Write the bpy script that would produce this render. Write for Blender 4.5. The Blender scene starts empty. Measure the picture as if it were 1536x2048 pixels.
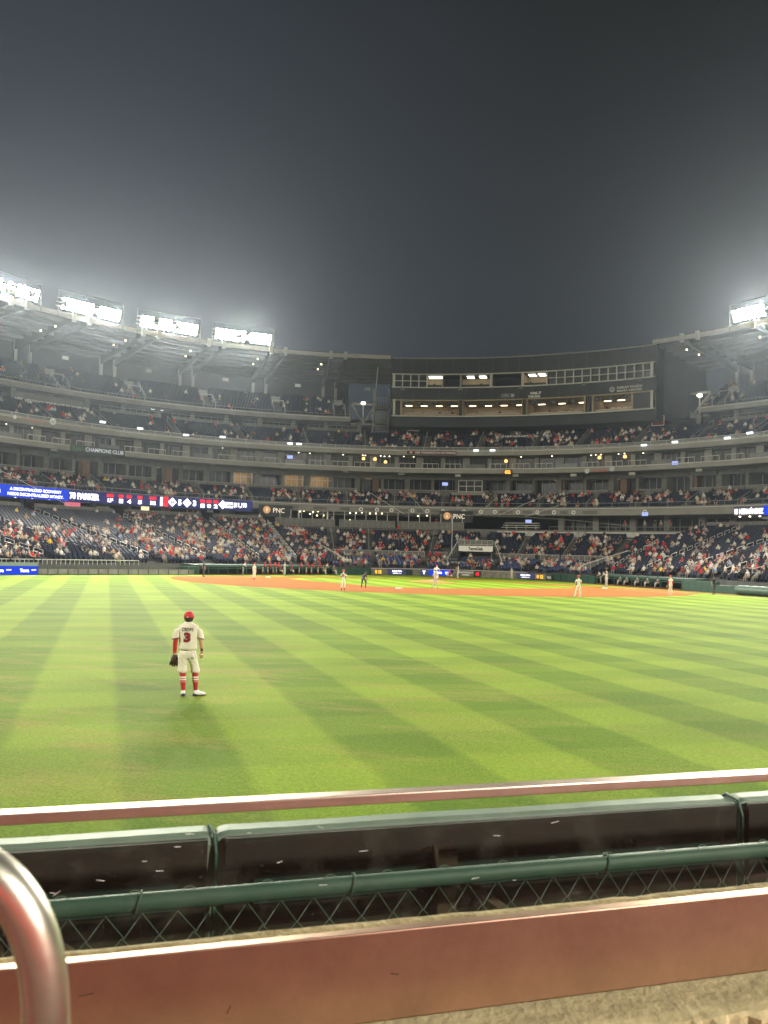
import bpy, bmesh, math, random
import numpy as np
from mathutils import Vector, Matrix
random.seed(11)
rng = np.random.default_rng(11)
sc = bpy.context.scene
COL = sc.collection

# ------------------------------------------------------------------ camera
CAM = np.array([-14.3224, 116.8567, 3.2418])
YAW, PITCH, ROLL, FPX = 0.2009, 0.0471, 0.0261, 1736.2      # focal length in pixels of the 1536x2048 photograph
FW = np.array([math.sin(YAW)*math.cos(PITCH), -math.cos(YAW)*math.cos(PITCH), math.sin(PITCH)])
_r = np.cross(FW, [0, 0, 1.0]); _r /= np.linalg.norm(_r); _u = np.cross(_r, FW)
RT = math.cos(ROLL)*_r + math.sin(ROLL)*_u
UP = -math.sin(ROLL)*_r + math.cos(ROLL)*_u
cam_d = bpy.data.cameras.new('camera'); cam = bpy.data.objects.new('camera', cam_d); COL.objects.link(cam)
cam_d.sensor_fit = 'VERTICAL'; cam_d.sensor_height = 36.0; cam_d.lens = FPX/2048*36.0
cam_d.clip_start = 0.05; cam_d.clip_end = 3000
cam_d.dof.use_dof = True; cam_d.dof.focus_distance = 60.0; cam_d.dof.aperture_fstop = 8.0
cam.matrix_world = Matrix(((RT[0], UP[0], -FW[0], CAM[0]), (RT[1], UP[1], -FW[1], CAM[1]), (RT[2], UP[2], -FW[2], CAM[2]), (0, 0, 0, 1)))
sc.camera = cam

# ------------------------------------------------------------------ night sky
world = bpy.data.worlds.new('World'); sc.world = world; world.use_nodes = True
nt = world.node_tree; nt.nodes.clear()
wo = nt.nodes.new('ShaderNodeOutputWorld'); bg = nt.nodes.new('ShaderNodeBackground')
tcw = nt.nodes.new('ShaderNodeTexCoord'); sep = nt.nodes.new('ShaderNodeSeparateXYZ'); ramp = nt.nodes.new('ShaderNodeValToRGB')
nzw = nt.nodes.new('ShaderNodeTexNoise'); nzw.inputs['Scale'].default_value = 1.4; nzw.inputs['Detail'].default_value = 4
mxw = nt.nodes.new('ShaderNodeMix'); mxw.data_type = 'RGBA'; mxw.blend_type = 'MULTIPLY'; mxw.inputs[0].default_value = 0.6
nt.links.new(tcw.outputs['Generated'], sep.inputs[0]); nt.links.new(sep.outputs[2], ramp.inputs[0])
nt.links.new(tcw.outputs['Generated'], nzw.inputs['Vector'])
e = ramp.color_ramp.elements
e[0].position = 0.0; e[0].color = (0.026, 0.031, 0.036, 1)
e[1].position = 0.75; e[1].color = (0.018, 0.019, 0.0195, 1)
for pz, cz in ((0.16, (0.028, 0.034, 0.040, 1)), (0.30, (0.031, 0.037, 0.044, 1)), (0.48, (0.024, 0.027, 0.030, 1))):
    q = e.new(pz); q.color = cz
nt.links.new(ramp.outputs[0], mxw.inputs[6]); nt.links.new(nzw.outputs[0], mxw.inputs[7])
dw = nt.nodes.new('ShaderNodeVectorMath'); dw.operation = 'DOT_PRODUCT'; dw.inputs[1].default_value = (0.66, -0.70, 0.27)     # floodlit haze painted into the sky on the first-base side
nt.links.new(tcw.outputs['Generated'], dw.inputs[0]); rw = nt.nodes.new('ShaderNodeMapRange'); rw.interpolation_type = 'SMOOTHSTEP'; rw.inputs[1].default_value = 0.72; rw.inputs[2].default_value = 1.0; rw.inputs[3].default_value = 0.0; rw.inputs[4].default_value = 0.55
nt.links.new(dw.outputs['Value'], rw.inputs[0]); gw_ = nt.nodes.new('ShaderNodeMix'); gw_.data_type = 'RGBA'; gw_.inputs[7].default_value = (0.044, 0.056, 0.076, 1)
nt.links.new(rw.outputs[0], gw_.inputs[0]); nt.links.new(mxw.outputs[2], gw_.inputs[6]); nt.links.new(gw_.outputs[2], bg.inputs[0]); nt.links.new(bg.outputs[0], wo.inputs[0])
bg.inputs[1].default_value = 0.95

# ------------------------------------------------------------------ render look
sc.view_settings.view_transform = 'Standard'; sc.view_settings.look = 'None'
sc.view_settings.exposure = 0.0; sc.view_settings.gamma = 1.0
sc.cycles.use_denoising = True
sc.cycles.max_bounces = 4; sc.cycles.diffuse_bounces = 2; sc.cycles.glossy_bounces = 2
sc.cycles.transparent_max_bounces = 8; sc.cycles.volume_bounces = 0
sc.cycles.sample_clamp_indirect = 4.0
sc.cycles.caustics_reflective = False; sc.cycles.caustics_refractive = False

# ------------------------------------------------------------------ measuring helpers
def ray(x, y): return FW + RT*(x-768)/FPX + UP*(1024-y)/FPX
def atz(x, y, z=0.0):
    d = ray(x, y); return CAM + d*((z-CAM[2])/d[2])
CB = np.array([3.0, 31.0])                 # centre of the curved stands
def pol(th, r, z=0.0):
    a = math.radians(th); return np.array([CB[0]-r*math.sin(a), CB[1]-r*math.cos(a), z])
def polv(th, r, z):
    a = np.radians(th); return np.stack([CB[0]-r*np.sin(a), CB[1]-r*np.cos(a), np.broadcast_to(z, np.shape(a)) if np.ndim(z) == 0 else z], -1)
def cyl(x, y, r):
    d = ray(x, y); o = CAM[:2]-CB; a = d[:2]@d[:2]; b = 2*(o@d[:2]); c = o@o-r*r
    t = (-b+math.sqrt(b*b-4*a*c))/(2*a); w = CAM+d*t; v = w[:2]-CB
    return math.degrees(math.atan2(-v[0], -v[1])), w[2]
def proj(w):
    d = np.asarray(w)-CAM; z = d@FW
    return 768+FPX*(d@RT)/z, 1024-FPX*(d@UP)/z, z

# ------------------------------------------------------------------ materials
MATS = {}
def mat(name, col, rough=0.6, metal=0.0, var=0.0, scale=2.0, bump=0.0, bscale=None, emit=None, estr=0.0, spec=None, coords='Object'):
    if name in MATS: return MATS[name]
    m = bpy.data.materials.new(name); m.use_nodes = True; t = m.node_tree; b = t.nodes['Principled BSDF']
    b.inputs['Base Color'].default_value = (*col, 1); b.inputs['Roughness'].default_value = rough; b.inputs['Metallic'].default_value = metal
    if spec is not None: b.inputs['Specular IOR Level'].default_value = spec
    if emit is not None:
        b.inputs['Emission Color'].default_value = (*emit, 1); b.inputs['Emission Strength'].default_value = estr
    if var > 0 or bump > 0:
        g = t.nodes.new('ShaderNodeNewGeometry')
        n = t.nodes.new('ShaderNodeTexNoise'); n.inputs['Scale'].default_value = scale; n.inputs['Detail'].default_value = 6; n.inputs['Roughness'].default_value = 0.65
        t.links.new(g.outputs['Position'], n.inputs['Vector'])
        if var > 0:
            r = t.nodes.new('ShaderNodeMapRange'); r.inputs[1].default_value = 0.3; r.inputs[2].default_value = 0.7
            r.inputs[3].default_value = 1-var; r.inputs[4].default_value = 1+var
            t.links.new(n.outputs[0], r.inputs[0])
            h = t.nodes.new('ShaderNodeHueSaturation'); h.inputs['Color'].default_value = (*col, 1)
            t.links.new(r.outputs[0], h.inputs['Value']); t.links.new(h.outputs[0], b.inputs['Base Color'])
        if bump > 0:
            n2 = n
            if bscale:
                n2 = t.nodes.new('ShaderNodeTexNoise'); n2.inputs['Scale'].default_value = bscale; n2.inputs['Detail'].default_value = 5
                t.links.new(g.outputs['Position'], n2.inputs['Vector'])
            bp = t.nodes.new('ShaderNodeBump'); bp.inputs['Strength'].default_value = bump; bp.inputs['Distance'].default_value = 0.02
            t.links.new(n2.outputs[0], bp.inputs['Height']); t.links.new(bp.outputs[0], b.inputs['Normal'])
    MATS[name] = m; return m
def emis(name, col, s):
    if name in MATS: return MATS[name]
    m = bpy.data.materials.new(name); m.use_nodes = True; t = m.node_tree; t.nodes.clear()
    o = t.nodes.new('ShaderNodeOutputMaterial'); q = t.nodes.new('ShaderNodeEmission'); q.inputs[0].default_value = (*col, 1); q.inputs[1].default_value = s
    t.links.new(q.outputs[0], o.inputs[0]); MATS[name] = m; return m
def attr_mat(name, rough=0.75):
    m = bpy.data.materials.new(name); m.use_nodes = True; t = m.node_tree; b = t.nodes['Principled BSDF']
    a = t.nodes.new('ShaderNodeAttribute'); a.attribute_name = 'tone'; t.links.new(a.outputs['Color'], b.inputs['Base Color'])
    b.inputs['Roughness'].default_value = rough; b.inputs['Specular IOR Level'].default_value = 0.2
    MATS[name] = m; return m

M_conc = mat('grey_concrete', (0.140, 0.136, 0.124), 0.85, var=0.22, scale=0.9, bump=0.15)
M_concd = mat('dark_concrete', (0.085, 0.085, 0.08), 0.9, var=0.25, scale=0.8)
M_fascia = mat('pale_fascia', (0.205, 0.20, 0.182), 0.6, var=0.16, scale=0.5)
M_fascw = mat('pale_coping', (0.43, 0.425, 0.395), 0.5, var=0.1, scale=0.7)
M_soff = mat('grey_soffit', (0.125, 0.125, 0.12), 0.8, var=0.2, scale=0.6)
M_navy = mat('navy_seat_plastic', (0.011, 0.017, 0.036), 0.5, var=0.25, scale=3.0, spec=0.14)
M_blue = mat('blue_seat_plastic', (0.022, 0.042, 0.13), 0.4, var=0.25, scale=3.0)
M_dark = mat('dark_cladding', (0.012, 0.016, 0.019), 0.65, var=0.25, scale=0.5)
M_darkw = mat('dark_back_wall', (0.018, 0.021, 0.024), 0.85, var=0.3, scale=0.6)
M_steel = mat('grey_painted_steel', (0.24, 0.24, 0.225), 0.45, var=0.12, scale=1.0)
M_steelw = mat('pale_painted_steel', (0.50, 0.49, 0.46), 0.4, var=0.08, scale=2.0)
M_steeld = mat('dark_painted_steel', (0.06, 0.065, 0.065), 0.5, var=0.15, scale=2.0)
M_terr = mat('terrace_concrete', (0.065, 0.066, 0.064), 0.9, var=0.2, scale=0.9)
M_roof = mat('ribbed_roof_deck', (0.062, 0.060, 0.056), 0.8, var=0.14, scale=0.3)
M_glassd = mat('dark_window_glass', (0.014, 0.018, 0.020), 0.34, spec=0.28, var=0.3, scale=0.4)
M_green = mat('dark_green_paint', (0.012, 0.062, 0.043), 0.5, var=0.2, scale=1.2)
M_greend = mat('deep_green_shade_cloth', (0.010, 0.030, 0.024), 0.7, var=0.3, scale=2)
M_stone = mat('tan_stone_veneer', (0.21, 0.195, 0.15), 0.85, var=0.45, scale=2.2, bump=0.3)
M_white = mat('white_paint', (0.78, 0.77, 0.74), 0.5, var=0.06, scale=3)
M_warm = mat('warm_room_wall', (0.40, 0.31, 0.19), 0.8, var=0.1, scale=0.8)
M_wood = mat('tan_desk_laminate', (0.42, 0.30, 0.17), 0.5, var=0.15, scale=2)
M_black = mat('black_plastic', (0.012, 0.012, 0.013), 0.5)
M_red = mat('red_fabric', (0.42, 0.02, 0.022), 0.8, var=0.2, scale=8)
E_lamp = emis('floodlight_glow', (1.0, 0.90, 0.68), 220.0)
E_down = emis('downlight_glow', (1.0, 0.86, 0.62), 7.0)
E_warm = emis('warm_ceiling_panel', (1.0, 0.78, 0.46), 9.0)
E_cool = emis('cool_ceiling_panel', (1.0, 0.93, 0.78), 7.0)
E_white = emis('white_led', (1, 1, 1), 2.2)
E_blue = emis('blue_led', (0.012, 0.06, 0.75), 1.0)
E_navy = emis('navy_led', (0.03, 0.032, 0.14), 0.9)
E_redl = emis('red_led', (0.9, 0.03, 0.05), 1.1)
E_amber = emis('amber_led', (1.0, 0.42, 0.03), 2.4)
E_cyan = emis('pale_sign_glow', (0.85, 0.95, 1.0), 2.4)
E_dim = emis('dim_white_sign', (0.75, 0.80, 0.80), 0.62)
E_green = emis('dim_green_sign', (0.05, 0.16, 0.06), 0.7)

# ------------------------------------------------------------------ mesh helpers
class MB:
    def __init__(s): s.v = []; s.f = []; s.m = []
    def add(s, vs, fs, mi=0):
        o = len(s.v); s.v += [tuple(map(float, q)) for q in vs]; s.f += [tuple(i+o for i in q) for q in fs]; s.m += [mi]*len(fs); return s
    def box(s, c, size, ax=None, mi=0):
        c = np.asarray(c, float); h = np.asarray(size, float)/2
        A = np.eye(3) if ax is None else np.asarray(ax, float)
        P = [c+A[0]*h[0]*i+A[1]*h[1]*j+A[2]*h[2]*k for i in (-1, 1) for j in (-1, 1) for k in (-1, 1)]
        return s.add(P, [(0, 1, 3, 2), (4, 6, 7, 5), (0, 4, 5, 1), (2, 3, 7, 6), (0, 2, 6, 4), (1, 5, 7, 3)], mi)
    def tube(s, pts, r, n=8, caps=True, mi=0):
        pts = [np.asarray(p, float) for p in pts]; L = len(pts); R = r if hasattr(r, '__len__') else [r]*L
        rings = []; prev = None
        for i, p in enumerate(pts):
            t = (pts[min(i+1, L-1)]-pts[max(i-1, 0)]); t = t/(np.linalg.norm(t)+1e-12)
            if prev is None:
                a = np.array([0, 0, 1.0]) if abs(t[2]) < 0.9 else np.array([1.0, 0, 0]); u = np.cross(t, a)
            else: u = prev-t*(prev@t)
            u /= np.linalg.norm(u)+1e-12; w = np.cross(t, u); prev = u
            rings.append([p+R[i]*(u*math.cos(q)+w*math.sin(q)) for q in np.arange(n)*2*math.pi/n])
        vs = [q for rg in rings for q in rg]; fs = []
        for i in range(L-1):
            for k in range(n):
                fs.append((i*n+k, i*n+(k+1) % n, (i+1)*n+(k+1) % n, (i+1)*n+k))
        if caps: fs += [tuple(range(n-1, -1, -1)), tuple((L-1)*n+k for k in range(n))]
        return s.add(vs, fs, mi)
    def loft(s, rings, caps=True, mi=0, close=True):
        n = len(rings[0]); vs = [q for rg in rings for q in rg]; fs = []
        for i in range(len(rings)-1):
            for k in range(n if close else n-1):
                fs.append((i*n+k, i*n+(k+1) % n, (i+1)*n+(k+1) % n, (i+1)*n+k))
        if caps: fs += [tuple(range(n-1, -1, -1)), tuple((len(rings)-1)*n+k for k in range(n))]
        return s.add(vs, fs, mi)
    def ring(s, t0, t1, prof, mi=0, step=1.5):
        """closed (r, z) profile swept along the arc of the stands from angle t0 to t1"""
        n = max(2, int(abs(t1-t0)/step)+2)
        return s.loft([[pol(t, r, z) for r, z in prof] for t in np.linspace(t0, t1, n)], True, mi)
    def rbox(s, th, r, z, w, d, h, mi=0):
        """box whose width follows the arc tangent, depth the radius; (r, z) is its centre"""
        a = math.radians(th); rad = np.array([-math.sin(a), -math.cos(a), 0]); tan = np.array([-math.cos(a), math.sin(a), 0])
        return s.box(pol(th, r, z), (w, d, h), (tan, rad, np.array([0, 0, 1.0])), mi)

LOC = {}
def link(o, parent=None, loc=(0, 0, 0)):
    COL.objects.link(o)
    loc = np.asarray(loc, float)
    if parent is not None:
        o.parent = parent; o.location = tuple(loc-LOC.get(parent.name, np.zeros(3)))
    else: o.location = tuple(loc)
    LOC[o.name] = loc
    return o
def obj(name, mb, m, parent=None, smooth=False, base=True, bevel=0.0):
    V = np.array(mb.v, float)
    loc = np.array([(V[:, 0].min()+V[:, 0].max())/2, (V[:, 1].min()+V[:, 1].max())/2, V[:, 2].min()]) if base else np.zeros(3)
    me = bpy.data.meshes.new(name); me.from_pydata([tuple(q) for q in V-loc], [], mb.f)
    ms = m if isinstance(m, (list, tuple)) else [m]
    for q in ms: me.materials.append(q)
    if len(ms) > 1: me.polygons.foreach_set('material_index', mb.m)
    if smooth: me.polygons.foreach_set('use_smooth', [True]*len(me.polygons))
    bm = bmesh.new(); bm.from_mesh(me); bmesh.ops.recalc_face_normals(bm, faces=bm.faces)
    if bevel > 0: bmesh.ops.bevel(bm, geom=[q for q in bm.edges], offset=bevel, segments=2, affect='EDGES', profile=0.5)
    bm.to_mesh(me); bm.free()
    o = bpy.data.objects.new(name, me); return link(o, parent, loc)
def tag(o, label, cat, group=None):
    o['label'] = label; o['category'] = cat
    if group: o['group'] = group
    return o
def struct(o): o['kind'] = 'structure'; return o
def thing(name, label, cat, loc=(0, 0, 0), group=None):
    o = bpy.data.objects.new(name, None); o.empty_display_size = 0.3; link(o, None, loc); return tag(o, label, cat, group)
def np_mesh(name, V, F, m, parent=None, tones=None, smooth=False):
    """F: (n, k) array of equal polygons"""
    me = bpy.data.meshes.new(name); n, k = F.shape
    me.vertices.add(len(V)); me.vertices.foreach_set('co', np.ascontiguousarray(V, np.float32).ravel())
    me.loops.add(n*k); me.loops.foreach_set('vertex_index', np.ascontiguousarray(F, np.int32).ravel())
    me.polygons.add(n); me.polygons.foreach_set('loop_start', np.arange(0, n*k, k, dtype=np.int32)); me.polygons.foreach_set('loop_total', np.full(n, k, np.int32))
    if smooth: me.polygons.foreach_set('use_smooth', np.ones(n, bool))
    me.update(calc_edges=True)
    if tones is not None:
        a = me.attributes.new('tone', 'FLOAT_COLOR', 'FACE')
        c = np.ones((n, 4), np.float32); c[:, :3] = tones; a.data.foreach_set('color', c.ravel())
    me.materials.append(m)
    o = bpy.data.objects.new(name, me)
    return link(o) if parent is None else _child0(o, parent)
def _child0(o, parent):
    COL.objects.link(o); o.parent = parent; o.location = tuple(-LOC.get(parent.name, np.zeros(3))); LOC[o.name] = np.zeros(3); return o

TMP = bpy.data.scenes.new('scratch_scene')       # letters and bodies are evaluated here, away from the big scene
def tmp_depsgraph():
    with bpy.context.temp_override(scene=TMP, view_layer=TMP.view_layers[0]): return bpy.context.evaluated_depsgraph_get()
_TXT = {}
def text2d(s, bold=0.0, spacing=1.0):
    k = (s, bold, spacing)
    if k in _TXT: return _TXT[k]
    cu = bpy.data.curves.new('t', 'FONT'); cu.body = s; cu.size = 1.0; cu.align_x = 'CENTER'; cu.align_y = 'CENTER'; cu.offset = bold; cu.resolution_u = 3; cu.space_character = spacing
    o = bpy.data.objects.new('t', cu); TMP.collection.objects.link(o); dg = tmp_depsgraph()
    me = o.evaluated_get(dg).to_mesh()
    V = np.array([q.co[:] for q in me.vertices]); F = [tuple(p.vertices) for p in me.polygons]
    o.evaluated_get(dg).to_mesh_clear(); bpy.data.objects.remove(o); bpy.data.curves.remove(cu)
    V[:, 0] -= (V[:, 0].max()+V[:, 0].min())/2; V[:, 1] -= (V[:, 1].max()+V[:, 1].min())/2
    _TXT[k] = (V, F); return V, F
def text_on(mb, s, f, w, h, u0=0.0, v0=0.0, bold=0.02, mi=0):
    """letters fitted into a w x h box centred on (u0, v0); f(u, v) gives the point on the surface"""
    V, F = text2d(s, bold)
    sx = w/(np.ptp(V[:, 0])+1e-9); sy = h/(np.ptp(V[:, 1])+1e-9)
    mb.add([f(u0+q[0]*sx, v0+q[1]*sy) for q in V], F, mi)
def arcf(th, r, z):
    """surface of the curved fascia: u metres to the image right along the arc, v metres up"""
    return lambda u, v: pol(th+math.degrees(u/r), r, z+v)
# ================================================================== the field
HB = 27.43/math.sqrt(2)
NA = np.array([0.873, 0.487]); DA = np.array([-0.487, 0.873])         # mowing stripes: normal and direction
def grass_material():
    m = bpy.data.materials.new('mown_grass'); m.use_nodes = True; t = m.node_tree; b = t.nodes['Principled BSDF']; N = t.nodes.new; K = t.links.new
    g = N('ShaderNodeNewGeometry'); b.inputs['Roughness'].default_value = 0.85; b.inputs['Specular IOR Level'].default_value = 0.06
    def dot(v):
        d = N('ShaderNodeVectorMath'); d.operation = 'DOT_PRODUCT'; d.inputs[1].default_value = (v[0], v[1], 0); K(g.outputs['Position'], d.inputs[0]); return d.outputs['Value']
    wob = N('ShaderNodeTexNoise'); wob.inputs['Scale'].default_value = 0.9; wob.inputs['Detail'].default_value = 3; K(g.outputs['Position'], wob.inputs['Vector'])
    def stripe(v, c0, per, soft):
        a = N('ShaderNodeMath'); a.operation = 'SUBTRACT'; K(dot(v), a.inputs[0]); a.inputs[1].default_value = c0
        w = N('ShaderNodeMath'); w.operation = 'MULTIPLY_ADD'; K(wob.outputs[0], w.inputs[0]); w.inputs[1].default_value = 0.3; K(a.outputs[0], w.inputs[2])
        q = N('ShaderNodeMath'); q.operation = 'MULTIPLY'; K(w.outputs[0], q.inputs[0]); q.inputs[1].default_value = 2*math.pi/per
        c = N('ShaderNodeMath'); c.operation = 'COSINE'; K(q.outputs[0], c.inputs[0])
        r = N('ShaderNodeMapRange'); r.interpolation_type = 'SMOOTHSTEP'; r.inputs[1].default_value = -soft; r.inputs[2].default_value = soft; K(c.outputs[0], r.inputs[0]); return r.outputs[0]
    A = stripe(NA, 43.35, 3.56, 0.22); B = stripe(DA, 87.85, 3.62, 0.25)
    mA = N('ShaderNodeMath'); mA.operation = 'MULTIPLY'; K(A, mA.inputs[0]); mA.inputs[1].default_value = 0.70
    mB = N('ShaderNodeMath'); mB.operation = 'MULTIPLY_ADD'; K(B, mB.inputs[0]); mB.inputs[1].default_value = 0.30; K(mA.outputs[0], mB.inputs[2])
    big = N('ShaderNodeTexNoise'); big.inputs['Scale'].default_value = 0.22; big.inputs['Detail'].default_value = 5; K(g.outputs['Position'], big.inputs['Vector'])
    fine = N('ShaderNodeTexNoise'); fine.inputs['Scale'].default_value = 24; fine.inputs['Detail'].default_value = 6; fine.inputs['Roughness'].default_value = 0.75; K(g.outputs['Position'], fine.inputs['Vector'])
    c1 = N('ShaderNodeMix'); c1.data_type = 'RGBA'; K(mB.outputs[0], c1.inputs[0])
    c1.inputs[6].default_value = (0.156, 0.236, 0.012, 1); c1.inputs[7].default_value = (0.083, 0.150, 0.003, 1)
    # worn, straw-coloured patches
    wn = N('ShaderNodeTexNoise'); wn.inputs['Scale'].default_value = 0.42; wn.inputs['Detail'].default_value = 7; wn.inputs['Roughness'].default_value = 0.72
    mp = N('ShaderNodeMapping'); mp.inputs['Rotation'].default_value = (0, 0, 0.45); mp.inputs['Scale'].default_value = (0.55, 1.7, 1); K(g.outputs['Position'], mp.inputs['Vector']); K(mp.outputs[0], wn.inputs['Vector'])
    wr = N('ShaderNodeMapRange'); wr.inputs[1].default_value = 0.50; wr.inputs[2].default_value = 0.70; wr.inputs[4].default_value = 0.8; K(wn.outputs[0], wr.inputs[0])
    # wear is worst where the outfielders stand
    dv = N('ShaderNodeVectorMath'); dv.operation = 'DISTANCE'; dv.inputs[1].default_value = (-3.5, 98.0, 0); K(g.outputs['Position'], dv.inputs[0])
    dr = N('ShaderNodeMapRange'); dr.inputs[1].default_value = 4; dr.inputs[2].default_value = 17; dr.inputs[3].default_value = 1; dr.inputs[4].default_value = 0.18; K(dv.outputs['Value'], dr.inputs[0])
    wm = N('ShaderNodeMath'); wm.operation = 'MULTIPLY'; K(wr.outputs[0], wm.inputs[0]); K(dr.outputs[0], wm.inputs[1])
    c2 = N('ShaderNodeMix'); c2.data_type = 'RGBA'; K(wm.outputs[0], c2.inputs[0]); K(c1.outputs[2], c2.inputs[6]); c2.inputs[7].default_value = (0.26, 0.205, 0.055, 1)
    v1 = N('ShaderNodeMapRange'); v1.inputs[1].default_value = 0.25; v1.inputs[2].default_value = 0.75; v1.inputs[3].default_value = 0.36; v1.inputs[4].default_value = 1.68; K(fine.outputs[0], v1.inputs[0])
    v2 = N('ShaderNodeMapRange'); v2.inputs[1].default_value = 0.3; v2.inputs[2].default_value = 0.7; v2.inputs[3].default_value = 0.84; v2.inputs[4].default_value = 1.16; K(big.outputs[0], v2.inputs[0])
    md = N('ShaderNodeTexNoise'); md.inputs['Scale'].default_value = 9; md.inputs['Detail'].default_value = 8; md.inputs['Roughness'].default_value = 0.8; K(g.outputs['Position'], md.inputs['Vector'])
    v3 = N('ShaderNodeMapRange'); v3.inputs[1].default_value = 0.3; v3.inputs[2].default_value = 0.7; v3.inputs[3].default_value = 0.74; v3.inputs[4].default_value = 1.26; K(md.outputs[0], v3.inputs[0])
    v4 = N('ShaderNodeMath'); v4.operation = 'MULTIPLY'; K(v1.outputs[0], v4.inputs[0]); K(v3.outputs[0], v4.inputs[1])
    vm = N('ShaderNodeMath'); vm.operation = 'MULTIPLY'; K(v4.outputs[0], vm.inputs[0]); K(v2.outputs[0], vm.inputs[1])
    hs = N('ShaderNodeHueSaturation'); K(c2.outputs[2], hs.inputs['Color']); K(vm.outputs[0], hs.inputs['Value']); K(hs.outputs[0], b.inputs['Base Color'])
    bp = N('ShaderNodeBump'); bp.inputs['Strength'].default_value = 0.3; bp.inputs['Distance'].default_value = 0.02; K(fine.outputs[0], bp.inputs['Height']); K(bp.outputs[0], b.inputs['Normal'])
    MATS['mown_grass'] = m; return m
M_grass = grass_material()
M_dirt = mat('infield_dirt', (0.235, 0.090, 0.027), 0.95, var=0.10, scale=0.8, bump=0.2, bscale=14, spec=0.03)
M_clay = mat('mound_clay', (0.30, 0.17, 0.055), 0.95, var=0.12, scale=1.5, bump=0.2, bscale=14, spec=0.03)
M_track = mat('warning_track_dirt', (0.16, 0.078, 0.035), 0.95, var=0.15, scale=1.2, spec=0.03)

def poly_sheet(name, pts, z, m):
    mb = MB(); mb.add([(p[0], p[1], z) for p in pts], [tuple(range(len(pts)))]); return struct(obj(name, mb, m, base=False))
mb = MB(); mb.add([(-1500, -1500, -0.06), (1500, -1500, -0.06), (1500, 1500, -0.06), (-1500, 1500, -0.06)], [(0, 1, 2, 3)])
struct(obj('ground', mb, M_concd, base=False))
poly_sheet('outfield_grass', [(-95, -25), (95, -25), (95, 113.9), (-95, 113.9)], 0.0, M_grass)

# skinned dirt of the infield: an arc of 95 ft about the rubber, cut along the foul side, with the home circle
def rot45(u, v): return ((u-v)/math.sqrt(2), (u+v)/math.sqrt(2))
RB = np.array([0, 18.44]); dirt = []
for a in np.linspace(math.radians(-9), math.radians(189), 90):
    p = RB+28.96*np.array([math.cos(a), math.sin(a)])
    if p[1] >= abs(p[0])-3.6: dirt.append(tuple(p))
dirt += [(-HB-5.2, HB-0.6), (-HB-2.0, HB-3.4), (-4.4, 2.2)]
for a in np.linspace(math.radians(155), math.radians(385), 24): dirt.append((4.1*math.cos(a), 0.6+4.1*math.sin(a)))
dirt += [(4.4, 2.2), (HB+2.0, HB-3.4), (HB+5.2, HB-0.6)]
poly_sheet('infield_dirt', dirt, 0.006, M_dirt)
g = []
def arc_cut(cx, cy, r, a0, a1, n=12): return [(cx+r*math.cos(math.radians(a)), cy+r*math.sin(math.radians(a))) for a in np.linspace(a0, a1, n)]
g += arc_cut(0, 0.6, 4.1, 142, 38)
g += arc_cut(HB, HB, 3.9, 215, 145, 10)
g += arc_cut(0, 2*HB, 3.9, -55, -125, 10)
g += arc_cut(-HB, HB, 3.9, 35, -35, 10)
poly_sheet('infield_grass', g, 0.012, M_grass)
mb = MB()
rings = [[(0+r*math.cos(a), 17.98+r*math.sin(a), z) for a in np.linspace(0, 2*math.pi, 40)[:-1]] for r, z in ((2.9, 0.014), (2.3, 0.06), (1.4, 0.17), (0.8, 0.25))]
mb.loft(rings); struct(obj('pitchers_mound', mb, M_clay, smooth=True))
struct(obj('home_clay', MB().loft([[(1.9*math.cos(a), 0.3+1.9*math.sin(a), z) for a in np.linspace(0, 2*math.pi, 30)[:-1]] for z in (0.010, 0.014)]), M_clay))
mb = MB(); mb.box((0, 18.44, 0.27), (0.61, 0.15, 0.04)); tag(obj('pitching_rubber', mb, M_white), 'white rubber slab on top of the clay mound', 'rubber slab')
for nm, (x, y), lab in (('first', (HB-0.2, HB), 'white base bag on the dirt beside the first baseman'), ('second', (0, 2*HB), 'white base bag on the dirt between the second baseman and the lone runner'), ('third', (-HB+0.2, HB), 'white base bag at the feet of the coach with a raised arm')):
    mb = MB(); mb.box((x, y, 0.055), (0.46, 0.46, 0.09), ((0.7071, 0.7071, 0), (-0.7071, 0.7071, 0), (0, 0, 1)))
    tag(obj('base_bag', mb, M_white, bevel=0.02), lab, 'base bag')
mb = MB(); mb.add([(-0.22, 0.2, 0.03), (0.22, 0.2, 0.03), (0.22, 0.42, 0.03), (-0.22, 0.42, 0.03), (0, 0, 0.03)], [(4, 1, 2, 3, 0)]); tag(obj('home_plate', mb, M_white), 'white five-sided home plate in front of the catcher', 'home plate')
for s in (1, -1):
    mb = MB(); n = np.array([s*0.7071, -0.7071]); d = np.array([s*0.7071, 0.7071])
    a, b = d*28.6, d*96; mb.add([(*(a+n*0.05), 0.010), (*(b+n*0.05), 0.010), (*(b-n*0.05), 0.010), (*(a-n*0.05), 0.010)], [(0, 1, 2, 3)])
    struct(obj('foul_line', mb, M_white))

# ================================================================== the low wall round the field
WALL = [(66, 70), (48, 49), (34, 27), (24, 11.5), (14, -5), (8, -11.5), (0, -14), (-8, -11.5), (-14, -5), (-24, 11.5), (-34, 27), (-48, 48), (-66, 70)]
_th = []; _rr = []
for i in range(len(WALL)-1):
    a, b = np.array(WALL[i], float), np.array(WALL[i+1], float)
    for k in np.linspace(0, 1, 40, endpoint=(i == len(WALL)-2)):
        v = a+(b-a)*k-CB; _th.append(math.degrees(math.atan2(-v[0], -v[1]))); _rr.append(math.hypot(*v))
def r_wall(th): return float(np.interp(th, _th, _rr))
_wx = [proj(pol(t, r, 0.5))[0] for t, r in zip(_th, _rr)]
def wall_th(x): return float(np.interp(x, _wx, _th))      # angle of the wall seen at photo column x

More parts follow.
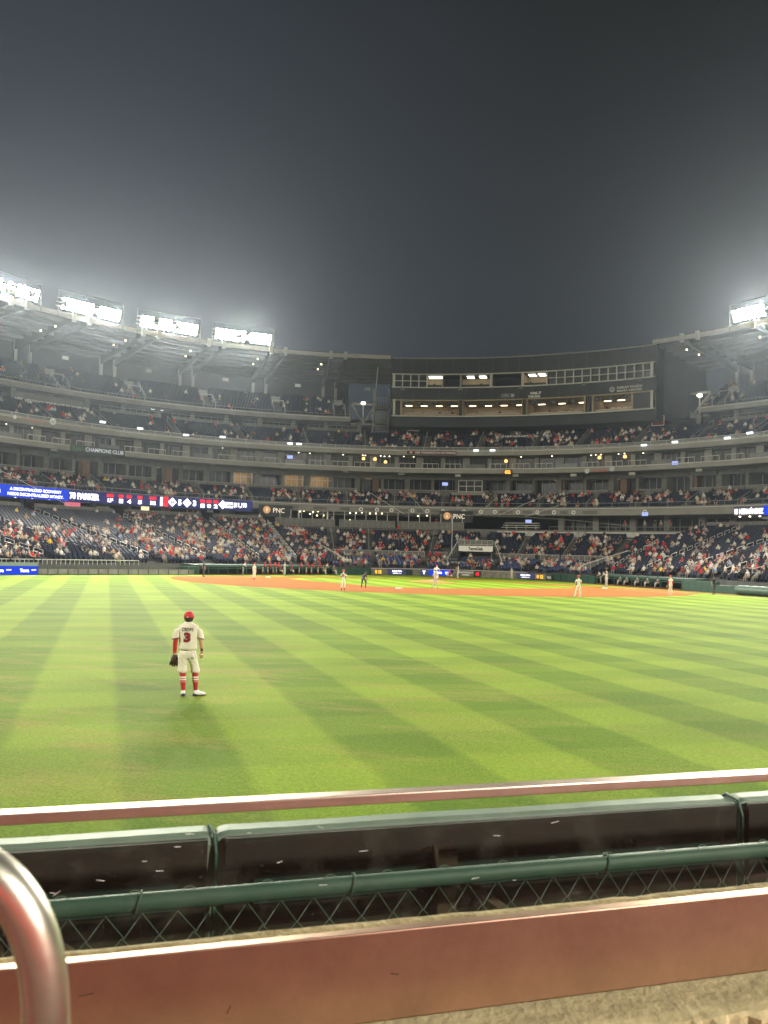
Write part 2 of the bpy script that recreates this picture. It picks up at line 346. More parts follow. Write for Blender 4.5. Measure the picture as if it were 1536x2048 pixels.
mb = MB(); n = 40; ts = np.linspace(wall_th(1060), wall_th(1700), n)
mb.loft([[pol(t, r_wall(t)-2.3, 0.004), pol(t, r_wall(t)+0.3, 0.004), pol(t, r_wall(t)+0.3, 0.001), pol(t, r_wall(t)-2.3, 0.001)] for t in ts])
struct(obj('warning_track', mb, M_track))

# ================================================================== grandstands
SEATS = {}       # stand key -> list of (x, y, z, th)
def terrace(parent, key, t0, t1, rf, r1, z0, z1, n, aisles, step=0.53, mat_=None):
    """stepped concrete; t0, t1, rf may be functions. Collects a seat position for every place outside the aisles"""
    f0 = t0 if callable(t0) else (lambda r: t0); f1 = t1 if callable(t1) else (lambda r: t1); g0 = rf if callable(rf) else (lambda t: rf)
    V = []; F = []; seats = SEATS.setdefault(key, [])
    ns = 48
    for k in range(n):
        z = z0+(z1-z0)*k/n; zp = z0+(z1-z0)*(k-1)/n if k else z0-0.9
        tm = 0.5*(f0(45)+f1(45)); rk = lambda t, q: g0(t)+(r1-g0(t))*q/n
        rm = rk(tm, k)
        ts = np.linspace(f0(rm), f1(rm), ns)
        o = len(V)
        for t in ts:
            V += [pol(t, rk(t, k), zp), pol(t, rk(t, k), z), pol(t, rk(t, k+1), z)]
        for i in range(ns-1):
            a = o+3*i; F += [(a, a+3, a+4, a+1), (a+1, a+4, a+5, a+2)]
        # end walls
        for i in (0, ns-1):
            t = ts[i]; b = len(V); V += [pol(t, rk(t, k), zp), pol(t, rk(t, k), z), pol(t, rk(t, k+1), z), pol(t, rk(t, k+1), zp)]; F.append((b, b+1, b+2, b+3))
        rs = rk(tm, k+1)-0.42; dt = math.degrees(step/rs); t = f0(rm)+dt
        while t < f1(rm)-dt*0.7:
            rr = rk(t, k+1)-0.42
            if all(abs(t-a)*math.pi/180*rr > 0.72 for a in aisles): p = pol(t, rr, z); seats.append((p[0], p[1], p[2], t, k))
            t += math.degrees(step/rr)
    o = np_mesh('seating_terrace', np.array(V), np.array(F), mat_ or M_terr, parent)
    return o
def rail_arc(t0, t1, r, z, h=1.05, post=2.0, infill=None, parent=None, m=None, name='railing', tr=0.035):
    """one length of guard rail: top and bottom rails, posts, and a grey infill sheet where the photo shows one"""
    mb = MB(); m = m or M_steel; n = max(2, int(abs(t1-t0)/1.2)+2); ts = np.linspace(t0, t1, n)
    for zz in (z+h, z+0.12): mb.tube([pol(t, r, zz) for t in ts], tr, 5)
    L = math.radians(abs(t1-t0))*r; k = max(1, int(round(L/post)))
    for t in np.linspace(t0, t1, k+1): mb.tube([pol(t, r, z), pol(t, r, z+h)], tr*0.9, 5)
    o = obj(name, mb, m, parent)
    if infill:
        q = MB(); q.ring(t0, t1, [(r+0.02, z+0.14), (r+0.03, z+0.14), (r+0.03, z+h-0.05), (r+0.02, z+h-0.05)]); obj('infill_panel', q, infill, o)
    return o
M_mesh = mat('grey_rail_infill', (0.13, 0.13, 0.12), 0.6, var=0.2, scale=1.5)
M_railg = mat('rail_glass', (0.07, 0.08, 0.08), 0.4, var=0.2, scale=1.0, spec=0.5)

# boundaries between the side stands and the middle
def bl(r): return -19.5+(r-37)*(-10.9/21)
def br(r): return 30.5+(r-38)*(8.2/20)
def dug_off(t):   # rows begin behind the dugouts
    a = 1.1
    for x0, x1 in ((275, 680), (1075, 1420)):
        u0, u1 = wall_th(x0), wall_th(x1)
        if u0-1 < t < u1+1: a = 3.5
    return a
RF = lambda t: r_wall(t)+dug_off(t)
AIS_L = [-104, -92, -80, -68.5, -54.5, -40.5, -31.0]
AIS_R = [36.5, 45.5, 55.5, 65.5, 75.5, 86]
first_stand = thing('lower_stand', 'big lower seating bank rising behind the first-base dugout', 'grandstand', pol(-60, 45, 0))
terrace(first_stand, 'first', -112, lambda r: bl(r)-0.4, RF, 58.6, 1.25, 7.7, 27, AIS_L)
third_stand = thing('lower_stand', 'lower seating bank with many empty seats behind the third-base dugout', 'grandstand', pol(55, 45, 0))
terrace(third_stand, 'third', lambda r: br(r)+0.4, 96, RF, 58.6, 1.25, 7.7, 27, AIS_R)
home_stand = thing('lower_stand', 'short front seating bank of blue seats directly behind the stone backstop wall', 'grandstand', pol(4, 45, 0))
AIS_C1 = [-13.5, -3.8, 2.0, 9.8, 17.5, 25]
terrace(home_stand, 'home', lambda r: bl(min(r, 50))+1.2, lambda r: br(min(r, 50))-1.2, lambda t: r_wall(t)+1.0, 49.4, 1.0, 2.3, 6, AIS_C1)
club_bank = thing('lower_stand', 'seating bank behind the railed barrier and below the balcony', 'grandstand', pol(4, 54, 0))
AIS_C2 = [-20.5, -14.2, -3.2, 5.2, 12.5, 20.5, 29]
terrace(club_bank, 'club', lambda r: bl(r)+1.0, lambda r: br(r)-1.0, 50.4, 57.6, 2.7, 6.6, 10, AIS_C2)
# barrier between the two middle banks, with its rail and infill
mb = MB(); mb.ring(bl(50)+1, br(50)-1, [(49.5, 1.2), (50.3, 1.2), (50.3, 2.75), (49.5, 2.75)]); obj('barrier_wall', mb, M_conc, club_bank)
for a, b in ((bl(50)+1, -14.2), (-14.0, -4.1), (-2.4, 0.0), (8.0, 20.3), (20.7, br(50)-1)):
    rail_arc(a, b, 49.6, 2.75, 0.85, 0.95, M_mesh, club_bank, M_steelw)
# stairs walls that slope down between the side stands and the middle
def slope_rail(bf, r0, r1, z0, z1, label, posts=16):
    t = thing('stair_railing', label, 'railing', pol(bf((r0+r1)/2), (r0+r1)/2, z0))
    P = lambda k, dz=0: pol(bf(r0+(r1-r0)*k), r0+(r1-r0)*k, z0+(z1-z0)*k+dz)
    mb = MB(); ks = np.linspace(0, 1, 12)
    mb.tube([P(k, 1.25) for k in ks], 0.06, 6); obj('top_rail', mb, M_steelw, t)
    mb = MB(); mb.loft([[P(k, -1.3)+np.array([0.06, 0, 0]), P(k, 0.25)+np.array([0.06, 0, 0]), P(k, 0.25)-np.array([0.06, 0, 0]), P(k, -1.3)-np.array([0.06, 0, 0])] for k in ks]); obj('side_wall', mb, M_conc, t)
    mb = MB(); mb.loft([[P(k, 0.3)+np.array([0.02, 0, 0]), P(k, 1.15)+np.array([0.02, 0, 0]), P(k, 1.15)-np.array([0.02, 0, 0]), P(k, 0.3)-np.array([0.02, 0, 0])] for k in ks]); obj('infill_panel', mb, M_mesh, t)
    for k in np.linspace(0, 1, posts):
        mb = MB(); mb.tube([P(k, 0.1), P(k, 1.25)], 0.045, 6); obj('post', mb, M_steelw, t)
slope_rail(bl, 38.5, 58.5, 1.1, 6.6, 'long pale stair railing sloping down beside the stand behind first base')
slope_rail(br, 39.5, 58.5, 1.1, 6.2, 'long pale stair railing sloping down beside the stand behind third base')

# ---------------------------------------------------------------- balcony level above the middle bank and the open concourse
conc = thing('concourse_level', 'shadowed concourse with pillars below the first ring of grey fascia', 'concourse', pol(-8, 64, 6))
mb = MB(); mb.ring(-112, 96, [(58.7, 6.0), (75, 6.0), (75, 7.6), (58.7, 7.6)]); obj('floor_slab', mb, M_conc, conc)
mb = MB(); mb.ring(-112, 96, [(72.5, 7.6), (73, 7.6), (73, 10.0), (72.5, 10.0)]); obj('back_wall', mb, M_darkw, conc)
for t in list(np.arange(-108, -33, 5.2))+list(np.arange(41, 96, 5.2)):
    mb = MB(); mb.rbox(t, 64, 8.85, 0.7, 0.7, 2.5); obj('pillar', mb, M_conc, conc)
rail_arc(-112, -81, 58.9, 7.7, 1.1, 1.8, M_mesh, conc); rail_arc(-79, -69.5, 58.9, 7.7, 1.1, 1.8, M_mesh, conc); rail_arc(-67.4, -55.4, 58.9, 7.7, 1.1, 1.8, M_mesh, conc); rail_arc(-53.5, -41.4, 58.9, 7.7, 1.1, 1.8, M_mesh, conc)
rail_arc(-39.5, -31.5, 58.9, 7.7, 1.1, 1.8, M_mesh, conc); rail_arc(40, 55, 58.9, 7.7, 1.1, 1.8, M_mesh, conc); rail_arc(56.5, 96, 58.9, 7.7, 1.1, 1.8, M_mesh, conc)
balc = thing('club_balcony', 'balcony with tall pale posts and railing above the middle seating bank', 'balcony', pol(-13, 58, 6))
for a, b in ((-29.6, -19.8), (-19.0, -9.8), (-9.4, 1.6)):
    mb = MB(); mb.ring(a, b, [(57.7, 6.45), (58.6, 6.45), (58.6, 7.25), (57.7, 7.25)]); obj('balcony_front', mb, M_soff, balc)
    rail_arc(a, b, 57.9, 7.3, 1.3, 0.9, M_mesh, balc, M_steel)
for t in np.arange(-28.6, 1.5, 1.75):
    mb = MB(); mb.tube([pol(t, 59.4, 7.6), pol(t, 59.4, 10.1)], 0.06, 6); obj('post', mb, M_steelw, balc)
deck = thing('club_balcony', 'balcony with a long plain pale front band and a stack of benches on it', 'balcony', pol(22, 58, 6))
mb = MB(); mb.ring(7.2, 38.4, [(57.5, 6.55), (58.2, 6.55), (58.2, 7.35), (57.5, 7.35)]); obj('balcony_front', mb, M_fascw, deck)
mb = MB(); mb.ring(7.2, 38.4, [(57.45, 6.2), (57.7, 6.2), (57.7, 6.36), (57.45, 6.36)]); obj('lower_ledge', mb, M_fascia, deck)
for t in (15.8, 21.0, 26.5, 31.5, 36.5):
    mb = MB(); mb.rbox(t, 64.5, 8.9, 1.0, 0.8, 2.6); obj('pillar', mb, M_fascia, deck)
for i, t in enumerate(np.arange(16.4, 38, 1.7)):
    mb = MB(); mb.rbox(t, 66.5, 8.7, 1.5, 0.06, 1.9); w = obj('window_pane', mb, M_glassd, deck)
    q = MB(); q.rbox(t+0.74, 66.4, 8.7, 0.1, 0.1, 1.95); obj('frame', q, M_steel, w)
rail_arc(15.5, 38.4, 58.3, 7.4, 0.75, 1.6, None, deck)
bench = thing('bench_stack', 'pale stacked bleacher benches on the balcony beside the glowing bank sign', 'bench stack', pol(10, 59.5, 7.6))
for k in range(3):
    mb = MB(); mb.rbox(10.6, 59.4+0.5*k, 8.0+0.38*k, 6.4-0.3*k, 0.35, 0.1); obj('plank', mb, M_fascw, bench)
for k in range(4):
    mb = MB(); mb.rbox(8.3+1.55*k, 59.9, 7.95, 0.08, 1.2, 0.75); obj('frame_leg', mb, M_steel, bench)

# ---------------------------------------------------------------- ring tiers
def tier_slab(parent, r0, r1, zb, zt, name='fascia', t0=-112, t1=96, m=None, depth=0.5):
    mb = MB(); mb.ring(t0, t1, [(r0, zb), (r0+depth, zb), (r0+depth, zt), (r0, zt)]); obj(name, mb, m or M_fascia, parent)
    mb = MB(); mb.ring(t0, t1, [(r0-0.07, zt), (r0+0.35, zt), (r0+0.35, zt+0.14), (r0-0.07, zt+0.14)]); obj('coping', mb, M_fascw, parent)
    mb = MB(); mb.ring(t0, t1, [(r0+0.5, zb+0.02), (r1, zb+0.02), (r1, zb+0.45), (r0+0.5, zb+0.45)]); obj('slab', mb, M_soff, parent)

T1 = thing('seating_tier', 'first raised ring tier with seats in front of a row of open suites', 'seating tier', pol(0, 62, 10))
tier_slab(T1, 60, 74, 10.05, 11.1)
AIS1 = list(np.arange(-110, 96, 7.6)+1.2)
terrace(T1, 'tier1', -112, 96, 60.7, 66.6, 11.15, 13.5, 7, AIS1)
rail_arc(-112, 96, 60.2, 11.25, 0.75, 3.0, None, T1, M_steel)
T2 = thing('seating_tier', 'narrow suite ring with grey balcony fronts above the open suites', 'seating tier', pol(0, 65, 17))
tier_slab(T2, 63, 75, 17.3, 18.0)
T3 = thing('seating_tier', 'gallery ring of navy seats above the narrow suite ring', 'seating tier', pol(0, 68, 20))
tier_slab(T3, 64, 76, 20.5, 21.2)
AIS3 = [-106, -97, -88, -79, -70.4, -61.8, -53.4, -43.2, -33.4, -23.8, -14.8, -5.6, 2.6, 11.0, 17.6, 26.0, 34.5, 42.5, 51, 60, 70, 80]
terrace(T3, 'tier3', -112, 96, 64.8, 72.6, 21.3, 25.0, 9, AIS3)
rail_arc(-112, 96, 64.15, 21.34, 0.6, 2.6, M_railg, T3, M_steelw, tr=0.03)

# open suites of the first ring (z 13.5 .. 17.3) and the narrow suite ring (z 18 .. 20.5)
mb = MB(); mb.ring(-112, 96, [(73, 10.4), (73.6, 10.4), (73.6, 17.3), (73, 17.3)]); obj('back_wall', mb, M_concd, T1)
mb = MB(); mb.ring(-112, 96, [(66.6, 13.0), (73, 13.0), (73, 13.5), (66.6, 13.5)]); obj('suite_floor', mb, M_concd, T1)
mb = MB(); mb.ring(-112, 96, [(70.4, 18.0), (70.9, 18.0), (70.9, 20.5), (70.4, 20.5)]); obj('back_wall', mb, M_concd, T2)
LIT1 = [(486, 532), (550, 604), (626, 668)]          # warm rooms behind glass, photo columns
def lit1(t): 
    return any(cyl(a, 955, 68)[0]-0.3 < t < cyl(b, 955, 68)[0]+0.3 for a, b in LIT1)
DOORS = [(156, 915), (322, 932), (737, 965), (1108, 962), (1232, 962), (1372, 960)]
door_t = [cyl(x, y, 68)[0] for x, y in DOORS]
tt = np.arange(-88, 62, 3.8)
for i, t in enumerate(tt):
    tc = t+1.9; lit = lit1(tc)
    mb = MB(); mb.rbox(t, 69.4, 15.4, 0.9 if i % 2 else 0.5, 4.2, 3.7); obj('partition', mb, M_conc, T1)
    mb = MB(); mb.rbox(tc, 67.0, 16.85, 4.2, 0.3, 0.75); obj('header', mb, M_soff, T1)
    # front parapet, open where the stairs come through
    if not any(abs(tc-d) < 2.2 for d in door_t):
        mb = MB(); mb.rbox(tc, 66.75, 14.0, 4.3, 0.22, 0.95); pp = obj('parapet', mb, M_conc, T1)
        q = MB(); q.rbox(tc, 66.7, 14.56, 4.3, 0.12, 0.1); obj('top_rail', q, M_steel, pp)
    if lit:
        mb = MB(); mb.rbox(tc, 72.2, 15.4, 4.2, 0.1, 3.4); obj('room_wall', mb, mat('honey_room_wall', (0.36, 0.24, 0.11), 0.8, var=0.3, scale=1.3), T1)
        mb = MB(); mb.rbox(tc, 70.6, 17.12, 3.2, 0.7, 0.06); obj('ceiling_light', mb, E_warm, T1)
        for u in (-1.5, -0.5, 0.5, 1.5):
            mb = MB(); mb.rbox(tc+math.degrees(u/68), 68.2, 15.5, 0.2, 0.2, 3.4); obj('mullion', mb, M_steelw, T1)
        mb = MB(); mb.rbox(tc, 68.2, 15.9, 4.2, 0.1, 0.1); obj('transom', mb, M_steelw, T1)
    else:
        mb = MB(); mb.rbox(tc, 69.8, 15.1, 4.0, 0.08, 2.9); w = obj('window', mb, M_glassd, T1)
        q = MB()
        for u in (-1.2, 0, 1.2): q.rbox(tc+math.degrees(u/69.7), 69.72, 15.1, 0.09, 0.09, 2.9)
        obj('frame', q, M_steel, w)
    for u in ((-0.9, 0.7) if i % 3 else (-1.1, 0.1, 1.2)):
        if rng.random() < 0.75:
            q = MB(); c = pol(tc+math.degrees((u+rng.normal()*0.2)/68), 68.0+rng.random()*1.4, 17.24)
            q.loft([[c+np.array([0.13*math.cos(a), 0.13*math.sin(a), dz]) for a in np.arange(6)*math.pi/3] for dz in (-0.06, 0.05)]); obj('downlight', q, E_down, T1)
for t in door_t:
    mb = MB(); mb.rbox(t, 70.5, 15.3, 1.3, 0.1, 3.5); obj('lit_doorway', mb, M_warm, T1)
    mb = MB(); mb.rbox(t, 69.6, 17.0, 0.9, 0.5, 0.06); obj('ceiling_light', mb, E_warm, T1)
    mb = MB(); mb.rbox(t+1.15, 68.6, 15.2, 1.1, 1.6, 3.8); obj('wood_pier', mb, mat('brown_pier', (0.16, 0.09, 0.05), 0.7, var=0.2), T1)
# press photographers' white framed window box in the first ring
pb = thing('camera_booth', 'white framed six-pane camera booth hung in the first ring behind home plate', 'booth', pol(cyl(940, 965, 66)[0], 66, 13.5))
tb = cyl(941, 965, 66.2)[0]
mb = MB(); mb.rbox(tb, 66.8, 15.3, 4.4, 1.0, 2.2); obj('box', mb, M_darkw, pb)
mb = MB(); mb.rbox(tb-0.3, 66.6, 13.75, 6.0, 1.4, 0.95); obj('apron', mb, M_fascia, pb)
for i in range(3):
    for j in range(2):
        mb = MB(); mb.rbox(tb+math.degrees((i-1)*1.38/66), 66.24, 14.85+j*0.95, 1.2, 0.06, 0.8); obj('window_pane', mb, M_glassd, pb)
mb = MB()
for i in range(4): mb.rbox(tb+math.degrees((i-1.5)*1.38/66), 66.2, 15.3, 0.14, 0.16, 2.1)
for z in (14.35, 15.33, 16.3): mb.rbox(tb, 66.19, z, 4.3, 0.13, 0.12)
obj('window_frame', mb, M_steelw, pb)

for i, t in enumerate(np.arange(-88, 62, 3.55)):
    tc = t+1.78
    mb = MB(); mb.rbox(t, 67.0, 19.2, 1.25 if i % 2 else 0.75, 1.0, 2.5); obj('column', mb, M_fascia, T2)
    warm = (-16.5 < tc < -10) or (19 < tc < 26)
    mb = MB(); mb.rbox(tc, 66.9, 19.1, 3.5, 0.08, 2.2); w = obj('window', mb, M_glassd, T2)
    q = MB()
    for u in (-0.9, 0.0, 0.9): q.rbox(tc+math.degrees(u/66.8), 66.84, 19.1, 0.07, 0.07, 2.2)
    obj('frame', q, M_steeld if i % 3 else M_steel, w)
    mb = MB(); mb.rbox(tc, 66.8, 20.38, 3.6, 0.4, 0.2); obj('header', mb, M_soff, T2)
    if i % 4 != 1:
        mb = MB(); mb.tube([pol(tc-1.3, 63.3, 18.95), pol(tc, 63.3, 18.95), pol(tc+1.3, 63.3, 18.95)], 0.05, 6)
        for u in (-1.3, -0.4, 0.4, 1.3): mb.tube([pol(tc+u, 63.3, 18.1), pol(tc+u, 63.3, 18.95)], 0.035, 5)
        obj('railing', mb, M_steelw, T2)
    else:
        mb = MB(); mb.rbox(tc, 63.4, 18.5, 3.4, 0.06, 0.75); obj('glass_guard', mb, M_railg, T2)
    for u in (-0.8, 0.0, 0.9):
        if rng.random() < (0.7 if warm else 0.12):
            q = MB(); c = pol(tc+math.degrees((u+rng.normal()*0.2)/66), 65.6+rng.random()*0.8, 20.42)
            q.loft([[c+np.array([0.09*math.cos(a), 0.09*math.sin(a), dz]) for a in np.arange(6)*math.pi/3] for dz in (-0.05, 0.05)]); obj('downlight', q, E_down, T2)
# hanging amber lanterns in the two warm suites of the narrow ring
lan_n = 0
for x, y in ((727, 917), (750, 918), (771, 924), (1199, 915), (1250, 913), (1012, 922)):
    t, z = cyl(x, y, 65.8); c = pol(t, 65.8, z)
    mb = MB(); mb.loft([[c+np.array([r*math.cos(a), r*math.sin(a), dz]) for a in np.arange(8)*math.pi/4] for r, dz in ((0.10, 0.28), (0.24, 0.2), (0.32, -0.1), (0.22, -0.26))])
    tag(obj('hanging_lantern', mb, emis('amber_lantern', (1.0, 0.55, 0.16), 2.2)), 'glowing amber lantern hanging in a suite of the narrow ring', 'lantern', 'amber lanterns in the narrow suite ring')
# small white floodlights and cameras clipped along the gallery fascia
for x, y in ((205, 840), (280, 853), (372, 866), (445, 870), (580, 883), (598, 884), (952, 902), (985, 902), (1288, 887), (1350, 880), (1455, 872), (1500, 862)):
    t, z = cyl(x, y+4, 63.8); mb = MB(); mb.rbox(t, 63.75, max(z, 21.35), 0.9, 0.25, 0.28)
    tag(obj('ledge_light', mb, emis('ledge_lamp', (0.95, 1.0, 1.0), 2.0)), 'small bright white lamp clipped on the ledge of the gallery ring', 'lamp', 'bright lamps along the gallery ledge')
# ---------------------------------------------------------------- back of the gallery: parapets and walkway under the upper deck
mb = MB(); mb.ring(-112, 96, [(72.6, 24.6), (82, 24.6), (82, 25.0), (72.6, 25.0)]); obj('walkway', mb, M_concd, T3)
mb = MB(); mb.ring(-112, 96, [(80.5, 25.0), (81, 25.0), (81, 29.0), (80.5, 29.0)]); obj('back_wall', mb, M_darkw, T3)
for a, b in ((-88, -80), (-78.2, -71.2), (-60.6, -54.2), (-52.4, -44.0), (-42.4, -34.2), (-32.4, -24.6), (-23.0, -15.6), (35.4, 41.6), (43.6, 50), (52, 59)):
    mb = MB(); mb.ring(a, b, [(72.7, 24.9), (73.0, 24.9), (73.0, 25.9), (72.7, 25.9)]); p = obj('parapet', mb, M_conc, T3)
    rail_arc(a, b, 72.85, 25.9, 0.6, 1.1, None, p, M_steel)
for t in np.arange(-86, 60, 4.7):
    if -12 < t < 28: continue
    mb = MB(); mb.rbox(t, 76, 26.4, 0.8, 0.8, 2.8); obj('pillar', mb, M_conc, T3)

# ---------------------------------------------------------------- upper decks with their roofs
def upper(t0, t1, label, rlabel, key, aisles, cols, rt0, rt1):
    U = thing('upper_deck', label, 'upper deck', pol((t0+t1)/2, 78, 27.5))
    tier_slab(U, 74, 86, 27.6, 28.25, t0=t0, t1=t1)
    terrace(U, key, t0, t1, 74.7, 83.4, 28.35, 33.2, 11, aisles)
    rail_arc(t0, t1, 74.2, 28.4, 0.55, 3.0, None, U, M_steel)
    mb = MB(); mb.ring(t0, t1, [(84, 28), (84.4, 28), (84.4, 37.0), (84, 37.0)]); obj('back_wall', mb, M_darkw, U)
    for t in (t0, t1):
        mb = MB(); mb.loft([[pol(t-0.1, 74, 27.8), pol(t-0.1, 84, 27.8), pol(t-0.1, 84, 33.6), pol(t-0.1, 74, 28.6)], [pol(t+0.1, 74, 27.8), pol(t+0.1, 84, 27.8), pol(t+0.1, 84, 33.6), pol(t+0.1, 74, 28.6)]]); obj('end_wall', mb, M_fascia, U)
    for a in aisles:                                       # stair mouths in the lower rows, each with a pale U-shaped rail
        if a < -88: continue
        mb = MB(); w = 1.05
        for s in (-1, 1):
            mb.tube([pol(a+math.degrees(s*w/75), 75.0, 28.6), pol(a+math.degrees(s*w/75), 75.0, 29.5), pol(a+math.degrees(s*w/77), 77.6, 31.4), pol(a+math.degrees(s*w/77), 77.6, 30.0)], 0.06, 6)
        mb.tube([pol(a-math.degrees(w/77), 77.6, 31.4), pol(a+math.degrees(w/77), 77.6, 31.4)], 0.07, 6)
        obj('stair_rail', mb, M_steelw, U)
        mb = MB(); mb.rbox(a, 80.6, 32.1, 1.7, 0.1, 1.1); obj('stair_gate', mb, M_steel, U)
    for a in cols:
        for d in (-0.85, 0.85):
            mb = MB(); mb.rbox(a+d, 83.4, 35.2, 0.55, 0.55, 3.9); obj('column', mb, M_fascia, U)
        mb = MB(); mb.rbox(a+5.2, 83.8, 35.7, 1.1, 0.12, 0.6); obj('section_plate', mb, M_fascw, U)
    R = thing('roof_canopy', rlabel, 'roof', pol((rt0+rt1)/2, 74, 37))
    mb = MB(); mb.ring(rt0, rt1, [(64.2, 37.9), (84.6, 37.2), (84.6, 37.5), (64.2, 38.2)]); obj('roof_deck', mb, M_roof, R)
    mb = MB(); mb.ring(rt0, rt1, [(63.8, 37.35), (64.2, 37.35), (64.2, 38.0), (63.8, 38.0)]); obj('front_fascia', mb, M_fascia, R)
    for r in np.linspace(66.6, 83.2, 7):
        z = 37.9-0.7*(r-64.2)/20.4
        mb = MB(); mb.ring(rt0, rt1, [(r-0.22, z-0.62), (r+0.22, z-0.62), (r+0.22, z-0.02), (r-0.22, z-0.02)]); obj('purlin', mb, M_roof, R)
    for a in cols:
        for d in (-0.95, 0.95):
            mb = MB(); A = lambda r, z, q: pol(a+d*(0.95+0.3*(r < 70))+math.degrees(q/r), r, z)
            mb.loft([[A(r, zt, -0.16), A(r, zt, 0.16), A(r, zb, 0.16), A(r, zb, -0.16)] for r, zt, zb in ((64.3, 37.85, 37.0), (74, 37.5, 36.2), (84, 37.2, 35.4))]); obj('girder', mb, M_roof, R)
            q = MB(); q.rbox(a+d*1.2, 63.7, 37.6, 0.55, 0.5, 1.3); obj('girder_nose', q, M_fascia, R)
    for a in np.arange(rt0+3, rt1-1, 9.6):
        for r in (69.0, 73.5):
            c = pol(a+rng.normal()*0.2, r, 37.0)
            mb = MB(); mb.loft([[c+np.array([0.12*math.cos(q), 0.12*math.sin(q), dz]) for q in np.arange(6)*math.pi/3] for dz in (-0.1, 0.1)]); obj('downlight', mb, E_down, R)
    return U, R
upper(-92, -16.9, 'long upper deck of sparse navy seats on the first-base side', 'long ribbed roof canopy over the upper deck on the first-base side', 'upperL', [-84, -76, -66.5, -56.5, -46.5, -36.8, -27.0, -18.4], [-77.6, -68, -58.9, -48.6, -38.6, -28.95, -19.5], -92, -11.2)
upper(32.2, 72, 'upper deck of navy seats on the third-base side beside the lamp post', 'ribbed roof canopy over the upper deck on the third-base side', 'upperR', [34.2, 43.5, 53, 62.5], [34.7, 45, 55, 65], 29.2, 72)

# ---------------------------------------------------------------- press box
PB = thing('press_box', 'dark curved press box with two bands of windows behind home plate', 'press box', pol(7.6, 80, 28.8))
p0, p1 = -10.95, 26.2
def pring(name, r0, r1, z0, z1, m, a=p0, b=p1):
    mb = MB(); mb.ring(a, b, [(r0, z0), (r1, z0), (r1, z1), (r0, z1)]); return obj(name, mb, m, PB)
pring('upper_cladding', 74, 86, 36.95, 39.75, M_dark); pring('roof_edge', 73.8, 86, 39.752, 39.93, M_steel)
pring('middle_cladding', 74, 79, 32.1, 34.25, M_dark); pring('lower_cladding', 74.3, 80, 27.0, 28.85, M_dark)
pring('floor', 74.2, 86, 28.852, 29.0, M_concd); pring('back_wall', 82, 82.3, 29, 36.9, M_darkw); pring('soffit', 74.2, 82, 31.9, 32.098, M_warm); pring('upper_floor', 74.2, 82, 34.252, 34.36, M_concd)
for (z0, z1) in ((34.25, 34.45), (36.75, 36.948), (28.85, 29.05)): pring('window_band_frame', 73.82, 74.1, z0, z1, M_steelw)
mb = MB(); mb.rbox(p0-0.1, 80, 33.4, 0.3, 12.0, 12.6); obj('end_wall', mb, M_dark, PB)
mb = MB(); mb.rbox(p1+0.1, 80, 33.4, 0.3, 12.0, 12.6); obj('end_wall', mb, M_dark, PB)
mb = MB(); mb.rbox(p1+1.7, 82, 33.4, 4.2, 9.0, 12.0); obj('end_block', mb, M_dark, PB)
for (x, y, z0, z1) in ((788, 758, 34.3, 36.9), (1304, 738, 34.3, 36.9), (788, 815, 28.95, 32.05), (1304, 800, 28.95, 32.05)):
    t, _ = cyl(x, y, 73.9); mb = MB(); mb.rbox(t, 73.9, (z0+z1)/2, 0.45, 0.4, z1-z0); obj('end_post', mb, M_steelw, PB)
# upper band: framed panes, open lit rooms and one dark opening, in the order of the photograph
def pth(x): return cyl(x, 756, 74)[0]
UP_BAND = [(789, 854, 'pane', 4), (854, 886, 'lit', 1), (886, 921, 'dark', 1), (921, 981, 'lit', 1), (984, 1044, 'dark', 1), (1046, 1094, 'lit', 1), (1096, 1304, 'pane', 12)]
for x0, x1, kind, n in UP_BAND:
    a, b = pth(x0), pth(x1)
    if kind == 'pane':
        for i in range(n):
            c0, c1 = a+(b-a)*i/n, a+(b-a)*(i+1)/n; tm = (c0+c1)/2; wd = math.radians(c1-c0)*74
            for zz, hh in ((34.98, 1.05), (36.18, 1.1)):
                mb = MB(); mb.rbox(tm, 74.35, zz, wd-0.12, 0.05, hh); obj('window_pane', mb, M_glassd, PB)
            mb = MB(); mb.rbox(c1, 74.05, 35.6, 0.2, 0.3, 2.35); obj('mullion', mb, M_steelw, PB)
        mb = MB(); mb.ring(a, b, [(73.95, 35.52), (74.2, 35.52), (74.2, 35.66), (73.95, 35.66)]); obj('transom', mb, M_steelw, PB)
    else:
        lit = kind == 'lit'
        mb = MB(); mb.rbox((a+b)/2, 78.2, 35.6, math.radians(b-a)*78, 0.1, 2.4); obj('room_wall', mb, M_warm if lit else M_darkw, PB)
        for t in (a, b):
            mb = MB(); mb.rbox(t, 76.1, 35.6, 0.14, 4.1, 2.4); obj('room_partition', mb, M_warm if lit else M_darkw, PB)
            mb = MB(); mb.rbox(t, 74.0, 35.6, 0.22, 0.22, 2.35); obj('mullion', mb, M_steelw, PB)
        if lit:
            for k in range(2):
                for j in (75.6, 77.0):
                    mb = MB(); mb.rbox(a+(b-a)*(0.3+0.4*k), j, 36.72, 1.3, 0.35, 0.06); obj('ceiling_light', mb, E_cool, PB)
            mb = MB(); mb.rbox((a+b)/2, 75.4, 34.75, math.radians(b-a)*72, 0.6, 0.7); obj('desk', mb, M_black, PB)
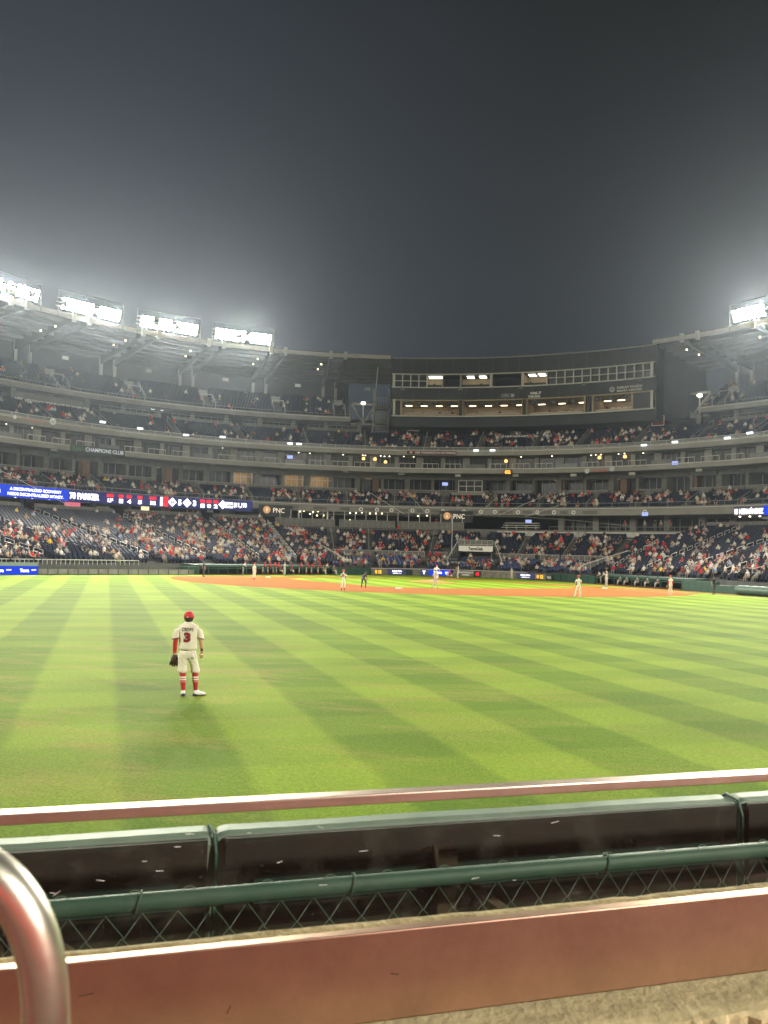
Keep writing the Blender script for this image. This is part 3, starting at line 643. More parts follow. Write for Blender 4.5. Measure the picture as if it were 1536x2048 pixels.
# lower band: four warm rooms with tiered desks, screens under the soffit, dark piers between
def plo(x): return cyl(x, 815, 74)[0]
LO_BAND = [(786, 801, 'dark'), (802, 918, 'warm'), (924, 1044, 'warm'), (1052, 1168, 'warm2'), (1184, 1262, 'warm3'), (1264, 1302, 'dark')]
for x0, x1, kind in LO_BAND:
    a, b = plo(x0), plo(x1); tm = (a+b)/2; W = math.radians(b-a)*74
    if kind == 'dark':
        mb = MB(); mb.rbox(tm, 74.5, 30.5, W, 0.06, 2.9); obj('window_pane', mb, M_glassd, PB); continue
    mb = MB(); mb.rbox(tm, 81.5, 30.6, W*1.09, 0.1, 3.0); obj('room_wall', mb, M_warm, PB)
    for t in (a, b):
        mb = MB(); mb.rbox(t, 78.0, 30.5, 0.3, 7.2, 2.9); obj('room_partition', mb, M_warm, PB)
    nl = 4 if kind == 'warm' else 3
    for k in range(nl):
        mb = MB(); mb.rbox(a+(b-a)*(k+0.5)/nl, 79.8, 31.86, 1.2, 0.3, 0.05); obj('ceiling_light', mb, E_warm, PB)
        mb = MB(); mb.rbox(a+(b-a)*(k+0.35)/nl, 75.2, 31.5, 0.9, 0.12, 0.55); obj('screen', mb, M_black, PB)
    for k, (rr, zz) in enumerate(((75.3, 29.25), (77.6, 29.85), (79.6, 30.4))[:3 if kind == 'warm' else 1]):
        mb = MB(); mb.rbox(tm+(0.1*k), rr, zz, W*(0.92-0.12*k), 0.7, 0.5); d = obj('desk', mb, M_wood, PB)
        q = MB(); q.rbox(tm+(0.1*k), rr-0.37, zz+0.28, W*(0.92-0.12*k), 0.1, 0.06); obj('desk_edge', q, M_white, d)
    if kind == 'warm3':
        for k in range(4):
            q = MB(); q.rbox(a+(b-a)*(0.24+0.15*k), 81.35, 30.5, 0.75, 0.06, 0.8); fr = obj('picture_frame', q, M_white, PB); q = MB(); q.rbox(a+(b-a)*(0.24+0.15*k), 81.3, 30.5, 0.5, 0.06, 0.55); obj('picture', q, M_wood, fr)
    if kind == 'warm2':
        for k in range(3):
            q = MB(); q.rbox(a+(b-a)*(0.32+0.26*k), 81.4, 30.3, 1.9, 0.06, 1.0); obj('inner_window', q, M_glassd, PB)
for x in (921, 1048, 1176):
    mb = MB(); mb.rbox(plo(x), 74.4, 30.5, 0.55, 0.7, 3.0); obj('pier', mb, M_dark, PB)
for x in (806, 921, 1042, 1168, 1280):
    t, z = cyl(x, 779 if x < 1200 else 763, 73.8); mb = MB(); mb.rbox(t, 73.75, 34.0, 0.85, 0.3, 0.5); obj('junction_box', mb, M_soff, PB)
for t in np.arange(p0+1.2, p1-0.6, 1.9):
    for z0, z1 in ((37.0, 39.7), (32.15, 34.2)):
        mb = MB(); mb.rbox(t, 73.985, (z0+z1)/2, 0.05, 0.03, z1-z0); obj('panel_joint', mb, M_steeld, PB)
# lettering and small plates on the dark cladding
def sign_text(parent, name, s, x, y, r, w, h, m, bold=0.02):
    t, z = cyl(x, y, r); mb = MB(); text_on(mb, s, arcf(t, r, z), w, h, bold=bold); return obj(name, mb, m, parent)
M_pale = mat('pale_lettering', (0.72, 0.73, 0.70), 0.5)
M_dimlet = mat('grey_lettering', (0.42, 0.44, 0.44), 0.5)
sg = thing('wall_sign', 'pale two-line media centre lettering with round emblem on dark cladding', 'sign', pol(cyl(1255, 776, 73.9)[0], 73.9, 33))
sign_text(sg, 'lettering', 'SHIRLEY POVICH', 1259, 773.5, 73.88, 4.4, 0.42, M_pale); sign_text(sg, 'lettering', 'MEDIA CENTER', 1259, 780, 73.88, 4.4, 0.32, M_pale)
t, z = cyl(1224, 779, 73.88); mb = MB(); f = arcf(t, 73.88, z); mb.add([f(0.48*math.cos(a), 0.48*math.sin(a)) for a in np.linspace(0, 2*math.pi, 16)[:-1]], [tuple(range(15))]); em = obj('emblem', mb, M_dimlet, sg)
mb = MB(); text_on(mb, 'W', arcf(t, 73.85, z), 0.55, 0.5, bold=0.05); obj('lettering', mb, M_dark, em)
sg = thing('wall_sign', 'pale slanted radio station lettering on dark cladding', 'sign', pol(cyl(1070, 788, 73.9)[0], 73.9, 32.5))
sign_text(sg, 'lettering', '106.7', 1072, 786, 73.88, 2.0, 0.5, M_pale, 0.05); sign_text(sg, 'lettering', 'THE FAN', 1068, 793, 73.88, 2.2, 0.42, M_pale, 0.05)
sg = thing('wall_sign', 'small outlined sign plate beside the radio station lettering', 'sign', pol(cyl(1015, 790, 73.9)[0], 73.9, 32.5))
t, z = cyl(1015.5, 791, 73.88); mb = MB()
for u, v, w, h in ((0, 0.28, 2.3, 0.05), (0, -0.28, 2.3, 0.05), (-1.15, 0, 0.05, 0.6), (1.15, 0, 0.05, 0.6)): mb.rbox(t+math.degrees(u/73.9), 73.9, z+v, w, 0.04, h)
obj('border', mb, M_dimlet, sg); mb = MB(); text_on(mb, 'masn', arcf(t-0.25, 73.88, z), 1.1, 0.25); obj('lettering', mb, M_dimlet, sg); mb = MB(); mb.rbox(t+0.65, 73.9, z, 0.5, 0.04, 0.4); obj('emblem', mb, M_dimlet, sg)
# recess below the press box: fascia sign boxes and the brighter boards
def lit_sign(x0, y0, x1, y1, r, s, label, frame=True, fm=None, cat='sign', col=None, tcol=None):
    t0, za = cyl(x0, y0, r); t1, zb = cyl(x1, y1, r); t = (t0+t1)/2; z = (za+zb)/2; W = math.radians(t1-t0)*r; H = max(0.3, abs(za-zb))
    sgn = thing('sign_board', label, cat, pol(t, r, z-H/2))
    mb = MB(); mb.rbox(t, r+0.12, z, W, 0.2, H); obj('board', mb, col or M_black, sgn)
    if frame:
        mb = MB()
        for u, v, w, h in ((0, H/2, W, 0.08), (0, -H/2, W, 0.08), (-W/2, 0, 0.08, H), (W/2, 0, 0.08, H)): mb.rbox(t+math.degrees(u/r), r, z+v, w, 0.08, h)
        obj('border', mb, fm or E_cyan, sgn)
    if s:
        mb = MB(); L = s.split('\n')
        for i, q in enumerate(L): text_on(mb, q, arcf(t, r-0.03, z+H*0.8*((len(L)-1)/2-i)/len(L)), W*0.86, H*0.62/len(L), bold=0.03)
        obj('lettering', mb, tcol or E_cyan, sgn)
    return sgn
lit_sign(861, 853, 895, 860, 79, 'TAKE LIVE SERVICE', 'first outlined white-lit sign in the dark recess below the press box')
lit_sign(971, 853, 1006, 860, 79, 'GRAND SLAM', 'outlined white-lit sign above the hand-lettered banner of the gallery')
lit_sign(303, 810, 326, 821, 77, 'NATIONALS\nHALL', 'small white-lit two-line sign under the first-base upper deck')
lit_sign(330, 812, 340, 819, 77, '', 'small blank white-lit plate under the first-base upper deck', col=E_cyan, frame=False)
lit_sign(814, 851, 840, 864, 79, 'SHAKE SHACK', 'dark and red food stand board below the press box', frame=False, col=mat('red_board', (0.25, 0.02, 0.02), 0.6), tcol=E_dim)
lit_sign(1304, 833, 1328, 850, 77, '', 'white framed red poster beside the gallery on the third-base side', fm=M_white, col=mat('red_board', (0.25, 0.02, 0.02), 0.6))
# gallery banner held by fans
t0, _ = cyl(992, 874, 71); bn = thing('fan_banner', 'dark banner with rough white hand lettering hung in the gallery crowd', 'banner', pol(t0, 71, 24))
t1, z1 = cyl(1035, 873, 70.5); mb = MB(); mb.rbox(t1, 70.6, z1, 7.6, 0.05, 0.75); obj('cloth', mb, M_black, bn); mb = MB(); text_on(mb, 'NATS NATS NATS NATS WOO!', arcf(t1, 70.5, z1), 7.2, 0.42, bold=0.03); obj('lettering', mb, M_white, bn)

# truss, stair tower and lamp posts in the gaps beside the press box
def beam(mb, a, b, w): mb.tube([a, b], w, 4)
tw = thing('stair_tower', 'grey slatted stair tower between the upper deck and the press box', 'stair tower', pol(-12.3, 80, 25))
for z0, z1, w in ((25.2, 27.4, 2.4), (28.2, 30.4, 2.4)):
    for k in range(9):
        mb = MB(); mb.rbox(-12.4, 78.6, z0+(z1-z0)*k/8, w, 0.12, 0.16); obj('slat', mb, M_steel, tw)
for z in (27.7, 31.0, 31.5):
    mb = MB(); mb.rbox(-12.4, 79.2, z, 2.7, 1.8, 0.28); obj('landing', mb, M_fascia, tw)
for t in (-13.5, -11.4):
    mb = MB(); mb.rbox(t, 78.7, 30.0, 0.25, 0.25, 10.0); obj('post', mb, M_steel, tw)
mb = MB()
for k in range(7): mb.tube([pol(-13.4+0.33*k, 78.4, 31.6), pol(-13.4+0.33*k, 78.4, 33.0)], 0.05, 4)
mb.tube([pol(-13.4, 78.4, 33), pol(-11.4, 78.4, 33)], 0.05, 4); obj('guard', mb, M_steel, tw)
for (t0, t1, tl, ylab, zp) in ((-16.6, -13.2, -14.95, 'first', 31.6), (27.4, 31.9, 30.9, 'third', 30.9)):
    tr = thing('roof_truss', 'open grey V-shaped steel truss in the gap on the %s-base side of the press box' % ylab, 'truss', pol((t0+t1)/2, 79, 27.5))
    mb = MB(); beam(mb, pol(t0, 79, 27.8), pol(t1, 79, 27.8), 0.3); obj('bottom_chord', mb, M_steel, tr)
    mb = MB(); beam(mb, pol(t0, 79, 31.8), pol(t1, 79, 31.8), 0.25); obj('top_chord', mb, M_steel, tr)
    mb = MB(); beam(mb, pol(t0, 79, 31.6), pol((t0+t1)/2, 79, 28), 0.22); obj('diagonal', mb, M_steel, tr)
    mb = MB(); beam(mb, pol(t1, 79, 31.6), pol((t0+t1)/2, 79, 28), 0.22); obj('diagonal', mb, M_steel, tr)
    lp = thing('lamp_post', 'lit lamp post standing on the truss on the %s-base side of the press box' % ylab, 'lamp post', pol(tl, 77.8, 27.9))
    mb = MB(); mb.tube([pol(tl, 77.8, 27.9), pol(tl, 77.8, zp)], 0.13, 8); obj('post', mb, M_steelw, lp)
    mb = MB(); c = pol(tl, 77.8, zp+0.2); mb.loft([[c+np.array([r*math.cos(a), r*math.sin(a), dz]) for a in np.arange(10)*math.pi/5] for r, dz in ((0.2, -0.25), (0.42, -0.1), (0.42, 0.12), (0.2, 0.25))]); obj('lamp_head', mb, emis('lamp_post_glow', (1, 0.9, 0.66), 12), lp)
tp = thing('roof_post', 'thin grey post from roof edge to gallery beside the stair tower', 'post', pol(-13.6, 70, 26))
mb = MB(); mb.tube([pol(cyl(756, 740, 70)[0], 70, 37.6), pol(cyl(744, 850, 72.8)[0], 72.8, 25.4)], 0.12, 6); obj('pole', mb, M_steel, tp)

# ---------------------------------------------------------------- floodlight banks: frame, lamp heads and the light they give
def flood_bank(th, label, power, r=63.6, zc=39.35, W=10.6, loc=None, aim=(4, 60, 0), cone=96, rows=3, cols=13, base=None):
    a = math.radians(th)
    if loc is None: c = pol(th, r, zc); tan = np.array([-math.cos(a), math.sin(a), 0]); inn = np.array([math.sin(a), math.cos(a), 0])
    else:
        c = np.array(loc, float); inn = np.array([aim[0]-c[0], aim[1]-c[1], 0]); inn /= np.linalg.norm(inn); tan = np.array([inn[1], -inn[0], 0])
    up = np.array([0, 0, 1.0]); tilt = math.radians(22); nrm = inn*math.cos(tilt)-up*math.sin(tilt); upv = up*math.cos(tilt)+inn*math.sin(tilt)
    b = thing('floodlight_bank', label, 'floodlights', c-up*2.2, 'stadium floodlight banks')
    mb = MB()
    for s in (-1, 1): mb.tube([c+tan*s*W/2-up*2.2, c+tan*s*W/2+up*1.9], 0.06, 6)
    for v in (1.9, -1.4): mb.tube([c-tan*W/2+up*v, c+tan*W/2+up*v], 0.05, 6)
    obj('frame', mb, M_steeld, b)
    mb = MB()
    for k in range(rows): mb.box(c+upv*(k-(rows-1)/2)*0.60-nrm*0.5, (W, 0.16, 0.16), (tan, nrm, upv))
    obj('crossbar', mb, M_steel, b)
    for i in range(cols):
        for k in range(rows):
            if rng.random() < 0.05 or (i == 7 and k != 1): continue
            p = c+tan*((i-(cols-1)/2)*W*0.92/cols)+upv*((k-(rows-1)/2)*0.60)
            q = MB(); R0 = 0.27
            q.loft([[p+nrm*d+R*(tan*math.cos(w)+upv*math.sin(w)) for w in np.arange(10)*math.pi/5] for d, R in ((-0.42, 0.12), (-0.3, 0.26), (0.0, R0))], caps=True); h = obj('lamp_head', q, M_steel, b)
            q = MB(); q.add([p+nrm*0.02+R0*0.93*(tan*math.cos(w)+upv*math.sin(w)) for w in np.arange(10)*math.pi/5], [tuple(range(10))]); obj('lens', q, E_lamp, h)
    if base is not None:
        q = MB(); q.tube([base, c-up*1.5], [0.7, 0.45], 10); obj('mast', q, M_steel, b)
    L = bpy.data.lights.new('floodlight', 'SPOT'); L.energy = power; L.color = (1.0, 0.945, 0.815); L.spot_size = math.radians(cone); L.spot_blend = 1.0; L.shadow_soft_size = 1.6
    o = bpy.data.objects.new('floodlight', L); COL.objects.link(o); o.parent = b
    p = c+nrm*0.9; o.location = tuple(p-LOC[b.name]); d = Vector(aim)-Vector(p); o.rotation_euler = d.to_track_quat('-Z', 'Y').to_euler()
    return b
PW = 175000.0
ORD = ('', 'second ', 'third ', 'fourth ', 'fifth ', 'sixth ')
for i, t in enumerate((-34.5, -45.9, -57.6, -69.6, -81.3, -93)):
    flood_bank(t, 'glaring %sfloodlight bank from the press box on the first-base roof edge' % ORD[i] if i else 'glaring floodlight bank nearest the press box on the first-base roof edge', PW*(1.0 if i < 4 else 0.45))
for i, t in enumerate((45.2, 57, 68.6)):
    flood_bank(t, 'glaring %sfloodlight bank from the press box on the third-base roof edge' % ORD[i] if i else 'glaring floodlight bank nearest the press box on the third-base roof edge', PW*1.25)
for x, lab in ((72, 'floodlight bank on a tall mast beyond right field'), (-88, 'floodlight bank on a tall mast beyond left field')):
    flood_bank(0, lab, PW*2.6, loc=(x, 138, 40), aim=(x*0.1-2, 76, 0), cone=76, base=np.array([x, 138.6, 0]))
# ================================================================== people: one continuous skinned surface per figure
def skin_surface(J, E, sub):
    """J: list of (x, y, z, radius[, radius_y]); E: edges; returns vertices and polygons of the grown surface"""
    me = bpy.data.meshes.new('s'); me.from_pydata([j[:3] for j in J], E, []); o = bpy.data.objects.new('s', me); TMP.collection.objects.link(o)
    md = o.modifiers.new('skin', 'SKIN'); md.use_smooth_shade = True; md.branch_smoothing = 0.3
    for i, j in enumerate(J):
        sv = me.skin_vertices[0].data[i]; sv.radius = (j[3], j[4] if len(j) > 4 else j[3]); sv.use_root = (i == 0)
    if sub: q = o.modifiers.new('sub', 'SUBSURF'); q.levels = sub; q.render_levels = sub
    dg = tmp_depsgraph(); ev = o.evaluated_get(dg); m2 = ev.to_mesh()
    V = np.array([v.co[:] for v in m2.vertices]); F = [tuple(p.vertices) for p in m2.polygons]; ev.to_mesh_clear()
    bpy.data.objects.remove(o); bpy.data.meshes.remove(me); return V, F
JN = ['pelvis', 'belly', 'chest', 'neckb', 'neck', 'head', 'crown', 'lsh', 'lel', 'lwr', 'lha', 'rsh', 'rel', 'rwr', 'rha', 'lhip', 'lkn', 'lan', 'lto', 'rhip', 'rkn', 'ran', 'rto']
JE = [('pelvis', 'belly'), ('belly', 'chest'), ('chest', 'neckb'), ('neckb', 'neck'), ('neck', 'head'), ('head', 'crown'), ('chest', 'lsh'), ('lsh', 'lel'), ('lel', 'lwr'), ('lwr', 'lha'), ('chest', 'rsh'), ('rsh', 'rel'), ('rel', 'rwr'), ('rwr', 'rha'), ('pelvis', 'lhip'), ('lhip', 'lkn'), ('lkn', 'lan'), ('lan', 'lto'), ('pelvis', 'rhip'), ('rhip', 'rkn'), ('rkn', 'ran'), ('ran', 'rto')]
STAND = dict(pelvis=(0, 0, 0.98, .145, .115), belly=(0, 0, 1.13, .135, .105), chest=(0, 0.0, 1.33, .155, .115), neckb=(0, -.01, 1.49, .075), neck=(0, .0, 1.56, .055), head=(0, .02, 1.66, .085, .095), crown=(0, .015, 1.77, .085, .09),
             lsh=(-.185, 0, 1.44, .068), lel=(-.25, -.02, 1.17, .05), lwr=(-.27, .06, .93, .036), lha=(-.27, .09, .84, .04), rsh=(.185, 0, 1.44, .068), rel=(.25, -.02, 1.17, .05), rwr=(.27, .06, .93, .036), rha=(.27, .09, .84, .04),
             lhip=(-.10, 0, .92, .10), lkn=(-.13, .02, .51, .066), lan=(-.14, -.02, .10, .045), lto=(-.15, .13, .045, .045), rhip=(.10, 0, .92, .10), rkn=(.13, .02, .51, .066), ran=(.14, -.02, .10, .045), rto=(.15, .13, .045, .045))
# regions: 0 skin, 1 headgear/hair, 2 shirt, 3 sleeve/forearm, 4 trousers, 5 sock, 6 shoe
EREG = {('pelvis', 'belly'): (4, 2), ('belly', 'chest'): (2, 2), ('chest', 'neckb'): (2, 2), ('neckb', 'neck'): (2, 0), ('neck', 'head'): (0, 0), ('head', 'crown'): (0, 1),
        ('lsh', 'lel'): (2, 3), ('lel', 'lwr'): (3, 3), ('lwr', 'lha'): (0, 0), ('rsh', 'rel'): (2, 3), ('rel', 'rwr'): (3, 3), ('rwr', 'rha'): (0, 0), ('chest', 'lsh'): (2, 2), ('chest', 'rsh'): (2, 2),
        ('pelvis', 'lhip'): (4, 4), ('pelvis', 'rhip'): (4, 4), ('lhip', 'lkn'): (4, 4), ('rhip', 'rkn'): (4, 4), ('lkn', 'lan'): (4, 5), ('rkn', 'ran'): (4, 5), ('lan', 'lto'): (6, 6), ('ran', 'rto'): (6, 6)}
def figure(pose, sub=1, tri=False):
    P = dict(STAND); P.update(pose); J = [P[n] for n in JN]; ix = {n: i for i, n in enumerate(JN)}
    V, F = skin_surface(J, [(ix[a], ix[b]) for a, b in JE], sub)
    A = np.array([P[a][:3] for a, b in JE]); B = np.array([P[b][:3] for a, b in JE]); RA = np.array([P[a][3] for a, b in JE])
    reg = np.zeros(len(F), int)
    for i, f in enumerate(F):
        c = V[list(f)].mean(0); d = B-A; t = np.clip(((c-A)*d).sum(1)/((d*d).sum(1)+1e-9), 0, 1)
        dist = np.linalg.norm(c-(A+d*t[:, None]), axis=1)-RA*0.9; k = int(dist.argmin()); reg[i] = EREG[JE[k]][0 if t[k] < 0.5 else 1]
    return V, F, reg
def sit(dx=0.0, lean=0.0, arms=0, turn=0.0):
    p = dict(pelvis=(0, 0, .50, .16, .13), belly=(0, .02+lean*.3, .66, .15, .12), chest=(dx*.4, .0+lean*.7, .88, .17, .12), neckb=(dx*.6, lean, 1.05, .08), neck=(dx*.7, .01+lean, 1.11, .06), head=(dx+turn*.02, .03+lean*1.1, 1.20, .09, .1), crown=(dx, .03+lean*1.1, 1.31, .09, .095),
             lsh=(-.19+dx*.4, lean*.8, 1.0, .07), rsh=(.19+dx*.4, lean*.8, 1.0, .07), lhip=(-.11, .06, .50, .11), rhip=(.11, .06, .50, .11), lkn=(-.13, .45, .52, .075), rkn=(.14, .46, .52, .075), lan=(-.13, .47, .12, .05), ran=(.14, .5, .12, .05), lto=(-.14, .62, .05, .05), rto=(.15, .65, .05, .05))
    if arms == 0: p.update(lel=(-.25, .1+lean, .75, .05), lwr=(-.15, .32, .64, .04), lha=(-.10, .4, .62, .045), rel=(.25, .1+lean, .75, .05), rwr=(.16, .32, .64, .04), rha=(.1, .4, .62, .045))
    if arms == 1: p.update(lel=(-.28, .14+lean, .80, .05), lwr=(-.16, .28+lean, .98, .04), lha=(-.1, .3+lean, 1.06, .045), rel=(.25, .1+lean, .75, .05), rwr=(.16, .32, .64, .04), rha=(.1, .4, .62, .045))
    if arms == 2: p.update(lel=(-.3, .05+lean, 1.2, .05), lwr=(-.2, .08+lean, 1.45, .04), lha=(-.18, .1+lean, 1.54, .045), rel=(.3, .05+lean, 1.2, .05), rwr=(.2, .08+lean, 1.45, .04), rha=(.18, .1+lean, 1.54, .045))
    return p
POSES = [sit(), sit(0.04, 0.12, 0), sit(-0.05, -0.04, 1), sit(0.03, 0.18, 0, 1), sit(-0.03, 0.0, 0, -1), dict(sit(0, 0, 2))]
POSES.append({k: STAND[k] for k in JN})
TPL = [figure(p, 0) for p in POSES]          # coarse templates for the mass of the crowd
TPL1 = [figure(p, 1) for p in POSES]         # smoother ones for the spectators that show largest
SKINS = [(0.52, 0.33, 0.23), (0.45, 0.27, 0.18), (0.30, 0.17, 0.105), (0.12, 0.065, 0.042), (0.55, 0.37, 0.27)]
HAIRS = [(0.02, 0.014, 0.01), (0.06, 0.035, 0.02), (0.16, 0.09, 0.04), (0.30, 0.28, 0.26)]
SHIRTS = [('red', (0.50, 0.025, 0.03)), ('white', (0.60, 0.585, 0.55)), ('cream', (0.50, 0.46, 0.37)), ('navy', (0.02, 0.026, 0.06)), ('grey', (0.24, 0.24, 0.24)), ('black', (0.02, 0.02, 0.021)), ('dark red', (0.24, 0.02, 0.025)), ('pale blue', (0.30, 0.40, 0.56)), ('pink', (0.62, 0.24, 0.26)), ('tan', (0.40, 0.28, 0.17)), ('yellow', (0.70, 0.50, 0.06))]
SHW = np.array([0.15, 0.24, 0.13, 0.10, 0.13, 0.12, 0.05, 0.04, 0.02, 0.05, 0.008]); SHW /= SHW.sum()
HEADS = [('red cap', (0.46, 0.02, 0.025)), ('white cap', (0.62, 0.60, 0.58)), ('navy cap', (0.02, 0.025, 0.06)), ('dark hair', (0.025, 0.017, 0.012)), ('brown hair', (0.11, 0.06, 0.03)), ('fair hair', (0.34, 0.22, 0.10))]
HDW = np.array([0.16, 0.07, 0.11, 0.36, 0.20, 0.09]); HDW /= HDW.sum()
PANTS = [(0.03, 0.04, 0.09), (0.02, 0.02, 0.022), (0.20, 0.18, 0.14), (0.30, 0.22, 0.16), (0.10, 0.12, 0.17)]
def outfit():
    sk = SKINS[rng.choice(5, p=[.33, .28, .15, .1, .14])]; h = HEADS[rng.choice(6, p=HDW)]; s = SHIRTS[rng.choice(len(SHIRTS), p=SHW)]; p = PANTS[rng.choice(5)]
    return dict(skin=sk, head=h, shirt=s, pants=p, sleeve=sk if rng.random() < 0.75 else s[1])
def tones(o): return np.array([o['skin'], o['head'][1], o['shirt'][1], o['sleeve'], o['pants'], o['pants'], (0.12, 0.12, 0.12)])
M_person = attr_mat('cloth_and_skin')

# ------------------------------------------------------------------ seats and who sits in them
def occ(key, t, k, x):
    c = 0.5+0.5*math.sin(t*0.9+k*0.7+1.3*math.sin(t*0.31+k*0.23)); c2 = 0.5+0.5*math.sin(t*2.7-k*1.1)
    if key == 'first':
        base = 0.52 if t > -62 else 0.34
        base *= (1.0 if k < 17 else (0.60 if t > -56 else 0.14))
        if t < -72: base *= 0.8
        return base*(0.5+0.75*c)
    if key == 'third': return (0.40 if k < 9 else 0.18)*(0.30+1.1*c)
    if key == 'home': return 0.22+0.5*c
    if key == 'club': return 0.08+0.5*c*(1.15 if k < 7 else 0.6)
    if key == 'tier1': return 0.10+0.48*c*(0.55+0.6*c2)*(1.0 if t < 10 else 0.85)
    if key == 'tier3': return (0.10+0.55*c*c2 if -16 < t < 30 else 0.04+0.26*c*c2*c2)
    return 0.02+0.20*(c*c2)**2*(1.0 if k < 6 else 0.25)+(0.10 if k in (2, 3) and c > .7 else 0)
seatV = []; seatF = []
q = MB(); A = np.eye(3); ta = math.radians(12); AX = np.array([[1, 0, 0], [0, math.cos(ta), math.sin(ta)], [0, -math.sin(ta), math.cos(ta)]])
q.box((0, -0.20, 0.62), (0.49, 0.035, 0.54), AX); q.box((0, -0.03, 0.56), (0.44, 0.05, 0.40), AX); q.box((0.245, -0.10, 0.36), (0.04, 0.30, 0.52))
SEAT_V = np.array(q.v); SEAT_F = np.array(q.f)
mb = MB(); mb.v = [tuple(v) for v in SEAT_V]; mb.f = [tuple(f) for f in SEAT_F]; mb.m = [0]*len(mb.f)
seat_data = {}
def seat_mesh(m):
    if m.name not in seat_data:
        parts = []
        for nm, lo, hi in (('seat_back', 0, 8), ('seat_pan', 8, 16), ('armrest', 16, 24)):
            me = bpy.data.meshes.new(nm); V = SEAT_V[lo:hi]; F = [tuple(i-lo for i in f) for f in SEAT_F if lo <= f[0] < hi]
            me.from_pydata([tuple(v) for v in V], [], F); me.materials.append(m); me.update(); parts.append((nm, me))
        seat_data[m.name] = parts
    return seat_data[m.name]
def in_frame(p, mg=0):
    x, y, z = proj(p); return -mg < x < 1536+mg and z > 0
WHERE = {'first': 'behind the first-base dugout', 'third': 'behind the third-base dugout', 'home': 'in the front bank behind the backstop wall', 'club': 'in the bank behind the railed barrier',
         'tier1': 'in the first ring tier', 'tier3': 'in the gallery ring', 'upperL': 'in the first-base upper deck', 'upperR': 'in the third-base upper deck'}
CLU = rng.random((8, 400, 40))
def cluster(key, t, k): return float(0.18+1.75*CLU[len(key) % 8, int((t+120)/1.35) % 400, int(k/2)]**1.6)
allseats = []
for key, L in SEATS.items():
    for (x, y, z, t, k) in L:
        p = np.array([x, y, z])
        if not in_frame(p, 160): continue
        px, py, d = proj(p)
        # keep the Terra club box and stairs free
        if key in ('home', 'club') and 880 < px < 992 and (key == 'club' and k < 4 or key == 'home' and k > 4): continue
        taken = rng.random() < min(0.93, occ(key, t, k, px)*cluster(key, t, k)*1.12)
        allseats.append((d, 0 <= px <= 1536, key, x, y, z, t, taken))
allseats.sort(key=lambda s: s[0])
empty_near = [s for s in allseats if s[1] and not s[7]][:300]; full_near = [s for s in allseats if s[1] and s[7]][:300]
E_ids = set(id(s) for s in empty_near); P_ids = set(id(s) for s in full_near)
def rotz(V, a): c, s = math.cos(a), math.sin(a); return V@np.array([[c, s, 0], [-s, c, 0], [0, 0, 1]])
for key in SEATS:
    S = [s for s in allseats if s[2] == key and id(s) not in E_ids]
    if not S: continue
    V = np.concatenate([rotz(SEAT_V, -math.radians(s[6]))+np.array(s[3:6]) for s in S]); n = len(SEAT_V)
    F = np.concatenate([SEAT_F+i*n for i in range(len(S))])
    o = np_mesh('stadium_seats', V, F, M_blue if key == 'home' else M_navy); o['kind'] = 'stuff'; tag(o, 'rows of dark plastic seats '+WHERE[key], 'seats')
for s in empty_near:
    e = bpy.data.objects.new('stadium_seat', None); e.empty_display_size = 0.2; link(e, None, s[3:6]); e.rotation_euler = (0, 0, -math.radians(s[6]))
    tag(e, 'empty folded navy seat '+WHERE[s[2]], 'seat', 'empty navy seats '+WHERE[s[2]])
    for nm, me in seat_mesh(M_blue if s[2] == 'home' else M_navy):
        c = bpy.data.objects.new(nm, me); COL.objects.link(c); c.parent = e
# the crowd as one mass, tier by tier, in small groups of similar people
def poly_tris(F): return [(f[0], f[i], f[i+1]) for f in F for i in range(1, len(f)-1)]
TT = []
for V, F, reg in TPL:
    T = []; R = []
    for f, r in zip(F, reg):
        for i in range(1, len(f)-1): T.append((f[0], f[i], f[i+1])); R.append(r)
    TT.append((V, np.array(T), np.array(R)))
def pose_pick(): return int(rng.choice(7, p=[.30, .22, .16, .14, .11, .02, .05]))
for key in SEATS:
    S = [s for s in allseats if s[2] == key and s[7] and id(s) not in P_ids]
    if not S: continue
    VV = []; FF = []; CC = []; n = 0
    for s in S:
        k = pose_pick(); V, T, R = TT[k]; o = outfit(); sc_ = rng.uniform(0.84, 0.99)
        VV.append(rotz(V*sc_, -math.radians(s[6])+rng.normal()*0.25)+np.array(s[3:6])+np.array([0, 0, 0.0])); FF.append(T+n); CC.append(tones(o)[R]); n += len(V)
    o = np_mesh('spectator_crowd', np.concatenate(VV), np.concatenate(FF), M_person, tones=np.concatenate(CC), smooth=True); o['kind'] = 'stuff'; tag(o, 'mass of small seated spectators '+WHERE[key], 'crowd')
# the 300 spectators that show largest, each on its own
pm_cache = {}
def person_mesh(k, o):
    kk = (k, o['head'][0], o['shirt'][0])
    if kk not in pm_cache:
        V, F, reg = TPL1[k]; me = bpy.data.meshes.new('spectator'); me.from_pydata([tuple(v) for v in V], [], F)
        a = me.attributes.new('tone', 'FLOAT_COLOR', 'FACE'); c = np.ones((len(F), 4), np.float32); c[:, :3] = tones(o)[reg]; a.data.foreach_set('color', c.ravel())
        me.polygons.foreach_set('use_smooth', [True]*len(F)); me.materials.append(M_person); me.update(); pm_cache[kk] = me
    return pm_cache[kk]
for s in full_near:
    k = pose_pick(); o = outfit(); p = bpy.data.objects.new('person', person_mesh(k, o)); link(p, None, s[3:6])
    p.rotation_euler = (0, 0, -math.radians(s[6])+rng.normal()*0.2); q = rng.uniform(0.94, 1.05); p.scale = (q, q, q)
    verb = 'standing' if k == 6 else ('sitting with raised arms' if k == 5 else 'seated')
    tag(p, 'spectator in %s shirt with %s %s %s' % (o['shirt'][0], o['head'][0], verb, WHERE[s[2]]), 'person', 'spectators '+WHERE[s[2]])

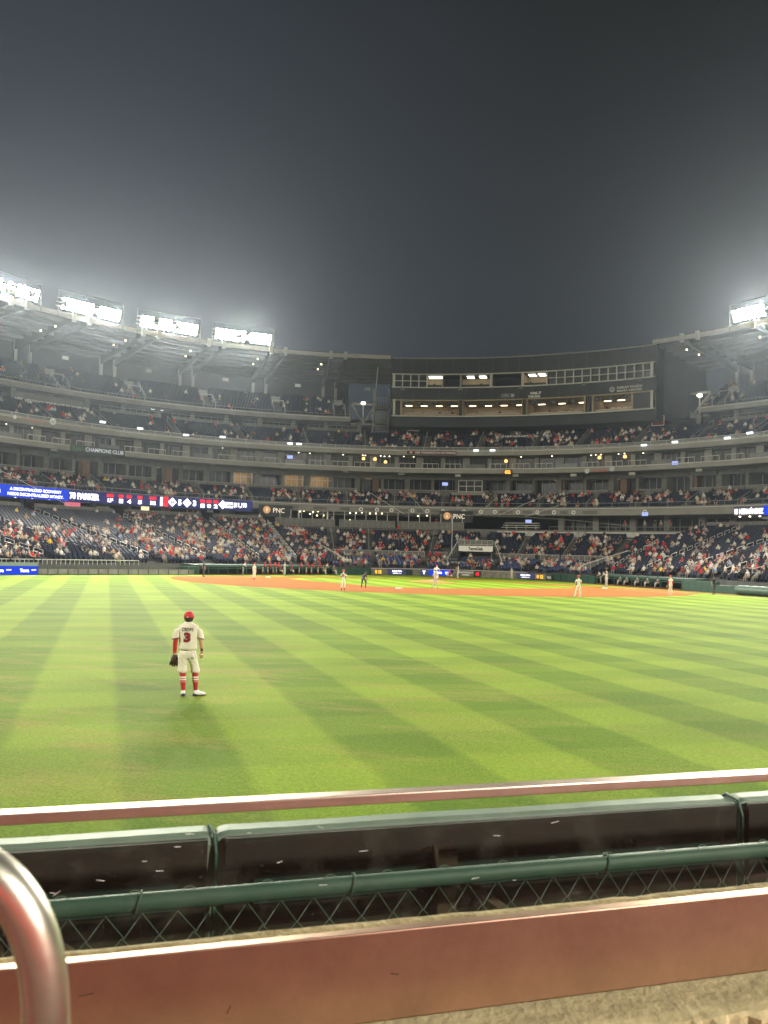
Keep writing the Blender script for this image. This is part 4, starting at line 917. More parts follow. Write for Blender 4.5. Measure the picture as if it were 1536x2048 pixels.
# ------------------------------------------------------------------ pale hoop rails down the aisles of the lower stands
def hoops(key, aisles, t0, rows, lab, grp):
    for a in aisles:
        rf = RF(a)
        for k in range(2, 26, 2):
            r0 = rf+(58.6-rf)*(k+0.2)/27; r1 = rf+(58.6-rf)*(k+1.5)/27; z0 = 1.25+6.45*k/27; z1 = 1.25+6.45*(k+1.3)/27
            if not in_frame(pol(a, r0, z0), 40): continue
            if key == 'first' and a > bl(r0)-0.5: continue
            if key == 'third' and a < br(r0)+0.5: continue
            mb = MB(); mb.tube([pol(a, r0, z0), pol(a, r0, z0+0.85), pol(a, r1, z1+0.85), pol(a, r1, z1)], 0.04, 5); h = thing('aisle_handrail', lab, 'handrail', pol(a, r0, z0), grp)
            obj('rail_hoop', mb, M_steelw, h); mb = MB(); mb.tube([pol(a, r0, z0+0.45), pol(a, r1, z1+0.45)], 0.03, 5); obj('mid_rail', mb, M_steelw, h)
hoops('first', AIS_L, 0, 0, 'pale hoop handrail on an aisle of the stand behind the first-base dugout', 'hoop handrails on the first-base aisles')
hoops('third', AIS_R, 0, 0, 'pale hoop handrail on an aisle of the stand behind the third-base dugout', 'hoop handrails on the third-base aisles')
# straight handrails on the middle and gallery aisles
for a, (ra, za), (rb, zb) in [(a, (50.8, 2.9), (57.4, 6.5)) for a in AIS_C2[:-1] if a != 5.2]+[(a, (65.2, 21.5), (72.4, 25.0)) for a in AIS3 if -76 < a < 50]+[(a, (61.2, 11.3), (66.4, 13.5)) for a in AIS1 if -76 < a < 50]:
    where = 'bank behind the railed barrier' if za < 5 else ('gallery ring' if za > 20 else 'first ring tier')
    mb = MB(); mb.tube([pol(a, ra, za), pol(a, ra, za+0.85), pol(a, rb, zb+0.85), pol(a, rb, zb)], 0.045, 5)
    tag(obj('aisle_handrail', mb, M_steel), 'long straight grey handrail up an aisle of the '+where, 'handrail', 'handrails of the '+where)
# ================================================================== ribbon boards, fascia signs
def led_panel(parent, t0, t1, r, z0, z1, m, name='screen_segment'):
    mb = MB(); mb.ring(t0, t1, [(r, z0), (r+0.25, z0), (r+0.25, z1), (r, z1)]); return obj(name, mb, m, parent)
rb = thing('ribbon_board', 'long lit ribbon scoreboard showing 70 PARKER along the first ring', 'scoreboard', pol(-55, 59.6, 9.5))
RR = 59.5; RT_ = RR-0.04
def rth(x): return cyl(x, 990, RR)[0]
zr0, zr1 = 9.55, 11.2
led_panel(rb, -86, rth(137), RR, zr0, zr1, E_blue); led_panel(rb, rth(137)+0.01, rth(506), RR, zr0, zr1, E_navy)
def rtext(s, x, v, w, h, m, bold=0.03):
    mb = MB(); text_on(mb, s, arcf(rth(x), RT_, (zr0+zr1)/2+v), w, h, bold=bold); return obj('lettering', mb, m, rb)
pxm = lambda x0, x1: math.radians(rth(x1)-rth(x0))*RR
rtext('A DECENTRALIZED ECONOMY', 71, 0.33, pxm(18, 122), 0.42, E_white); rtext('NEEDS DECENTRALIZED MONEY.', 71, -0.36, pxm(14, 126), 0.42, E_white); rtext('Terra', -10, 0, 1.6, 0.7, E_white)
rtext('70 PARKER', 169, 0, pxm(139, 199), 1.0, E_white, 0.06)
def rbox_(x, v, w, h, m, off=0.03):
    mb = MB(); mb.rbox(rth(x), RR-off, (zr0+zr1)/2+v, w, 0.05, h); return obj('score_block', mb, m, rb)
for x, a, b in ((220.5, 'AB', '5.39'), (242, 'H', '1'), (258.5, 'R', '4'), (280, 'SO', '5'), (306, 'ERA', '54.2'), (405.5, 'B', '1'), (418.5, 'S', '0'), (432, 'O', '2')):
    w = pxm(x-5, x+5)*(1.4 if len(b) > 1 else 1.0)
    rbox_(x, 0.42, w, 0.52, E_redl); rtext(a, x, 0.42, w*0.7, 0.36, E_white, 0.05); RT_ -= 0.05; rtext(b, x, -0.32, w*0.8, 0.62, E_white, 0.06); RT_ += 0.05
rbox_(331.5, 0, pxm(326, 337), 1.6, E_redl); rtext('9', 331.5, 0.0, 0.4, 0.8, E_white, 0.06); rbox_(323, 0, pxm(321, 325.5), 1.4, E_white)
for x in (345, 374.5, 446):
    mb = MB(); f = arcf(rth(x), RR-0.05, (zr0+zr1)/2); mb.add([f(0.72, 0), f(0, 0.72), f(-0.72, 0), f(0, -0.72)], [(0, 1, 2, 3)]); d = obj('diamond_emblem', mb, E_white, rb)
    mb = MB(); text_on(mb, 'W' if x > 370 else 'M', arcf(rth(x), RR-0.07, (zr0+zr1)/2), 0.5, 0.45, bold=0.04); obj('lettering', mb, E_blue if x < 350 else E_navy, d)
rtext('5', 360, 0, 0.55, 0.95, E_white, 0.06); rtext('3', 389.5, 0, 0.55, 0.95, E_white, 0.06); rtext('50/50', 459, 0.28, pxm(452, 467), 0.4, E_white, 0.05); rtext('RAFFLE', 459, -0.3, pxm(452, 467), 0.4, E_white, 0.05); rtext('$11,190', 481, 0, pxm(468, 494), 0.9, E_white, 0.04)
rb2 = thing('ribbon_board', 'short lit ribbon scoreboard showing 13 HERNANDEZ along the first ring', 'scoreboard', pol(50, 59.6, 9.5))
led_panel(rb2, cyl(1468, 1021, RR)[0], cyl(1526, 1021, RR)[0], RR, 9.75, 11.0, mat('dark_led', (0.02, 0.02, 0.03), 0.4, emit=(0.05, 0.045, 0.06), estr=0.8)); led_panel(rb2, cyl(1526, 1021, RR)[0]+0.01, 60, RR, 9.75, 11.0, E_blue)
mb = MB(); text_on(mb, '13 HERNÁNDEZ', arcf(cyl(1498.5, 1021, RR)[0], RR-0.05, 10.38), math.radians(cyl(1530, 1021, RR)[0]-cyl(1468, 1021, RR)[0])*RR*0.93, 0.95, bold=0.05); obj('lettering', mb, E_white, rb2)

def fascia_sign(x0, x1, y, r, h, s, label, board, tm, th=0.6, wfrac=0.9, emblem=None, bold=0.02):
    t0, z = cyl(x0, y, r); t1, z2 = cyl(x1, y, r); tc, zc = cyl((x0+x1)/2, y, r); W = math.radians(t1-t0)*r
    sg = thing('sign_board', label, 'sign', pol(tc, r, zc-h/2))
    if board: mb = MB(); mb.ring(t0, t1, [(r, zc-h/2), (r+0.1, zc-h/2), (r+0.1, zc+h/2), (r, zc+h/2)]); obj('board', mb, board, sg)
    return sg, tc, zc, W
sg, tc, zc, W = fascia_sign(141, 250, 901, 62.7, 1.05, '', 'dark sign reading CHAMPIONS CLUB hung on the suite ring', M_black, None)
mb = MB(); text_on(mb, 'CHAMPIONS CLUB', arcf(tc+math.degrees(W*0.125/62.7), 62.66, zc), W*0.70, 0.58, bold=0.02); obj('lettering', mb, E_dim, sg)
mb = MB(); text_on(mb, 'EIS', arcf(tc-math.degrees(W*0.375/62.7), 62.66, zc+0.03), W*0.19, 0.62, bold=0.02); obj('lettering', mb, E_green, sg)
M_maroon = mat('maroon_board', (0.10, 0.02, 0.02), 0.6)
sg, tc, zc, W = fascia_sign(814, 913, 905.5, 63.8, 0.62, '', 'dark red strip reading 2005 WASHINGTON NATIONALS on the gallery fascia', M_maroon, None)
mb = MB(); text_on(mb, '2005 WASHINGTON NATIONALS', arcf(tc+math.degrees(W*0.07/63.8), 63.76, zc), W*0.82, 0.36, bold=0.01); obj('lettering', mb, M_pale, sg)
mb = MB(); text_on(mb, 'W', arcf(tc-math.degrees(W*0.42/63.8), 63.76, zc), 0.5, 0.42, bold=0.03); obj('emblem', mb, M_pale, sg)
sg, tc, zc, W = fascia_sign(28, 100, 841, 63.85, 0.6, '', 'faded retired-number lettering with round emblem on the gallery fascia', None, None)
mb = MB(); text_on(mb, 'RYAN ZIMMERMAN', arcf(tc+0.3, 63.84, zc), W*0.72, 0.42, bold=0.01); obj('lettering', mb, mat('faded_red', (0.42, 0.20, 0.16), 0.6), sg)
def disc(parent, name, x, y, r, R, m, s=None, tm=None):
    t, z = cyl(x, y, r); f = arcf(t, r, z); mb = MB(); mb.add([f(R*math.cos(a), R*math.sin(a)) for a in np.linspace(0, 2*math.pi, 17)[:-1]], [tuple(range(16))]); o = obj(name, mb, m, parent)
    if s: mb = MB(); text_on(mb, s, arcf(t, r-0.03, z), R*0.9, R*1.0, bold=0.03); obj('lettering', mb, tm, o)
    return o
disc(sg, 'emblem', 106, 843, 63.8, 0.5, M_pale, 'U', M_maroon); disc(sg, 'emblem', 30, 834, 63.8, 0.28, M_pale)
sg, tc, zc, W = fascia_sign(1172, 1224, 941.5, 62.75, 0.6, '', 'red TED LERNER lettering between two round emblems on the suite ring fascia', None, None)
mb = MB(); text_on(mb, 'TED LERNER', arcf(tc, 62.84, zc), W*0.62, 0.42, bold=0.02); obj('lettering', mb, mat('sign_red', (0.36, 0.05, 0.04), 0.6), sg); disc(sg, 'emblem', 1174, 942, 62.8, 0.42, M_dimlet); disc(sg, 'emblem', 1224, 938, 62.8, 0.42, M_dimlet)
t, z = cyl(92, 804, 72.4); asb = thing('wall_sign', 'pale one-line assistance number lettering on the gallery parapet', 'sign', pol(t, 72.4, z-0.5))
t0, t1 = cyl(28, 793, 72.4)[0], cyl(180, 812, 72.4)[0]; mb = MB(); mb.ring(t0, t1, [(72.42, 24.75), (72.66, 24.75), (72.66, 26.6), (72.42, 26.6)]); obj('board', mb, M_soff, asb)
mb = MB(); text_on(mb, 'NEED ASSISTANCE? TEXT "NATS" TO 202.980.4357', arcf((t0+t1)/2, 72.38, 25.35), math.radians(t1-t0)*72.4*0.97, 0.62, bold=0.02); obj('lettering', mb, M_pale, asb)
# amber count figures and jumbled small plates on the rings
for x, y, r, s in ((1015.5, 944, 62.7, '02'), ):
    t, z = cyl(x, y, r); c = thing('count_clock', 'small black plate with amber digits on the suite ring fascia', 'clock', pol(t, r, z-0.4)); mb = MB(); mb.rbox(t, r+0.05, z, 1.4, 0.2, 0.8); obj('plate', mb, M_black, c); mb = MB(); text_on(mb, s, arcf(t, r-0.08, z), 1.0, 0.6, bold=0.05); obj('digits', mb, E_amber, c)
for x, y, r in ((580, 914, 65.4), (1350, 926, 63), (890, 968, 67), (1057, 1043, 60.5), (1290, 1028, 60)):
    t, z = cyl(x, y, r); tv = thing('television', 'small lit television hanging under a ring of suites', 'television', pol(t, r, z-0.35), 'televisions under the rings'); mb = MB(); mb.rbox(t, r+0.06, z, 1.15, 0.1, 0.7); obj('casing', mb, M_black, tv); mb = MB(); mb.rbox(t, r-0.01, z, 1.0, 0.03, 0.56); obj('screen', mb, emis('television_glow', (0.35, 0.42, 0.9), 1.3), tv)
for x, y, r in ((108, 899, 62.6), (275, 912, 62.6), (425, 926, 62.6), (567, 935, 62.6), (691, 942, 62.6), (803, 947, 62.6), (916, 951, 62.6), (1031, 951, 62.6), (1147, 950, 62.6), (1264, 947, 62.6), (1398, 940, 62.6), (1532, 1035, 60), (812, 1025, 60), (989, 1028, 60), (1083, 1030, 60), (420, 1022, 60)):
    t, z = cyl(x, y, r+1.2); mb = MB(); mb.rbox(t, r+1.2, z, 1.0, 0.14, 0.42); tag(obj('section_plate', mb, M_fascw), 'small pale section number plate hanging under a ring', 'plate', 'section plates under the rings')
# retired-number roundels on the first ring fascia
for x in (722, 754, 783, 825, 855, 886, 928, 962, 990, 1036, 1075, 1108, 1147, 1290):
    t, z = cyl(x, 1016+ (x-722)*0.01, 59.9); f = arcf(t, 59.9, 10.55); mb = MB(); mb.add([f(0.34*math.cos(a), 0.34*math.sin(a)) for a in np.linspace(0, 2*math.pi, 13)[:-1]]+[f(0.2*math.cos(a), 0.2*math.sin(a)) for a in np.linspace(0, 2*math.pi, 13)[:-1]], [(i, (i+1) % 12, 12+(i+1) % 12, 12+i) for i in range(12)])
    tag(obj('fascia_roundel', mb, M_white), 'white ring-shaped roundel on the first ring fascia', 'roundel', 'white roundels on the first ring fascia')
for x, w in ((590, 1.2), (640, 2.2), (690, 1.6), (735, 2.4), (768, 2.0), (803, 2.2), (840, 1.2), (873, 1.8), (910, 2.0), (945, 1.6), (1012, 2.2), (1055, 1.5), (1090, 2.2), (1128, 1.2), (1180, 2.4)):
    t, z = cyl(x, 1020, 59.95); mb = MB(); mb.rbox(t, 59.95, 10.55, w, 0.06, 0.5); tag(obj('name_plate', mb, M_soff), 'grey name plate fixed on the first ring fascia', 'plate', 'grey name plates on the first ring fascia')

# bank signs over the balcony
for x, y, lab in ((552, 1020, 'gold glowing PNC sign over the balcony beside the ribbon scoreboard'), (912, 1032, 'gold glowing PNC sign over the balcony beside the bench stack')):
    r = 59.2; t, z = cyl(x, y, r); s = thing('bank_sign', lab, 'sign', pol(t, r, z-0.8))
    mb = MB(); mb.rbox(t, r+0.3, z-0.1, 5.6, 0.2, 1.9); obj('board', mb, M_dark, s)
    c, _ = cyl(x-18, y, r); f = arcf(c, r+0.15, z); mb = MB(); mb.add([f(0.62*math.cos(a), 0.62*math.sin(a)) for a in np.linspace(0, 2*math.pi, 19)[:-1]], [tuple(range(18))]); e_ = obj('emblem', mb, emis('gold_emblem', (0.85, 0.42, 0.16), 0.8), s)
    f = arcf(c, r+0.12, z); mb = MB(); mb.add([f(0, 0.4), f(0.16, 0), f(0, -0.4), f(-0.16, 0), f(0.3, 0.16), f(-0.3, 0.16)], [(0, 1, 2, 3), (4, 1, 5)]); obj('triangle_mark', mb, emis('gold_mark', (0.95, 0.75, 0.5), 1.0), e_)
    mb = MB(); text_on(mb, 'PNC', arcf(cyl(x+6, y+0.5, r)[0], r+0.15, z-0.05), 1.9, 0.78, bold=0.0); obj('lettering', mb, emis('pnc_letters', (0.85, 0.72, 0.50), 1.3), s)
# bar lights, bulbs and bright frames on the balcony
for x, y in ((600, 1023), (608, 1022), (626, 1024), (636, 1023), (658, 1021), (540, 1013), (560, 1014), (700, 1026), (712, 1026), (724, 1025), (740, 1027), (752, 1027), (764, 1027), (700, 1040), (620, 1028), (634, 1031), (647, 1031), (836, 1032), (854, 1031)):
    t, z = cyl(x, y, 61); c = pol(t, 61, z); mb = MB(); mb.loft([[c+np.array([0.12*math.cos(a), 0.12*math.sin(a), dz]) for a in np.arange(6)*math.pi/3] for dz in (-0.1, 0.1)])
    tag(obj('bar_lamp', mb, emis('bar_bulb', (1, 0.86, 0.45), 5)), 'small warm bulb hanging over the club balcony', 'lamp', 'warm bulbs over the club balcony')
t0 = cyl(580, 1030, 60.5)[0]; t1 = cyl(655, 1030, 60.5)[0]; fr = thing('bar_doorway', 'white door-like frame on the club balcony by the gold bank sign', 'doorway', pol((t0+t1)/2, 60.5, 7.6))
for t in (t0, t0+1.4, t1):
    mb = MB(); mb.rbox(t, 60.5, 8.9, 0.22, 0.2, 2.5); obj('jamb', mb, M_white, fr)
mb = MB(); mb.rbox((t0+t1)/2, 60.5, 10.05, math.radians(t1-t0)*60.5, 0.2, 0.16); obj('lintel', mb, M_steelw, fr)
# lit food counters on the concourse behind the first-base stand
for x0, x1, y, col, lab in ((60, 90, 1010, (0.35, 0.10, 0.10), 'reddish poster panel with faint emblem on the concourse wall'), (190, 218, 1016, (0.5, 0.42, 0.3), 'pale lit counter canopy on the concourse'), (283, 298, 1009, (1.0, 0.75, 0.4), 'bright warm menu screen on the concourse'), (328, 340, 1018, (0.5, 0.05, 0.05), 'red framed drinks cabinet on the concourse'), (440, 468, 1024, (0.55, 0.5, 0.42), 'pale roller shutter on the concourse beside the ribbon scoreboard end'), (130, 160, 1008, (0.55, 0.12, 0.16), 'pink lit menu strip on the concourse')):
    r = 70; ta, z = cyl(x0, y, r); tb_, _ = cyl(x1, y, r); tm = (ta+tb_)/2; z = min(max(z, 8.2), 9.6)
    mb = MB(); mb.rbox(tm, r, z, math.radians(tb_-ta)*r, 0.3, 0.7 if x0 != 440 else 1.6); bright = x0 in (283, 130)
    tag(obj({60: 'wall_poster', 190: 'food_counter', 283: 'menu_screen', 328: 'drinks_cabinet', 440: 'roller_shutter', 130: 'menu_screen'}[x0], mb, emis('menu_%d' % x0, col, 1.4) if bright else mat('counter_%d' % x0, col, 0.6)), lab, {60: 'poster', 190: 'counter', 283: 'screen', 328: 'cabinet', 440: 'shutter', 130: 'screen'}[x0])
for x in list(range(30, 500, 34))+[1480, 1500, 1520]:
    t, z = cyl(x, 1012, 66); c = pol(t, 66, 9.95); mb = MB(); mb.loft([[c+np.array([0.14*math.cos(a), 0.14*math.sin(a), dz]) for a in np.arange(6)*math.pi/3] for dz in (-0.06, 0.06)]); obj('downlight', mb, E_down, conc)

# ================================================================== backstop wall, adverts, club box
def wpt(t, off, z): return pol(t, r_wall(t)+off, z)
def wall_run(name, x0, x1, z0, z1, th, m, parent=None, off=0.0, n=24):
    a, b = wall_th(x0), wall_th(x1); mb = MB(); mb.loft([[wpt(t, off, z0), wpt(t, off+th, z0), wpt(t, off+th, z1), wpt(t, off, z1)] for t in np.linspace(a, b, n)]); return obj(name, mb, m, parent)
bw = thing('backstop_wall', 'low tan stone wall with pale coping running behind home plate', 'wall', wpt(4, 0, 0))
xs = np.linspace(742, 1052, 32)
for i in range(31):
    wall_run('stone_panel', xs[i]+0.25, xs[i+1]-0.25, 0.0, 0.92, 0.35+0.03*rng.random(), M_stone, bw, off=0.0+0.02*rng.random(), n=2)
wall_run('coping', 741, 1053, 0.92, 1.02, 0.5, M_fascw, bw, off=-0.06)
def advert(x0, x1, z0, z1, m, label, texts, cat='advert', off=-0.10):
    a, b = wall_th(x0), wall_th(x1); P0, P1 = wpt(a, off, 0), wpt(b, off, 0); u = (P1-P0); W = np.linalg.norm(u); u /= W; n = np.array([-u[1], u[0], 0]); c = (P0+P1)/2
    if n@(c-np.array([*CB, 0])) > 0: n = -n
    g = thing('wall_advert', label, cat, c)
    mb = MB(); mb.box(c+np.array([0, 0, (z0+z1)/2])+n*0.03, (W, 0.08, z1-z0), (u, n, np.array([0, 0, 1.0]))); obj('panel', mb, m, g)
    for s, uu, vv, w, h, tm in texts:
        f = lambda p, q: c+n*0.09+u*p+np.array([0, 0, (z0+z1)/2+q]); mb = MB(); text_on(mb, s, f, W*w, (z1-z0)*h, W*uu, (z1-z0)*vv, bold=0.05); obj('lettering', mb, tm, g)
    return g, c, u, n, W
M_adv = mat('navy_advert', (0.03, 0.035, 0.10), 0.5, emit=(0.035, 0.04, 0.12), estr=0.6)
for x0, x1, lab in ((776, 811, 'navy advert panel with white lettering beside the amber pitch clock behind first base'), (1035, 1070, 'navy advert panel with white lettering beside the amber pitch clock behind third base')):
    advert(x0, x1, 0.06, 0.9, M_adv, lab, [('MLB.TV+', 0.0, 0.12, 0.55, 0.34, E_white), ('APPLE TV', 0, -0.26, 0.5, 0.12, E_white)])
for x0, x1, lab in ((746, 766, 'amber pitch clock digits on the stone wall behind first base'), (1071, 1092, 'amber pitch clock digits on the wall behind third base')):
    advert(x0, x1, 0.08, 0.88, M_stone, lab, [('0 12', 0, 0, 0.62, 0.62, E_amber)], 'clock')
advert(812, 825, 0.02, 0.86, M_greend, 'dark green camera well opening in the stone backstop wall', [])
advert(841, 855, 0.06, 0.9, M_adv, 'small navy advert panel with a white shirt mark', [('T', 0, 0, 0.45, 0.62, E_white)])
advert(858, 904, 0.06, 0.92, E_blue, 'bright blue Terra advert panel behind the pitcher', [('Terra', -0.12, 0.05, 0.36, 0.5, E_white), ('MONEY', 0.32, 0.1, 0.24, 0.18, E_white), ('LEGENDS', 0.32, -0.15, 0.24, 0.14, E_white)])
advert(918, 948, 0.05, 0.9, mat('stone_sign', (0.17, 0.16, 0.12), 0.8, var=0.3), 'stone sign with raised white NATIONALS PARK lettering', [('NATIONALS', 0, 0.2, 0.92, 0.3, M_white), ('PARK', 0, -0.22, 0.52, 0.3, M_white)], 'sign')
advert(950, 961, 0.05, 0.9, M_black, 'small red square emblem panel beside the park sign', [('■', 0, 0, 0.62, 0.62, E_redl)])
advert(1093, 1106, 0.0, 0.92, M_green, 'dark green padded pillar with a white player silhouette mark', [('MLB', 0, 0, 0.6, 0.4, M_white)])
box = thing('club_entrance', 'dark club opening with white Terra Club header behind the backstop', 'entrance', pol(6.0, 48, 1.5))
ta, tb_ = cyl(917, 1098, 48.5)[0], cyl(985, 1098, 48.5)[0]; tm = (ta+tb_)/2; W = math.radians(tb_-ta)*48.5
zt = cyl(950, 1092, 48.5)[1]; zb = cyl(950, 1103, 48.5)[1]
mb = MB(); mb.rbox(tm, 48.7, (zt+zb)/2, W, 0.3, zt-zb); obj('header', mb, M_white, box)
mb = MB(); text_on(mb, 'TerraClub', arcf(tm, 48.5, (zt+zb)/2), W*0.42, (zt-zb)*0.55, bold=0.03); obj('lettering', mb, M_black, box)
mb = MB(); mb.rbox(tm, 51.6, 2.6, W, 0.2, 2.6); obj('back_wall', mb, M_black, box)
for t in (ta, tb_): mb = MB(); mb.rbox(t, 50.2, 2.6, 0.25, 3.2, 2.6); obj('side_wall', mb, M_dark, box)
mb = MB(); mb.rbox(tm, 50.2, zt+0.05, W, 3.2, 0.15); obj('roof', mb, M_conc, box)
rail_arc(ta, tb_, 48.8, zt+0.1, 0.8, 0.9, M_mesh, box, M_steelw)
bnr = thing('welcome_banner', 'dark banner reading WELCOME TO NATIONALS PARK below the club opening', 'banner', pol(tm, 47.2, 1.5))
t0, z = cyl(938, 1126, 47.2); W2 = math.radians(cyl(992, 1126, 47.2)[0]-cyl(884, 1126, 47.2)[0])*47.2
mb = MB(); mb.rbox(t0, 47.3, z, W2, 0.1, 0.72); obj('cloth', mb, M_dark, bnr); mb = MB(); text_on(mb, 'WELCOME TO NATIONALS PARK, WASHINGTON DC', arcf(t0, 47.2, z), W2*0.94, 0.36, bold=0.02); obj('lettering', mb, M_dimlet, bnr)
# sloping side rails of the club entrance
for (ra, t_a, rb_, t_b, lab) in ((47.2, cyl(893, 1114, 47)[0], 50, ta-0.2, 'first'), (47.2, cyl(1003, 1118, 47)[0], 50, tb_+0.2, 'third')):
    st = thing('stair_railing', 'short pale stair rail on the %s-base side of the club opening' % lab, 'railing', pol(t_a, ra, 1.6))
    A_, B_ = pol(t_a, ra, 2.5), pol(t_b, rb_-1.0, zt+0.75); mb = MB(); mb.tube([A_, B_], 0.06, 6); obj('top_rail', mb, M_steelw, st)
    for k in np.linspace(0, 1, 7): mb = MB(); mb.tube([A_+(B_-A_)*k, A_+(B_-A_)*k-np.array([0, 0, 1.0])], 0.035, 5); obj('post', mb, M_steel, st)
# broadcast cameras on the barrier
for x, y in ((660, 1106), (752, 1112), (995, 1115), (1096, 1118), (1190, 1122)):
    t, z = cyl(x, y, 49.3); c = pol(t, 49.2, 2.9); cm = thing('broadcast_camera', 'black broadcast camera standing on the concrete barrier', 'camera', pol(t, 49.2, 2.75), 'black cameras on the barrier')
    mb = MB(); mb.rbox(t, 49.2, 3.15, 0.45, 0.8, 0.45); obj('body', mb, M_black, cm); mb = MB(); mb.tube([pol(t, 48.8, 3.15), pol(t, 48.3, 3.15)], 0.14, 8); obj('lens', mb, M_black, cm); mb = MB(); mb.tube([pol(t, 49.2, 2.75), pol(t, 49.2, 2.95)], 0.1, 6); obj('pedestal', mb, M_black, cm)

# netting ropes, stays and pole
rope_r = 47.5
P_ = lambda x, y, r: pol(cyl(x, y, r)[0], r, cyl(x, y, r)[1])
mb = MB(); mb.tube([P_(x, y, rope_r) for x, y in ((640, 1029), (740, 1029), (850, 1030), (955, 1031), (1050, 1034), (1150, 1041), (1260, 1052))], 0.035, 5); tag(obj('net_rope', mb, M_steel), 'thin grey head rope of the backstop netting across the balcony level', 'rope')
for i, (a, b) in enumerate((((736, 983), (809, 1028.5)), ((816, 985), (854, 1028.5)), ((994, 994), (955, 1030.5)), ((1087, 992), (997, 1030.5)), ((1140, 1003), (1050, 1033.5)), ((0, 940), (140, 1012)))):
    A_ = P_(*a, 62.5 if i < 5 else 60.4); B_ = P_(*b, rope_r if i < 5 else 58); mb = MB(); mb.tube([A_, B_], 0.04, 5)
    tag(obj('net_stay', mb, M_steelw), ('thin pale stay cable slanting from the rings to the netting rope' if i < 5 else 'thin pale cable slanting across the end of the ribbon scoreboard'), 'cable', 'netting stay cables')
mb = MB(); A_ = P_(905, 1032, 48.5); mb.tube([A_, np.array([A_[0], A_[1], 3.4])], 0.06, 6); tag(obj('net_pole', mb, M_steelw), 'slim pale pole beside the gold bank sign holding the netting', 'pole')

# ================================================================== dugouts and side walls
def dugout(x0, x1, label, posts):
    D = thing('dugout', label, 'dugout', wpt(wall_th((x0+x1)/2), 1.5, 0))
    a, b = wall_th(x0), wall_th(x1); ts = np.linspace(a, b, 14)
    mb = MB(); mb.loft([[wpt(t, 0.3, 1.02), wpt(t, 3.5, 1.15), wpt(t, 3.5, 1.3), wpt(t, 0.3, 1.2)] for t in ts]); obj('roof', mb, M_greend, D)
    mb = MB(); mb.loft([[wpt(t, 0.24, 1.0), wpt(t, 0.34, 1.0), wpt(t, 0.34, 1.26), wpt(t, 0.24, 1.26)] for t in ts]); obj('roof_edge', mb, M_green, D)
    mb = MB(); mb.loft([[wpt(t, 3.3, 0.02), wpt(t, 3.5, 0.02), wpt(t, 3.5, 1.14), wpt(t, 3.3, 1.12)] for t in ts]); obj('back_wall', mb, M_black, D)
    mb = MB(); mb.loft([[wpt(t, 2.6, 0.35), wpt(t, 3.1, 0.35), wpt(t, 3.1, 0.42), wpt(t, 2.6, 0.42)] for t in ts]); obj('bench', mb, M_greend, D)
    mb = MB(); mb.tube([wpt(t, 0.1, 0.82) for t in ts], 0.045, 6); obj('front_rail', mb, M_green, D)
    mb = MB(); mb.loft([[wpt(t, -0.05, 0.012), wpt(t, 0.6, 0.012), wpt(t, 0.6, 0.10), wpt(t, -0.05, 0.10)] for t in ts]); obj('step', mb, M_track, D)
    for k in range(posts+1):
        t = a+(b-a)*k/posts; mb = MB(); mb.tube([wpt(t, 0.1, 0.02), wpt(t, 0.1, 1.02)], 0.055, 6); obj('post', mb, M_green, D)
    for t in (a, b):
        p, q_ = wpt(t, 0.2, 0), wpt(t, 3.4, 0); d = (q_-p)/np.linalg.norm(q_-p); mb = MB(); mb.box((p+q_)/2+np.array([0, 0, 0.55]), (3.2, 0.2, 1.1), (d, np.array([-d[1], d[0], 0]), np.array([0, 0, 1.0]))); obj('end_wall', mb, M_green, D)
    return D
dugout(398, 668, 'dark green dugout full of players in red on the first-base side', 14)
dugout(1192, 1362, 'dark green dugout with few players on the third-base side', 9)
def green_block(x0, x1, z, lab, m=None):
    D = thing('wall_section', lab, 'wall', wpt(wall_th((x0+x1)/2), 0.3, 0))
    n = max(2, int((x1-x0)/12)); xs_ = np.linspace(x0, x1, n+1)
    for i in range(n): wall_run('wall_pad', xs_[i]+0.2, xs_[i+1]-0.2, 0.0, z, 0.5, m or M_green, D, off=0.02, n=2)
    wall_run('cap_rail', x0, x1, z, z+0.06, 0.56, M_steelw if m else M_green, D, off=0.0)
    return D
green_block(672, 741, 0.9, 'dark green camera well wall between the first-base dugout and the stone wall')
green_block(1107, 1190, 0.95, 'dark green padded wall between the pitch clock and the third-base dugout')
green_block(1364, 1430, 1.05, 'dark green padded wall past the third-base dugout')
green_block(1430, 1760, 0.75, 'dark green low wall past the tarp roll')
tp = thing('rolled_tarp', 'long rolled field tarp under a crumpled green cover', 'tarp', wpt(wall_th(1560), -0.7, 0))
a, b = wall_th(1495), wall_th(1700); ring_ = []
for i, t in enumerate(np.linspace(a, b, 40)):
    ring_.append([wpt(t, -0.75+0.58*math.cos(w)*(1+0.05*math.sin(7*w+i)), max(0.02, 0.48+0.48*math.sin(w)*(1+0.06*math.sin(5*w+i*1.7)))) for w in np.linspace(0, 2*math.pi, 17)[:-1]])
mb = MB(); mb.loft(ring_); obj('cover', mb, mat('tarp_green', (0.035, 0.085, 0.06), 0.55, var=0.2, scale=3), tp, smooth=True)
